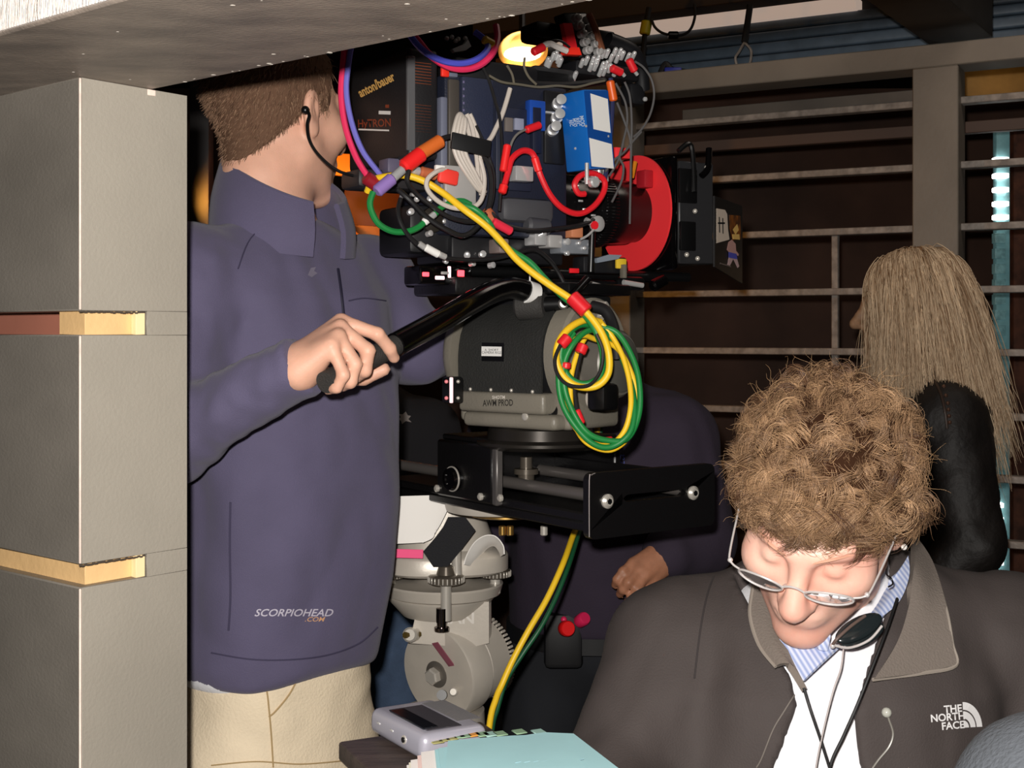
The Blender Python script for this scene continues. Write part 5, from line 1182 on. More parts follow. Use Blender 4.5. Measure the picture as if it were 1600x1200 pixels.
for x, y in ((684, 763), (752, 776), (783, 778)): MB().lathe(TF.pu(x, y, ul - 0.010), -TF.u, [(0, 0.0055), (0.003, 0.0055), (0.005, 0.003)], 14).build('screw', STEEL, t)
c = P(822, 730, 1.86); MB().lathe(c - up * 0.02, up, [(0, 0.012), (0.01, 0.012), (0.0105, 0.018), (0.018, 0.018), (0.0185, 0.009), (0.035, 0.009)], 18).build('tie_down', M('dark_chrome', (104, 96, 86), 0.25, 0.5), t)
t = thing('mounting_disc', 'brass and grey mounting disc with studs under the black sliding plate', 'disc', P(782, 826, 1.9))
mz = zb - 0.0005
MB().lathe(Vector((P(775, 815, 1.93).x, 1.95, mz - 0.014)), up, [(0, 0.070), (0.002, 0.076), (0.008, 0.078), (0.014, 0.078)], 40).build('disc', CASTM, t)
MB().lathe(Vector((P(790, 815, 1.93).x, 1.93, mz - 0.018)), up, [(0, 0.05), (0.0015, 0.055), (0.0042, 0.055)], 36).build('brass_ring', BRASS, t)
for x in (785, 797, 850): q = P(x, 830, 1.885); MB().cyl(q - up * 0.006, q + up * 0.008, 0.0055, n=14, bev=0.001).build('stud', BRASS if x < 820 else STEEL, t)

# ---- fluid head
HF = Frame(800, 1.90, 50.0); zhB = CH + (HZ - 690) / F * 1.88; 
t = thing('fluid_head', 'grey tripod fluid head with a dark rounded cover and white label', 'tripod head', HF.w(0, 0, zhB))
uF = -0.086
vl, zt_ = HF.atu(712, 492, uF); vr, zb_ = HF.atu(845, 612, uF)
zax = (zt_ + zb_) / 2 - 0.004; R_ = 0.079
# drum body
MB().lathe(HF.w(0, vl, zax), HF.v, [(0, R_ - 0.006), (0.003, R_ - 0.002), (vr - vl - 0.003, R_ - 0.002), (vr - vl, R_ - 0.006)], 48).build('drum', BLACKM, t)
# soft cover panel: curves over the front of the drum
rows = []
for j in range(9):
    a = math.radians(118 - 118 * j / 8) if j < 6 else None
    if j < 6: a = math.radians(100 - 20 * j); p_ = (-(R_ + 0.002) * math.cos(a - math.pi * 0) if False else -(R_ + 0.002) * math.sin(math.radians(-10 + 20 * j)), (R_ + 0.002) * math.cos(math.radians(-10 + 20 * j)))
    else: p_ = (-(R_ + 0.003), -0.012 * (j - 5))
    if j >= 6: p_ = (-(R_ + 0.002) * 1.0, (R_ + 0.002) * math.cos(math.radians(90)) - 0.019 * (j - 5))
    rows.append([HF.w(p_[0], vl + 0.002 + (vr - vl - 0.004) * i / 5, zax + p_[1]) for i in range(6)])
cov = MB().sheet(rows, 0.004, 2).build('cover', COVER, t); covb = bvh_of(cov)
for x, y in ((735, 608), (767, 609), (799, 610), (832, 612)): MB().ball(HF.pu(x, y, -R_ - 0.004), 0.0028, 10).build('cover_screw', STEEL, cov)
lb = print_on('label_backing', poly_mesh([[(-.5, -.5), (.5, -.5), (.5, .5), (-.5, .5)]]), covb, 770, 550, 29, BLACK, cov, 1, 1.2, 0.0012)
print_on('white_label', poly_mesh([[(-.5, -.5), (.5, -.5), (.5, .5), (-.5, .5)]]), covb, 768, 549, 15, WHITE, cov, 1, 2.1, 0.0024)
INK = M('ink', (40, 40, 44), 0.7)
print_on('label_print', text_mesh('A. SHORT\nCAMERA RIGS', 0.0, 0, 1.0), covb, 768, 549, 5.2, INK, cov, 1, 0.95, 0.0030)
# cheeks
MB().lathe(HF.w(-0.012, vl - 0.0345, zax), HF.v, [(0, 0.056), (0.006, R_ - 0.008), (0.016, R_ + 0.002), (0.024, R_ + 0.006), (0.034, R_ + 0.006)], 44).build('side_cheek', HEADG, t)
MB().lathe(HF.w(0.0, vr + 0.0005, zax), HF.v, [(0, R_ + 0.002), (0.026, R_ + 0.002), (0.03, R_ - 0.003)], 44).build('side_cheek', HEADG, t)
HF.box(MB(), -0.06, 0.06, vr + 0.0005, vr + 0.03, zhB + 0.025, zax - 0.02, 0.008, 3).build('cheek_foot', HEADG, t)
HF.box(MB(), -0.06, 0.06, vl - 0.0175, vl - 0.0005, zhB + 0.03, zax - 0.02, 0.008, 3).build('cheek_foot', HEADG, t)
# right control box with scales and knobs
vb0 = vr + 0.0305
c0 = HF.pv(905, 560, vb0 + 0.03)
MB().lathe(HF.w(0.01, vb0, zax - 0.012), HF.v, [(0, 0.048), (0.03, 0.048), (0.035, 0.044)], 40).build('scale_drum', M('scale_grey', (112, 108, 100), 0.4, 0.2), t)
kb = MB().lathe(HF.w(0.01, vb0 + 0.035, zax - 0.012), HF.v, [(0, 0.04), (0.003, 0.04), (0.005, 0.037)], 36).build('scale_face', M('scale_face', (92, 90, 84), 0.45, 0.2), t); kbb = bvh_of(kb)
print_on('scale_print', text_mesh('4 5 6 7', 0.0), kbb, 930, 562, 9, M('scale_print', (176, 170, 164), 0.5), kb, 70, 0.8)
bk = HF.pv(925, 622, vb0 + 0.03)
MB().lathe(bk, HF.v, [(0, 0.015), (0.012, 0.015), (0.016, 0.011)], 22).build('brake_boss', CASTM, t)
MB().box(P(942, 620, 1.72), (0.036, 0.03, 0.036), HF.R, 0.006).build('brake_knob', BLACK, t)
MB().tube([P(876, 645, 1.80), P(868, 640, 1.78), P(856, 652, 1.77), P(882, 658, 1.77)], [0.010, 0.011, 0.008, 0.006], 12).build('drag_lever', BLACK, t)
# base block with lettering and turntable
v2l, v2r = HF.atu(716, 630, uF - 0.002)[0], HF.atu(850, 630, uF - 0.002)[0]
z1b = HF.atu(780, 645, uF)[1]; z1t = HF.atu(780, 613, uF)[1]
bb_ = HF.box(MB(), uF - 0.003, 0.07, v2l, v2r, z1b, z1t, 0.006, 3).build('base_block', HEADG, t); bbb = bvh_of(bb_)
print_on('lettering', text_mesh('AWM PROD', 0.015, 0, 1.0), bbb, 778, 630, 14, M('pencil', (40, 37, 33), 0.7), bb_, -1, 0.62)
print_on('lettering', text_mesh('SHOTM', 0.02), bbb, 779, 621, 7, M('pale_print', (214, 206, 196), 0.6), bb_, -1, 0.85)
v3l, v3r = HF.atu(722, 660, uF + 0.004)[0], HF.atu(868, 660, uF + 0.004)[0]; z2b = HF.atu(780, 669, uF)[1]
HF.box(MB(), uF + 0.003, 0.06, v3l, v3r, z2b, z1b - 0.0004, 0.008, 3).build('turntable_block', HEADG, t)
MB().lathe(HF.pu(821, 651, uF + 0.003), -HF.u, [(0, 0.0055), (0.002, 0.0055), (0.003, 0.004)], 16).build('screw', STEEL, t)
cx_h = (v3l + v3r) / 2
tc_ = HF.w(-0.008, cx_h, 0)
MB().lathe(Vector((tc_.x, tc_.y, zhB - 0.006)), up, [(0, 0.085), (0.006, 0.093), (0.010, 0.092), (0.014, 0.078), (z2b - zhB + 0.003, 0.075), (z2b - zhB + 0.006, 0.07)], 48).build('pan_base', M('pan_base', (58, 54, 50), 0.3, 0.6), t)
# top plate, clamp and left link
HF.box(MB(), -0.06, 0.09, vl - 0.01, vr + 0.03, zax + R_ + 0.006, zax + R_ + 0.022, 0.004).build('top_plate', BLACK, t)
HF.box(MB(), -0.04, 0.08, vl + 0.02, vr, zax + R_ - 0.01, zax + R_ + 0.0058, 0.004).build('top_riser', BLACKM, t)
MB().cyl(P(808, 478, 1.80), P(852, 476, 1.785), 0.0205, n=24, bev=0.004).build('handle_clamp', RUB, t)
MB().cyl(P(848, 476, 1.79), P(892, 474, 1.78), 0.011, n=18, bev=0.003).build('clamp_shaft', BLACK, t)
MB().lathe(P(880, 475, 1.77), (0, -1, 0), [(0, 0.0075), (0.006, 0.0075), (0.009, 0.005)], 22).build('clamp_bolt', M('bolt_grey', (120, 116, 112), 0.35, 0.5), t)
MB().tube([P(880, 474, 1.762), P(897, 458, 1.755), P(920, 433, 1.75)], 0.0055, 10).build('clamp_lever', GLOSS, t)
MB().cyl(P(930, 478, 1.80), P(948, 481, 1.79), 0.009, n=14, bev=0.002).build('steel_pin', STEEL, t)
MB().cyl(P(938, 484, 1.80), P(940, 497, 1.79), 0.007, n=14, bev=0.002).build('steel_pin', STEEL, t)
HF.box(MB(), -0.02, 0.05, vl - 0.04, vl - 0.012, zax + 0.045, zax + R_ + 0.016, 0.01, 3).build('left_lug', M('lug_dark', (60, 56, 52), 0.5), t)
# spirit level block at the left foot
q = P(707, 609, 1.80); lvl = MB().box(q, (0.026, 0.02, 0.037), HF.R, 0.004).build('bubble_block', BLACK, t)
MB().box(q + Vector((-0.001, -0.013, 0.0)), (0.0052, 0.004, 0.036), None, 0.001, 1).build('glow_strip', M('pale_pink_strip', (255, 226, 230), 0.4, emit=(255, 210, 216), estr=0.5), lvl)
for dx_, dz_ in ((-0.008, 0.012), (-0.008, -0.011), (0.0085, 0.012), (0.0085, -0.011)): MB().ball(q + Vector((dx_, -0.013, dz_)), 0.0028, 10).build('rivet', STEEL if dx_ > 0 else M('glare_rivet', (230, 150, 156), 0.3, emit=(200, 40, 50), estr=0.3), lvl)  # red rivets given emission to stand in for reflected glare

# ---- pan handle held by the man
t = thing('pan_handle', 'thick black pan handle bar gripped by the hand of the man in navy', 'handle', P(510, 597, 1.5))
MB().tube([P(508, 598, 1.497), P(560, 570, 1.548), P(620, 538, 1.60)], 0.0132, 20, 6).build('grip', RUB, t)
hb_ = MB().tube([P(618, 539, 1.598), P(690, 500, 1.66), P(745, 468, 1.71), P(778, 453, 1.745), P(805, 450, 1.77), P(838, 461, 1.79)], 0.0158, 20, 8).build('bar', GLOSS, t)
MB().cyl(P(822, 455.5, 1.777), P(835, 460, 1.787), 0.0163, n=24).build('white_band', WHITE, hb_)
MB().box(P(828, 436, 1.777), (0.002, 0.002, 0.022), None, 0.0005, 1).build('tie_tail', WHITE, hb_)
# ---------------------------------------------------------------- the film camera (lens points right and away)
KF = Frame(810, 1.90, 32.0)
CAMN = M('camera_navy', (30, 34, 50), 0.5, bump=0.15, bscale=500); CAMB = M('camera_black', (22, 22, 25), 0.45); GREYB = M('grey_blue_strip', (112, 116, 134), 0.45)
BLUEX = M('blue_box', (20, 104, 190), 0.35); BLUED = M('blue_box_shaded', (22, 74, 150), 0.35); CHROME = M('bright_chrome', (232, 232, 232), 0.22, 0.55); REDD = M('red_disc', (255, 54, 60), 0.6)
DGREY = M('dark_grey_module', (74, 74, 78), 0.5); CHR2 = M('satin_metal', (200, 198, 196), 0.35, 0.4)
def kv(x, y, v=0.09): return KF.pv(x, y, v)
vs_ = 0.075
ub, uf = KF.atv(694, 300, vs_)[0], KF.atv(905, 300, vs_)[0]
zc0, zc1 = 1.485, 1.735
t = thing('film_camera', 'black and navy film camera loaded with cables, matte box pointing right', 'camera', KF.w(0, 0, 1.40))
KF.box(MB(), ub, uf - 0.02, -0.06, vs_, zc0, zc1 - 0.03, 0.006, 2).build('body', CAMN, t)
KF.box(MB(), ub + 0.03, uf, -0.05, vs_ - 0.02, zc1 - 0.03, zc1, 0.005, 2).build('top_plate', CAMB, t)
KF.boxv(MB(), 722, 118, 772, 262, vs_ + 0.010, 0.012, 0.003).build('side_panel', M('navy_panel', (42, 48, 70), 0.5, bump=0.2, bscale=600), t)
m = MB()
for k in range(12): KF.boxv(m, 723.5, 126 + k * 11, 726, 130 + k * 11, vs_ + 0.0110, 0.001, 0.0002)
tag(m.build('indicator_dots', M('dot_violet', (110, 104, 140), 0.5), t), kind='stuff')
KF.boxv(MB(), 689, 150, 700, 300, vs_ + 0.006, 0.02, 0.003).build('rear_strip', GREYB, t)
KF.boxv(MB(), 701, 122, 719, 262, vs_ + 0.003, 0.02, 0.003).build('bronze_strip', M('bronze_strip', (88, 82, 76), 0.45, 0.3), t)
KF.boxv(MB(), 700, 112, 716, 121, vs_ + 0.006, 0.02, 0.002).build('strip_cap', GREYB, t)
KF.boxv(MB(), 775, 165, 832, 300, vs_ + 0.004, 0.02, 0.003).build('side_panel', M('navy_panel_b', (36, 40, 58), 0.5), t)
KF.boxv(MB(), 790, 183, 802, 206, vs_ + 0.008, 0.006, 0.001).build('module', M('brown_module', (116, 108, 104), 0.4), t)
KF.boxv(MB(), 805, 184, 819, 204, vs_ + 0.009, 0.006, 0.001).build('screen', M('pale_screen', (150, 154, 176), 0.3), t)
KF.boxv(MB(), 828, 155, 853, 205, vs_ + 0.012, 0.014, 0.002).build('blue_frame', M('blue_frame', (30, 76, 170), 0.4), t)
KF.boxv(MB(), 833, 167, 846, 240, vs_ + 0.0128, 0.012, 0.001).build('blue_frame_inset', M('navy_inset', (24, 28, 50), 0.5), t)
KF.boxv(MB(), 851, 140, 884, 258, vs_ + 0.004, 0.03, 0.003).build('connector_panel', CAMB, t)
for (x, y) in ((870, 164), (868, 186), (862, 205)):
    c = kv(x, y, vs_ + 0.004); d = (KF.v * 0.9 + KF.u * -0.35 + up * 0.1).normalized()
    o = MB().lathe(c, d, [(0, 0.0085), (0.010, 0.0085), (0.011, 0.0062), (0.024, 0.0062), (0.025, 0.0075), (0.030, 0.0075), (0.031, 0.003)], 16).build('coax_connector', CHROME, t)
KF.boxv(MB(), 853, 173, 879, 179, vs_ + 0.012, 0.01, 0.001).build('chrome_bar', CHROME, t)
# lens, gear ring and red disc
zl = CH + (HZ - 332) / F * 2.0
lc_ = lambda u: KF.w(u, 0.0, zl)
LB = M('lens_black', (14, 13, 14), 0.22, spec=0.7)
ln_ = MB().lathe(lc_(0.03), KF.u, [(0, 0.045), (0.01, 0.048), (0.045, 0.048), (0.046, 0.052), (0.066, 0.052), (0.067, 0.0495), (0.09, 0.0495), (0.092, 0.0545), (0.118, 0.0545), (0.12, 0.051), (0.165, 0.050), (0.175, 0.046), (0.213, 0.046)], 48).build('lens', LB, t)
m = MB()
for k in range(70):
    a = 2 * math.pi * k / 70; d = KF.v * math.cos(a) + up * math.sin(a); m.box(lc_(0.135) + d * 0.0552, (0.024, 0.0018, 0.0026), Matrix((KF.u, KF.u.cross(d), d)).transposed(), 0.0004, 1)
tag(m.build('gear_teeth', LB, ln_), kind='stuff')
for (a, uu) in ((35, 0.075), (20, 0.082), (8, 0.076), (48, 0.09), (-5, 0.085), (-14, 0.10)):
    d = KF.v * math.cos(math.radians(a)) + up * math.sin(math.radians(a)); MB().box(lc_(uu) + d * 0.0528, (0.008, 0.003, 0.002), Matrix((KF.u, KF.u.cross(d), d)).transposed(), 0.0004, 1).build('lens_mark', CHROME, ln_)
# disc with a hole (ring), facing back towards the camera body
m = MB(); n_ = 56; ds = []
for (r, u) in ((0.030, 0.215), (0.0905, 0.215), (0.0905, 0.2185), (0.030, 0.2185)): ds.append([KF.w(u, r * math.cos(2 * math.pi * k / n_), zl + r * math.sin(2 * math.pi * k / n_)) for k in range(n_)])
m.add([q for r in ds for q in r], [(i * n_ + k, i * n_ + (k + 1) % n_, ((i + 1) % 4) * n_ + (k + 1) % n_, ((i + 1) % 4) * n_ + k) for i in range(4) for k in range(n_)])
m.build('red_disc', REDD, t)
KF.box(MB(), 0.196, 0.213, 0.03, 0.052, zl + 0.035, zl + 0.062, 0.002).build('red_flag', M('red_dark', (170, 26, 38), 0.5), t)
MB().box(kv(968, 240, 0.05), (0.03, 0.02, 0.016), KF.R, 0.002).build('red_flag', REDD, t)
MB().box(kv(990, 265, 0.06), (0.006, 0.004, 0.026), Matrix.Rotation(0.2, 3, 'Y') @ KF.R, 0.001).build('amber_tab', M('amber', (214, 130, 30), 0.4), t)
# matte box with side flap
KF.box(MB(), 0.222, 0.236, -0.10, 0.085, zl - 0.092, zl + 0.082, 0.006, 2).build('matte_back', GLOSS, t)
MB().lathe(lc_(0.2186), KF.u, [(0, 0.075), (0.0034, 0.075)], 40).build('donut', BLACKM, t)
ZT, ZBm = zl + 0.075, zl - 0.082
for (v0_, v1_, z0_, z1_) in ((0.078, 0.085, ZBm, ZT), (-0.10, -0.093, ZBm, ZT), (-0.093, 0.078, ZT - 0.007, ZT), (-0.093, 0.078, ZBm, ZBm + 0.007)):
    KF.box(MB(), 0.2362, 0.305, v0_, v1_, z0_, z1_, 0.002, 1).build('matte_wall', M('matte_grey', (40, 40, 42), 0.45), t)
KF.boxv(MB(), 1062, 262, 1090, 318, 0.092, 0.006, 0.002).build('matte_tray', BLACK, t); KF.boxv(MB(), 1064, 345, 1088, 392, 0.092, 0.006, 0.002).build('matte_tray', BLACK, t)
for (x, y) in ((1104, 262), (1086, 330), (1073, 398), (1090, 404)): MB().ball(kv(x, y, 0.094), 0.004, 10).build('matte_screw', STEEL, t)
MB().tube([kv(1060, 236, 0.09), kv(1080, 228, 0.09), kv(1085, 300, 0.10)], 0.004, 8).build('matte_strap', BLACK, t)
MB().tube([kv(1108, 232, 0.09), kv(1106, 262, 0.095), kv(1096, 275, 0.095)], 0.005, 8).build('matte_latch', GLOSS, t)
# the open side flag carrying a picture sticker
fa = [P(1117, 306, 1.99), P(1160, 322, 2.13), P(1160, 443, 2.13), P(1117, 417, 1.99)]
fn = (fa[1] - fa[0]).cross(fa[3] - fa[0]).normalized(); fn = fn if fn.y < 0 else -fn
sf_ = MB().prism(fa, -fn * 0.003).build('side_flag', M('flag_black', (20, 19, 20), 0.35), t)
def on_flag(pts, lift): return [fa[0] + (fa[1] - fa[0]) * u + (fa[3] - fa[0]) * w + fn * lift for u, w in pts]
def flat(name, pts, lift, mat): MB().prism(on_flag(pts, lift), fn * 0.0003).build(name, mat, sf_)
flat('sticker_white', [(0.05, 0.17), (0.34, 0.15), (0.42, 0.2), (0.45, 0.42), (0.50, 0.56), (0.05, 0.66)], 0.0003, M('sticker_white', (232, 214, 196), 0.5))
for x in (0.12, 0.24): flat('sticker_mark', [(x, 0.28), (x + 0.03, 0.28), (x + 0.04, 0.5), (x + 0.01, 0.5)], 0.0007, BLACKM)
flat('sticker_mark', [(0.09, 0.36), (0.33, 0.33), (0.33, 0.355), (0.09, 0.385)], 0.0007, BLACKM)
flat('sticker_amber', [(0.50, 0.2), (0.9, 0.16), (0.93, 0.5), (0.62, 0.56), (0.52, 0.4)], 0.0003, M('sticker_amber', (150, 84, 20), 0.5, rgb2=(70, 36, 10), vscale=60))
flat('sticker_flame', [(0.62, 0.40), (0.78, 0.30), (0.84, 0.38), (0.72, 0.46)], 0.0007, M('sticker_gold', (240, 196, 110), 0.5)); flat('sticker_flame', [(0.60, 0.47), (0.86, 0.44), (0.88, 0.52), (0.62, 0.54)], 0.0007, M('sticker_gold', (240, 196, 110), 0.5))
flat('sticker_figure', [(0.46, 0.60), (0.58, 0.55), (0.72, 0.60), (0.74, 0.70), (0.84, 0.74), (0.82, 0.77), (0.66, 0.75), (0.48, 0.75), (0.40, 0.72)], 0.0007, M('figure_pink', (206, 158, 150), 0.5))
flat('sticker_figure', [(0.50, 0.76), (0.74, 0.76), (0.86, 0.92), (0.80, 0.95), (0.64, 0.83), (0.50, 0.95), (0.42, 0.95)], 0.0005, M('figure_skin', (210, 176, 176), 0.5))
flat('sticker_shorts', [(0.46, 0.745), (0.74, 0.745), (0.78, 0.82), (0.62, 0.825), (0.46, 0.825)], 0.0011, M('figure_blue', (80, 84, 190), 0.5))
flat('sticker_print', [(0.16, 0.925), (0.55, 0.94), (0.55, 0.96), (0.16, 0.945)], 0.0007, M('sticker_print', (110, 96, 90), 0.5))
# rods, base plate, motors, clutter under the body
for v in (-0.03, 0.03): MB().cyl(KF.w(-0.12, v, 1.438), KF.w(0.30, v, 1.438), 0.0075, n=16).build('support_rod', BLACK, t)
KF.box(MB(), ub + 0.02, 0.13, -0.055, 0.07, 1.404, 1.428, 0.004).build('base_plate', PLATE, t)
KF.box(MB(), ub + 0.02, 0.04, -0.045, 0.06, 1.448, 1.484, 0.004).build('bridge', CAMB, t)
KF.boxv(MB(), 640, 318, 760, 400, 0.05, 0.10, 0.008).build('rear_module', CAMB, t)
KF.boxv(MB(), 560, 262, 690, 300, 0.03, 0.06, 0.006).build('rear_tray', M('rear_tray', (40, 38, 40), 0.5), t)
KF.boxv(MB(), 606, 246, 640, 272, 0.045, 0.03, 0.003).build('violet_box', M('violet_box', (92, 86, 108), 0.5), t)
KF.boxv(MB(), 786, 306, 868, 350, vs_ + 0.012, 0.04, 0.010).build('grey_motor', DGREY, t); MB().cyl(kv(822, 352, 0.085), kv(858, 356, 0.085), 0.012, n=18, bev=0.004).build('motor_barrel', DGREY, t)
for (x0, y0, x1, y1, mt) in ((836, 362, 856, 384, CHROME), (858, 366, 880, 388, CHR2), (876, 372, 930, 398, M('mid_grey', (120, 124, 130), 0.4)), (780, 372, 796, 396, M('pin_grey', (130, 116, 112), 0.4)), (893, 352, 912, 372, M('copper_patch', (200, 128, 90), 0.5)), (912, 400, 980, 428, CAMB)):
    KF.boxv(MB(), x0, y0, x1, y1, vs_ + 0.014, 0.03, 0.003).build('clamp_block', mt, t)
for (x, y, r) in ((847, 365, 0.004), (868, 358, 0.003), (884, 378, 0.005), (884, 396, 0.0035), (910, 388, 0.003), (921, 382, 0.003), (902, 380, 0.003)): MB().lathe(kv(x, y, vs_ + 0.014), KF.v, [(0, r), (0.006, r), (0.007, r * 0.6)], 10).build('bolt', CHROME, t)
MB().prism([kv(928, 404, 0.10), kv(948, 398, 0.10), kv(968, 399, 0.10), kv(962, 405, 0.10), kv(930, 411, 0.10)], KF.v * 0.006).build('pale_lever', M('pale_blue_metal', (150, 160, 172), 0.35, 0.3), t)
MB().box(kv(970, 412, 0.095), (0.018, 0.006, 0.015), KF.R, 0.002).build('yellow_tab', M('yellow_tab', (226, 190, 50), 0.5), t)
MB().box(kv(974, 424, 0.10), (0.006, 0.01, 0.02), KF.R, 0.001).build('tab_holder', M('tab_holder', (110, 104, 92), 0.5), t)
MB().box(kv(897, 423, 0.095), (0.016, 0.004, 0.007), KF.R, 0.001).build('red_tab', REDC, t)
MB().cyl(kv(920, 442, 0.09), kv(946, 449, 0.09), 0.0035, n=10).build('tommy_bar', CHR2, t)
MB().box(kv(985, 443, 0.08), (0.045, 0.02, 0.02), KF.R, 0.006).build('rod_clamp', BLACK, t); MB().cyl(kv(974, 441, 0.095), kv(1004, 446, 0.095), 0.004, n=10).build('clamp_screw', CHR2, t)
MB().cyl(kv(1018, 448, 0.08), kv(1040, 436, 0.08), 0.009, n=14, bev=0.003).build('rod_end', GLOSS, t)
MB().lathe(kv(931, 350, 0.11), KF.v, [(0, 0.0115), (0.006, 0.0115), (0.008, 0.008)], 20).build('ring_motor', CHR2, t); MB().cyl(kv(915, 344, 0.115), kv(931, 352, 0.115), 0.0045, n=12).build('motor_pin', CHR2, t); MB().lathe(kv(928, 352, 0.118), KF.v, [(0, 0.006), (0.003, 0.006)], 16).build('red_dot', REDC, t)
MB().tube([kv(940, 340, 0.115), kv(928, 358, 0.118), kv(918, 368, 0.115), kv(907, 374, 0.112)], 0.0018, 6).build('wire', CHR2, t)
MB().cyl(kv(926, 345, 0.10), kv(923, 425, 0.10), 0.005, n=12).build('upright', BLACK, t)
random.seed(3)
for (x, y) in ((643, 304), (652, 309), (627, 308), (640, 332), (700, 332), (672, 313), (699, 347), (668, 366), (690, 346), (730, 397), (752, 398), (695, 408), (735, 413), (765, 415), (726, 308), (742, 315), (830, 302), (812, 318)):
    s = random.uniform(0.0022, 0.005); MB().lathe(kv(x, y, 0.065), KF.v * 0.8 + Vector((random.uniform(-.5, .5), -0.3, random.uniform(-.4, .4))), [(0, s), (0.008, s), (0.009, s * 0.6)], 10).build('screw', CHROME if random.random() < 0.7 else CHR2, t)
MB().lathe(kv(673, 344, 0.062), KF.v, [(0, 0.017), (0.008, 0.017), (0.01, 0.013), (0.012, 0.006)], 20).build('round_socket', M('socket_dark', (70, 66, 60), 0.3, 0.6), t)
# receiver with red lights below the rear
rc_ = KF.boxv(MB(), 656, 414, 738, 446, 0.055, 0.05, 0.004).build('receiver', GLOSS, t)
for (x0, y0, x1, y1, mt) in ((661, 425, 671, 432, LED), (681, 431, 695, 437, LEDW), (701, 416, 705, 434, LEDW), (716, 422, 726, 432, LED), (690, 424, 702, 429, CHR2)):
    KF.boxv(MB(), x0, y0, x1, y1, 0.057, 0.004, 0.001).build('indicator', mt, rc_)
# top handle, terminal blocks, sockets
KF.boxv(MB(), 834, 100, 900, 140, 0.055, 0.07, 0.006).build('distribution_box', M('dist_box', (40, 40, 42), 0.5), t)
db_ = KF.boxv(MB(), 900, 92, 1000, 128, 0.045, 0.05, 0.005).build('distribution_box', CAMB, t)
hd = [kv(905, 128, 0.06), kv(1000, 128, 0.04), kv(1008, 165, 0.04), kv(955, 150, 0.06)]
for (x, y) in ((907, 104), (914, 100), (924, 100), (932, 98), (930, 103), (921, 110), (928, 109), (939, 109), (945, 107), (936, 118), (942, 117), (950, 112), (940, 90), (946, 89), (958, 87), (966, 88), (970, 92), (979, 95), (987, 93), (953, 96), (962, 97), (853, 102), (856, 106), (862, 94), (866, 92), (871, 98), (873, 103), (959, 118), (896, 124)):
    c = kv(x, y, 0.05); d = (KF.v + up * 0.8 - KF.u * 0.2).normalized(); MB().lathe(c, d, [(0, 0.0036), (0.013, 0.0036), (0.0145, 0.0026)], 10).build('socket_pin', CHROME, db_)
# tilted silver terminal block above
c0_, c1_ = kv(904, 25, 0.03), kv(924, 82, 0.05)
dd = (c1_ - c0_).normalized(); R2 = Matrix((dd, -KF.v, dd.cross(-KF.v))).transposed(); tb2_ = MB().box((c0_ + c1_) / 2 - KF.v * 0.02, ((c1_ - c0_).length * 1.25, 0.03, 0.046), R2, 0.004).build('terminal_block', BLACK, t)
for k in range(5):
    for j_ in (-1, 1):
        q = c0_ + (c1_ - c0_) * (0.1 + k * 0.22) + KF.u * 0.010 * j_; MB().lathe(q, KF.v, [(0, 0.0062), (0.008, 0.0062), (0.0085, 0.0045), (0.014, 0.0045), (0.015, 0.002)], 12).build('terminal', CHR2, tb2_)
MB().tube([kv(920, 22, 0.05), kv(930, 45, 0.055), kv(941, 78, 0.06)], 0.005, 8).build('copper_edge', M('copper_edge', (150, 92, 66), 0.4, 0.5), t)
MB().prism([kv(880, 36, 0.06), kv(894, 36, 0.06), kv(902, 74, 0.06), kv(888, 76, 0.06)], -KF.v * 0.01).build('red_clip', REDC, t)
MB().prism([kv(884, 74, 0.065), kv(905, 74, 0.065), kv(909, 86, 0.065), kv(883, 85, 0.065)], -KF.v * 0.012).build('red_clip', M('red_orange', (250, 50, 34), 0.4), t)
KF.boxv(MB(), 838, 30, 882, 66, 0.0, 0.05, 0.008).build('magazine', CAMB, t)
KF.boxv(MB(), 935, 45, 962, 85, 0.02, 0.04, 0.004).build('top_bracket', BLACK, t)
MB().tube([kv(950, 62, 0.04), kv(985, 78, 0.04), kv(1000, 105, 0.03), kv(1004, 140, 0.02)], 0.012, 10).build('carry_handle', CAMB, t)
KF.boxv(MB(), 985, 128, 1010, 165, 0.03, 0.03, 0.006).build('viewfinder_bracket', CAMB, t); MB().ball(kv(1008, 155, 0.035), 0.004, 8).build('bracket_screw', CHROME, t)
MB().prism([kv(703, 78, 0.03), kv(722, 70, 0.03), kv(727, 63, 0.03), kv(732, 74, 0.03), kv(724, 80, 0.03), kv(706, 83, 0.03)], KF.v * 0.008).build('white_bracket', M('white_metal', (225, 230, 226), 0.4), t)
for (x, y) in ((698, 60), (706, 58), (716, 61), (727, 60), (712, 64)): MB().ball(kv(x, y, 0.03), 0.0035, 8).build('screw', CHR2, t)
MB().tube([kv(735, 124, 0.05), kv(790, 128, 0.05), kv(840, 132, 0.055), kv(890, 133, 0.06), kv(945, 127, 0.06)], 0.0055, 8).build('top_rail', CAMB, t)
MB().box(kv(695, 110, 0.085), (0.012, 0.006, 0.018), KF.R, 0.002).build('red_tab', M('red_orange', (250, 50, 34), 0.4), t)

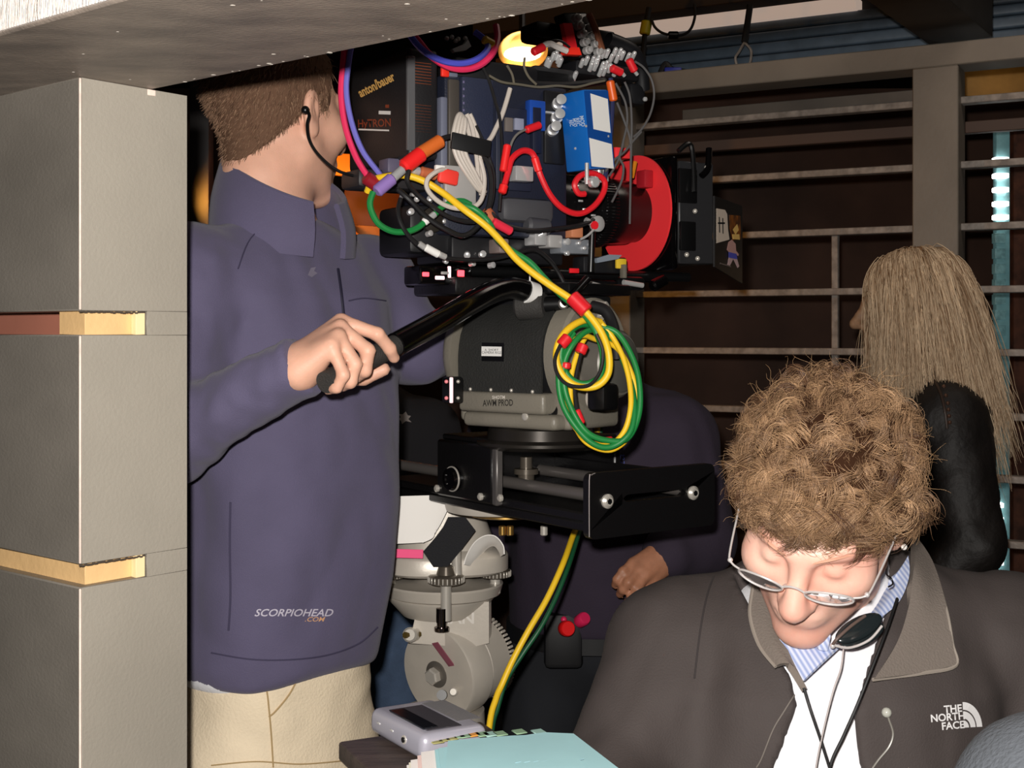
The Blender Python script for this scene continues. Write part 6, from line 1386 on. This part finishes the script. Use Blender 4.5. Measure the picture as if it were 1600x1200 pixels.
# camera battery on the back
t = thing('battery', 'black camera battery block with orange vents on the rear of the film camera', 'battery', KF.w(-0.2, 0, 1.58))
ubat = -0.2235; vn, vf = 0.078, -0.113
zb0, zb1 = KF.atu(640, 246, ubat)[1], KF.atu(640, 72, ubat)[1]
KF.box(MB(), ubat, ubat + 0.046, vf, vn, zb0, zb1, 0.006, 3).build('case', M('battery_black', (30, 29, 31), 0.5, bump=0.1, bscale=300), t)
bc = t.children[0]; bcb = bvh_of(bc)
KF.box(MB(), ubat - 0.002, ubat + 0.01, vn - 0.004, vn + 0.0015, zb0 + 0.01, zb1 - 0.012, 0.001, 1).build('edge_trim', M('trim_grey', (92, 92, 94), 0.4), t)
for grp in ((97, 133), (163, 206)):
    y = grp[0]
    while y < grp[1]:
        KF.boxv(MB(), 646, y, 674, y + 2.6, vn + 0.0012, 0.003, 0.0004).build('vent_slot', M('vent_orange', (150, 74, 40), 0.5), bc); y += 4.6
print_on('lettering', text_mesh('anton/bauer', 0.03, 0.0), bcb, 588, 133, 20, M('logo_gold', (236, 186, 106), 0.4), bc, -27, 0.62)
print_on('lettering', text_mesh('HyTRON', 0.02), bcb, 585, 193, 17, M('logo_rust', (140, 62, 36), 0.5), bc, -2, 0.78)
print_on('small_label', poly_mesh([[(-.5, -.5), (.5, -.5), (.5, .5), (-.5, .5)]]), bcb, 601, 176, 5.5, WHITE, bc, 2, 3.4); print_on('small_print', poly_mesh([[(-.5, -.5), (.5, -.5), (.5, .5), (-.5, .5)]]), bcb, 584, 203, 2.4, WHITE, bc, 2, 20)
print_on('small_mark', poly_mesh([[(-.5, -.5), (.5, -.5), (.5, .5), (-.5, .5)]]), bcb, 605, 166, 5, M('logo_rust', (140, 62, 36), 0.5), bc, 0, 1.2)
# blue accessory box with white labels
t = thing('blue_box', 'bright blue accessory box with white labels on the side of the film camera', 'box', kv(915, 270, 0.12))
XF = Frame(917, 1.815, 40.0); tilt = Matrix.Rotation(math.radians(7), 3, XF.v)
cB = P(917, 205, 1.835); Rb = tilt @ XF.R
hx, hy, hz_ = 0.048, 0.050, 0.112
MB().box(cB + Rb @ Vector((0.0, 0.0, 0)), (hx, hy, hz_), Rb, 0.0025).build('case', BLUEX, t); bcs = t.children[0]; bx = bvh_of(bcs)
pxs = lambda a, b, c: cB + Rb @ Vector((a, b, c))
def face(name, pts, mat, lift=0.0006): MB().prism([pxs(a, -hy / 2 - lift, c) for a, c in pts], Rb @ Vector((0, -0.0004, 0))).build(name, mat, bcs)
face('shaded_face', [(-0.0235, -0.054), (0.0235, -0.054), (0.0235, 0.054), (-0.0235, 0.054)], BLUED)  # darker blue paints in the shade of the side away from the flash
face('white_label', [(-0.012, 0.000), (0.021, -0.006), (0.021, 0.042), (-0.012, 0.050)], WHITE, 0.0012); face('white_label', [(-0.022, -0.052), (0.021, -0.057), (0.021, -0.022), (-0.022, -0.012)], WHITE, 0.0012)
for (x, y, s) in ((895, 192, 7), (906, 190, 9)): print_on('print_block', text_mesh('MOD\nREC', 0.02), bx, x, y, s, M('print_white', (200, 216, 232), 0.5), bcs, 80, 0.8)
for (x, y) in ((899, 232), (916, 197), (950, 213)): h, n = hit(bx, x, y); h is not None and MB().ball(h, 0.0022, 8).build('screw', CHROME, bcs)
for k in range(4):
    q = pxs(-0.02 + 0.0125 * k, -0.012, -hz_ / 2 - 0.001); MB().lathe(q, Rb @ Vector((0, 0, -1)), [(0, 0.0042), (0.016, 0.0042), (0.018, 0.003)], 12).build('plug', CHROME, t)
MB().lathe(P(917, 288, 1.80), up, [(0, 0.003), (0.03, 0.003)], 10).build('probe', CHROME, t); MB().lathe(P(925, 285, 1.80), KF.v, [(0, 0.008), (0.008, 0.008), (0.01, 0.006)], 14).build('plug', CHROME, t)

# ---------------------------------------------------------------- cables
def cable(label, pts, r, mat, v=0.11, sub=8, extra=None, name='cable', group=None):
    q = [kv(x, y, (p[0] if p else v)) for x, y, *p in pts]
    t = thing(name, label, 'cable', q[0], group); MB().tube(q, r, 8, sub).build('jacket', mat, t); return t
def sleeve(t, a, b, r, mat, v=0.11, nm='sleeve', n=14): MB().cyl(kv(a[0], a[1], v), kv(b[0], b[1], v), r, n=n, bev=r * 0.3).build(nm, mat, t)
t = cable('pink cable hanging down past the face of the man in navy to the yellow joint', [(540, 60, .06), (536, 100, .06), (533, 150, .06), (540, 200, .06), (556, 245, .06), (574, 275, .06), (584, 290, .06)], 0.0042, PINKC)
sleeve(t, (570, 276), (590, 290), 0.0095, M('dark_red_cap', (150, 26, 40), 0.4), .062, 'red_cap')
cable('violet blue cable hanging beside the pink one at the battery', [(552, 60, .065), (546, 90, .065), (541, 140, .065), (549, 190, .065), (566, 235, .065), (590, 268, .065), (606, 288, .06)], 0.0038, M('violet_cable', (120, 116, 206), 0.4))
cable('pink cable swinging in a loop over the top of the camera', [(642, 50, .09), (655, 66, .10), (672, 86, .11), (700, 104, .11), (728, 108, .11), (752, 100, .11), (770, 82, .11), (777, 60, .10), (775, 40, .09)], 0.0048, PINKC)
t = cable('blue cable swinging in a loop inside the pink one', [(640, 54, .10), (652, 70, .11), (668, 84, .12), (695, 96, .12), (722, 99, .12), (746, 92, .12), (762, 76, .11), (757, 62, .1), (742, 50, .09)], 0.0044, BLUC)
sleeve(t, (755, 61), (771, 70), 0.0062, M('yellow_sleeve', (240, 190, 40), 0.4), .105)
t = cable('red cable snaking from a clip to a curl under the blue box', [(787, 292), (794, 268), (800, 248), (815, 236), (830, 238), (838, 252), (845, 275), (860, 305), (880, 326), (905, 334), (928, 322), (943, 300), (944, 282), (928, 271), (908, 274), (898, 288), (904, 302), (914, 303)], 0.0043, REDC, .125)
sleeve(t, (786, 268), (793, 226), 0.0055, M('red_sleeve', (250, 40, 40), 0.4), .125); sleeve(t, (835, 245), (842, 268), 0.0055, M('red_sleeve', (250, 40, 40), 0.4), .125); sleeve(t, (784, 302), (788, 288), 0.006, M('red_sleeve', (250, 40, 40), 0.4), .125)
cc = kv(812, 268, 0.115)
KF.boxv(MB(), 806, 258, 834, 284, 0.112, 0.02, 0.002).build('chrome_plug', CHROME, t)
t = cable('orange plug lead pointing at the rear of the film camera', [(598, 296), (620, 276), (640, 256), (665, 235), (688, 218), (704, 213)], 0.0035, BLKC, .12)
sleeve(t, (652, 243), (690, 219), 0.0092, ORC, .12); sleeve(t, (630, 262), (660, 239), 0.0105, M('red_sleeve', (250, 40, 40), 0.4), .12); sleeve(t, (588, 300), (614, 278), 0.0085, PURC, .12); sleeve(t, (612, 280), (630, 264), 0.0062, CHROME, .12); sleeve(t, (656, 268), (682, 274), 0.0075, M('copper_sleeve', (190, 104, 66), 0.5), .09); sleeve(t, (644, 266), (656, 268), 0.006, CHROME, .09)
t = cable('green cable hanging in a loop below the orange plug', [(583, 300), (578, 316), (581, 332), (592, 350), (612, 361), (634, 362), (652, 356), (667, 344), (680, 334), (690, 324), (706, 316), (722, 314), (735, 320)], 0.0042, GRN, .115)
sleeve(t, (662, 348), (672, 340), 0.0052, WHITE, .116); sleeve(t, (671, 341), (680, 334), 0.0046, CHROME, .116)
# grey ribbon-like bundle: each lead is a part
t = thing('cable_bundle', 'bundle of pale grey cables strapped on the side of the film camera', 'cable', kv(730, 310, 0.12))
for k in range(4):
    o_ = k * 5.2
    MB().tube([kv(731 + o_ * 0.25, 202 + o_ * 0.9, .12), kv(719 + o_ * 0.55, 178 + o_ * 0.55, .125), kv(711 + o_, 196, .13), kv(708 + o_, 222, .13), kv(714 + o_, 246, .13), kv(728 + o_ * 0.9, 270, .13), kv(744 + o_ * 0.6, 292, .125), kv(752 + o_ * 0.35, 300, .12)], 0.0031, 8, 6).build('lead', GRYC, t)
for k in range(2): MB().tube([kv(729 + 5 * k, 178, .115), kv(738 + 5 * k, 200, .115), kv(744 + 6 * k, 240, .112), kv(748 + 6 * k, 280, .112), kv(752 + 4 * k, 305, .115)], 0.0031, 8, 6).build('lead', GRYC, t)
MB().tube([kv(696, 264, .125), kv(682, 268, .13), kv(668, 280, .13), kv(668, 296, .13), kv(684, 314, .13), (kv(708, 325, .13)), kv(735, 325, .13), kv(752, 312, .13), kv(757, 280, .125), kv(750, 248, .12)], 0.0032, 8, 6).build('lead', GRYC, t)
MB().box(kv(736, 226, .134), (0.06, 0.004, 0.022), Matrix.Rotation(-0.12, 3, KF.v) @ KF.R, 0.001).build('strap', BLACKM, t)
MB().box(kv(718, 290, .112), (0.048, 0.008, 0.052), KF.R, 0.002).build('plug_plate', M('plug_plate', (178, 176, 174), 0.4, 0.2), t)
MB().box(kv(700, 276, .125), (0.03, 0.008, 0.02), Matrix.Rotation(-0.15, 3, KF.v) @ KF.R, 0.004).build('red_tab', M('red_tab_bright', (250, 66, 56), 0.5), t); MB().box(kv(687, 263, .125), (0.014, 0.006, 0.008), KF.R, 0.001).build('white_tab', WHITE, t)
t = cable('pale grey strap lying diagonally across the navy camera panel', [(797, 138), (792, 156), (785, 178), (776, 198), (768, 214), (760, 224)], 0.0034, GRYC, .10)
cable('thin black lead dropping across the navy panel', [(755, 106, .1), (764, 126, .1), (774, 160, .105), (781, 186, .11), (784, 230, .115), (783, 280, .12), (780, 330, .12)], 0.0022, BLKC)
cable('black lead beside the grey bundle', [(744, 196, .12), (756, 222, .12), (766, 250, .12), (772, 275, .12), (770, 310, .12), (760, 340, .12)], 0.0020, BLKC)
cable('heavy black cable dropping beside the grey bundle', [(752, 235, .115), (764, 262, .12), (768, 290, .12), (763, 325, .12), (748, 352, .125), (725, 368, .125), (700, 360, .125), (668, 340, .12), (640, 312, .12), (622, 296, .11)], 0.0036, BLKC)
cable('black cable sagging under the yellow one', [(640, 262, .125), (636, 282, .125), (650, 302, .12), (672, 320, .12), (700, 338, .12), (728, 346, .12), (752, 345, .12)], 0.0032, BLKC)
t = cable('black cable with a white sleeve hanging below the camera body', [(626, 310, .11), (622, 330, .115), (628, 352, .12), (642, 372, .12), (664, 390, .12), (694, 402, .12), (730, 406, .12), (770, 404, .12), (806, 396, .12), (834, 390, .12), (856, 404, .12), (872, 425, .12), (886, 452, .12)], 0.0030, BLKC)
sleeve(t, (664, 386), (686, 398), 0.0052, WHITE, .122); sleeve(t, (654, 380), (664, 387), 0.0042, CHR2, .122); sleeve(t, (686, 397), (697, 402), 0.0042, CHR2, .122)
t = cable('black lead with pink plug running under the lens', [(760, 326, .12), (775, 340, .125), (790, 352, .12), (830, 360, .12), (870, 357, .12), (905, 352, .12), (928, 344, .115)], 0.0032, BLKC)
sleeve(t, (770, 346), (799, 362), 0.0062, M('hot_pink_plug', (240, 50, 74), 0.4), .127); sleeve(t, (758, 328), (772, 346), 0.0082, M('copper_sleeve', (190, 104, 66), 0.5), .118)
t = cable('short grey lead ending in a red plug by the blue frame', [(795, 240), (800, 222), (808, 210), (820, 203), (838, 197)], 0.0018, M('wire_grey', (120, 116, 110), 0.4), .115)
sleeve(t, (822, 203), (844, 195), 0.0055, REDC, .116)
t = cable('red and white lead arching to the red clip on top of the camera', [(832, 82), (846, 74), (858, 68), (872, 74), (886, 80)], 0.0044, M('white_lead', (214, 206, 200), 0.4), .075)
sleeve(t, (832, 82), (850, 73), 0.0062, REDC, .076); cable('thin dark lead arching above the red and white one', [(852, 70, .07), (866, 63, .07), (880, 66, .07), (890, 74, .07)], 0.0018, BLKC)
t = cable('dark blue lead with orange sleeve dropping past the blue box', [(954, 122), (957, 150), (956, 185), (953, 225), (948, 262), (945, 280)], 0.0034, M('navy_lead', (44, 48, 84), 0.4), .12)
sleeve(t, (953, 126), (959, 158), 0.0062, M('orange_sleeve', (230, 96, 30), 0.4), .121)
for lab, pts in (('grey lead bowing out at the right of the camera top', [(992, 96), (1006, 106), (1018, 125), (1022, 150), (1016, 178), (1004, 200), (990, 214)]),
                 ('grey lead hanging straight in front of the lens', [(976, 128), (984, 150), (987, 190), (986, 240), (985, 300), (984, 350)]),
                 ('grey lead curving behind the blue box', [(962, 130), (977, 160), (980, 190), (974, 220), (966, 250), (952, 275)]),
                 ('dark lead crossing diagonally behind the blue box', [(964, 160), (974, 185), (984, 215), (986, 240)]),
                 ('grey lead curling over the lens barrel', [(974, 225), (968, 245), (974, 260), (972, 280), (964, 300), (956, 316)]),
                 ('dark lead rising to the right from the lens', [(946, 268), (960, 250), (975, 238), (988, 222), (1002, 206)])):
    cable(lab, pts, 0.0017, M('lead_grey', (92, 90, 90), 0.4), .125)
for lab, pts in (('thin lead curving under the dish lamp', [(792, 102), (800, 116), (803, 130)]), ('pale thin lead crossing the dish lamp', [(820, 90), (819, 104), (826, 120), (838, 132)]), ('dark lead draped along the camera top', [(764, 118), (784, 128), (812, 132), (842, 136), (870, 134), (900, 136), (926, 130), (945, 126)])):
    cable(lab, pts, 0.0018, M('lead_olive', (104, 98, 84), 0.4), .10)
for (a, b) in (((982, 92), (992, 112)), ((955, 106), (972, 114))):
    t = thing('red_plug', 'red plug on the %s of the socket row on the camera top' % ('right end' if a[0] > 970 else 'near side'), 'plug', kv(a[0], a[1], .075)); MB().cyl(kv(*a, .075), kv(*b, .075), 0.0062, n=14, bev=0.002).build('sleeve', REDC, t); MB().cyl(kv(*b, .075), kv(b[0] + 4, b[1] + 5, .075), 0.003, n=10).build('tip', CHROME, t)
# twin yellow and green power cable from the camera down to a coil on the fluid head
def yg(pts): return [P(x, y, Y) for x, y, Y in pts]
ycab = thing('yellow_cable', 'yellow power cable running from the camera rear down into the coil on the fluid head', 'cable', P(900, 700, 1.72))
gcab = thing('green_cable', 'green power cable twisted with the yellow one into the coil on the fluid head', 'cable', P(905, 700, 1.72))
MB().tube(yg([(574, 300, 1.72), (583, 282, 1.71), (604, 276, 1.70), (632, 274, 1.70), (660, 282, 1.70), (690, 300, 1.70), (726, 328, 1.69), (758, 352, 1.69), (784, 378, 1.685), (806, 404, 1.68), (832, 426, 1.675), (866, 450, 1.67), (896, 470, 1.665), (920, 492, 1.66), (940, 520, 1.655), (951, 552, 1.65), (950, 584, 1.65), (932, 603, 1.65), (904, 604, 1.65), (882, 590, 1.65), (870, 566, 1.65), (872, 538, 1.65), (888, 514, 1.66), (914, 500, 1.68), (938, 503, 1.70)]), 0.0048, 10, 7).build('jacket', YEL, ycab)
MB().tube(yg([(938, 503, 1.70), (958, 528, 1.70), (974, 560, 1.69), (984, 600, 1.68), (985, 640, 1.67), (974, 676, 1.665), (950, 696, 1.66), (918, 688, 1.66), (894, 660, 1.66), (880, 620, 1.66), (878, 580, 1.66), (888, 545, 1.665), (908, 525, 1.67), (930, 530, 1.69), (965, 545, 1.71), (989, 590, 1.70), (997, 640, 1.69), (984, 680, 1.68), (955, 703, 1.675), (920, 694, 1.67), (900, 668, 1.67), (892, 630, 1.68), (893, 585, 1.69), (905, 545, 1.70), (918, 522, 1.71)]), 0.0037, 10, 7).build('coil', YEL, ycab)
MB().tube(yg([(708, 318, 1.70), (740, 326, 1.695), (764, 348, 1.70), (776, 372, 1.69), (800, 392, 1.69), (828, 410, 1.685), (852, 436, 1.68), (880, 464, 1.675), (908, 486, 1.67), (932, 520, 1.66), (942, 556, 1.66), (937, 588, 1.655), (914, 600, 1.655), (890, 590, 1.655), (876, 560, 1.655), (884, 528, 1.66), (906, 508, 1.68), (935, 510, 1.70)]), 0.0043, 10, 7).build('jacket', GRN, gcab)
MB().tube(yg([(935, 510, 1.70), (964, 520, 1.70), (988, 558, 1.69), (999, 600, 1.68), (998, 648, 1.67), (980, 685, 1.66), (948, 688, 1.655), (918, 676, 1.65), (896, 645, 1.65), (882, 606, 1.65), (882, 566, 1.655), (898, 534, 1.66), (922, 516, 1.68), (948, 522, 1.70), (972, 560, 1.72), (990, 620, 1.68), (986, 672, 1.66), (955, 698, 1.655), (922, 690, 1.65), (888, 650, 1.65), (874, 610, 1.65), (876, 560, 1.655), (896, 520, 1.67)]), 0.0040, 10, 7).build('coil', GRN, gcab)
def band(a, b, r, par, mat=REDC, nm='red_tape'): MB().cyl(P(*a), P(*b), r, n=14, bev=0.0015).build(nm, mat, par)
band((893, 463, 1.664), (917, 487, 1.658), 0.0102, ycab); band((876, 540, 1.645), (888, 526, 1.648), 0.0075, ycab); band((906, 552, 1.662), (912, 538, 1.664), 0.0075, ycab); band((884, 576, 1.655), (885, 566, 1.655), 0.0065, ycab); band((942, 694, 1.668), (958, 692, 1.668), 0.009, ycab)
for a, b in (((752, 348, 1.684), (756, 354, 1.684)), ((762, 366, 1.684), (768, 358, 1.684)), ((806, 400, 1.675), (812, 396, 1.675))): pass
bk_ = thing('black_cable_loop', 'thin black cable with red ends hanging inside the yellow and green coil', 'cable', P(905, 640, 1.65))
MB().tube(yg([(876, 538, 1.642), (867, 562, 1.64), (872, 586, 1.64), (890, 602, 1.64), (920, 602, 1.64), (938, 580, 1.645), (942, 548, 1.65), (932, 522, 1.655)]), 0.0024, 8, 6).build('jacket', BLKC, bk_)
MB().tube(yg([(908, 552, 1.66), (902, 580, 1.66), (898, 610, 1.66), (902, 640, 1.66)]), 0.0024, 8, 6).build('jacket', BLKC, bk_); band((901, 640, 1.66), (910, 662, 1.662), 0.0045, bk_)
bl = thing('black_hook_cable', 'thick black strap hooking the coil up to the fluid head', 'strap', P(960, 480, 1.74))
MB().tube(yg([(925, 478, 1.76), (945, 485, 1.75), (956, 505, 1.74), (962, 535, 1.72), (964, 560, 1.72)]), 0.008, 10, 6).build('strap', BLACKM, bl)
yt = thing('hanging_cables', 'yellow and green cables dropping from under the black plate to the floor', 'cable', P(775, 1090, 1.82))
yp = [(934, 640, 2.03), (932, 690, 2.03), (922, 760, 2.02), (906, 812, 2.0), (895, 838, 1.95), (880, 880, 1.89), (855, 935, 1.86), (826, 985, 1.84), (802, 1030, 1.83), (785, 1068, 1.82), (775, 1092, 1.82), (764, 1140, 1.82), (752, 1300, 1.82)]
MB().tube(yg(yp) + [Vector((0.0, 1.80, 0.02)), Vector((0.06, 1.78, 0.006)), Vector((0.3, 1.74, 0.006))], 0.0046, 10, 7).build('yellow_lead', YEL, yt)
gp = [(940, 640, 2.04), (937, 690, 2.04), (928, 760, 2.03), (912, 812, 2.01), (903, 838, 1.96), (888, 885, 1.90), (868, 935, 1.87), (845, 980, 1.85), (818, 1020, 1.84), (792, 1062, 1.835), (778, 1105, 1.83), (768, 1150, 1.83), (760, 1300, 1.83)]
MB().tube(yg(gp) + [Vector((0.01, 1.82, 0.02)), Vector((0.07, 1.80, 0.006)), Vector((0.31, 1.77, 0.006))], 0.0036, 10, 7).build('green_lead', M('dark_green_cable', (22, 82, 50), 0.45), yt)

# ---------------------------------------------------------------- lap table, script and silver recorder
WOODT = M('dark_table', (92, 78, 72), 0.42, bump=0.2, bscale=120, rgb2=(60, 50, 46), vscale=12, stretch=(1, 6, 1))
TZ = 0.97
def T(px, py, z=TZ): Y = F * (CH - z) / (py - HZ); return Vector(((px - 800) / F * Y, Y, z))
tl, tb_ = T(528, 1158), T(752, 1126); e1 = (tb_ - tl); e1.z = 0; L1 = 0.17; e1n = e1.normalized(); e2n = Vector((e1n.y, -e1n.x, 0))
if e2n.y > 0: e2n = -e2n
L1 = e1.length; cT = tl + e1n * L1 / 2 + e2n * 0.17
Rt = Matrix((e1n, -e2n, Vector((0, 0, 1)))).transposed()
t = thing('side_table', 'small dark wooden table holding the silver recorder and the blue pages', 'table', (cT.x, cT.y, 0))
MB().box(cT - Vector((0, 0, 0.009)), (L1, 0.34, 0.018), Rt, 0.003).build('table_top', WOODT, t)
for sx in (-1, 1):
    for sy in (-1, 1): q = cT + e1n * sx * (L1 / 2 - 0.02) + e2n * sy * 0.14; MB().cyl((q.x, q.y, 0), (q.x, q.y, TZ - 0.018), 0.011).build('leg', BLACK, t)
# recorder, lying tilted on its rear foot
SILB = M('silver_plastic', (166, 164, 176), 0.3, 0.3); 
dA, dB, dC = T(583, 1106, TZ + 0.028), T(668, 1152, TZ + 0.026), T(757, 1128, TZ + 0.024); 
ex = (dB - dA); ey_ = (dC - dB); W_, H_ = ex.length, ey_.length; exn = ex.normalized(); ezn = exn.cross(ey_.normalized()).normalized(); eyn = ezn.cross(exn)
if ezn.z < 0: ezn = -ezn
Rd = Matrix((exn, eyn, ezn)).transposed(); cD = dA + ex / 2 + ey_ / 2 - ezn * 0.012
if Rd.determinant() < 0: Rd = Matrix((exn, eyn, -ezn)).transposed()
lowz = min((cD + Rd @ Vector((a * W_ / 2, b * H_ / 2, c * 0.012))).z for a in (-1, 1) for b in (-1, 1) for c in (-1, 1))
cD.z += TZ + 0.001 - lowz - 0.002
t = thing('voice_recorder', 'silver pocket recorder with dark screen lying on the small table', 'recorder', cD - Vector((0, 0, 0.015)))
D = lambda a, b, c: cD + Rd @ Vector((a, b, c))
sg_ = 1 if (Rd @ Vector((0, 0, 1))).z > 0 else -1
MB().box(cD, (W_, H_, 0.024), Rd, 0.008, 4).build('case', SILB, t)
MB().box(D(0.004, -0.006, 0.0118 * sg_), (W_ * 0.72, H_ * 0.52, 0.002), Rd, 0.0008, 1).build('bezel', M('recorder_bezel', (62, 60, 66), 0.2, spec=0.7), t)
MB().box(D(0.004, -0.018, 0.0126 * sg_), (W_ * 0.62, H_ * 0.22, 0.0018), Rd, 0.0004, 1).build('screen', M('recorder_screen', (20, 22, 28), 0.1, spec=0.8), t)
for k in range(15): MB().cyl(D(-W_ * 0.36, H_ * 0.22 + k * 0.0017, 0.0121 * sg_), D(W_ * 0.28, H_ * 0.22 + k * 0.0017, 0.0121 * sg_), 0.0006, n=6).build('grille_bar', M('grille', (150, 148, 150), 0.3, 0.7), t)
MB().lathe(D(W_ * 0.18, -H_ / 2 + 0.0005, 0.0), Rd @ Vector((0, -1, 0)), [(0, 0.004), (0.0012, 0.004)], 16).build('socket_ring', STEEL, t); MB().lathe(D(W_ * 0.18, -H_ / 2 - 0.0008, 0.0), Rd @ Vector((0, -1, 0)), [(0, 0.0025), (0.001, 0.0025)], 14).build('socket', BLACK, t)
for a in (-0.3, -0.05): MB().box(D(W_ * a, -H_ / 2 - 0.0002, 0.002), (0.006, 0.001, 0.002), Rd, 0.0004, 1).build('side_button', CHR2, t)
# script: stack of pages, blue top sheets and index tabs
SZ = TZ + 0.0005
t = thing('script_pages', 'thick stack of script pages with pale blue top sheets and index tabs', 'papers', T(800, 1175))
pg = [T(672, 1172, TZ + 0.018), T(838, 1147, TZ + 0.018), T(884, 1149, TZ + 0.018), T(968, 1215, TZ + 0.018), T(680, 1260, TZ + 0.018)]
def page(i, mat, dx=0.0, dy=0.0, z=0.0, nm='page'):
    poly = [Vector((p.x + dx, p.y + dy, SZ + z)) for p in pg]; return MB().prism(poly, (0, 0, 0.0010)).build(nm, mat, t)
random.seed(11)
PGW = [M('page_white', (246, 240, 236), 0.8), M('page_pink', (240, 210, 204), 0.8), M('page_cream', (238, 232, 214), 0.8)]
for i in range(13): page(i, PGW[(i * 7) % 3 if i % 3 else 0], random.uniform(-0.008, 0.001) - 0.018 * (1 - i / 13), random.uniform(-0.004, 0.001), 0.0013 * i)
PB = M('page_blue', (172, 218, 224), 0.75, var=0.05, vscale=20)
for i in range(2): page(i, PB, 0.004 + 0.003 * i, 0.0, 0.0170 + 0.0012 * i)
rows = []
for a, b in ((T(700, 1158, TZ + 0.0195), T(690, 1262, TZ + 0.0195)), (T(800, 1150, TZ + 0.0202), T(800, 1265, TZ + 0.0202)), (T(878, 1148, TZ + 0.0215), T(955, 1262, TZ + 0.0205))): rows.append([a, a.lerp(b, 0.5) + Vector((0, 0, 0.0015)), b])
MB().sheet(rows, 0.0008, 4).build('top_sheet', PB, t)
TABC = (M('tab_olive', (150, 146, 92), 0.6), M('tab_green', (130, 160, 130), 0.6), M('tab_teal', (150, 186, 176), 0.6), M('tab_orange', (206, 140, 56), 0.6))
for k, (x, y) in enumerate(((678, 1158), (688, 1155), (700, 1153), (712, 1150), (722, 1149), (736, 1147), (750, 1147), (762, 1147), (778, 1146), (808, 1143), (838, 1143))):
    a = T(x, y + 3, TZ + 0.017); MB().box(a + Vector((0.002, 0.002, 0.001)), (0.011, 0.012, 0.0012), Rt, 0.0005, 1).build('index_tab', TABC[(0, 0, 0, 1, 1, 3, 1, 2, 1, 1, 2)[k]], t)
m = MB()
for k in range(8):
    x = 805 + k * 14; m.tube([T(x, 1192 - k * 0.6, TZ + 0.0222), T(x + 9, 1190 - k * 0.6, TZ + 0.0222)], 0.0003, 5, 1)
tag(m.build('handwriting', M('pencil_line', (140, 176, 186), 0.7), t), kind='stuff')
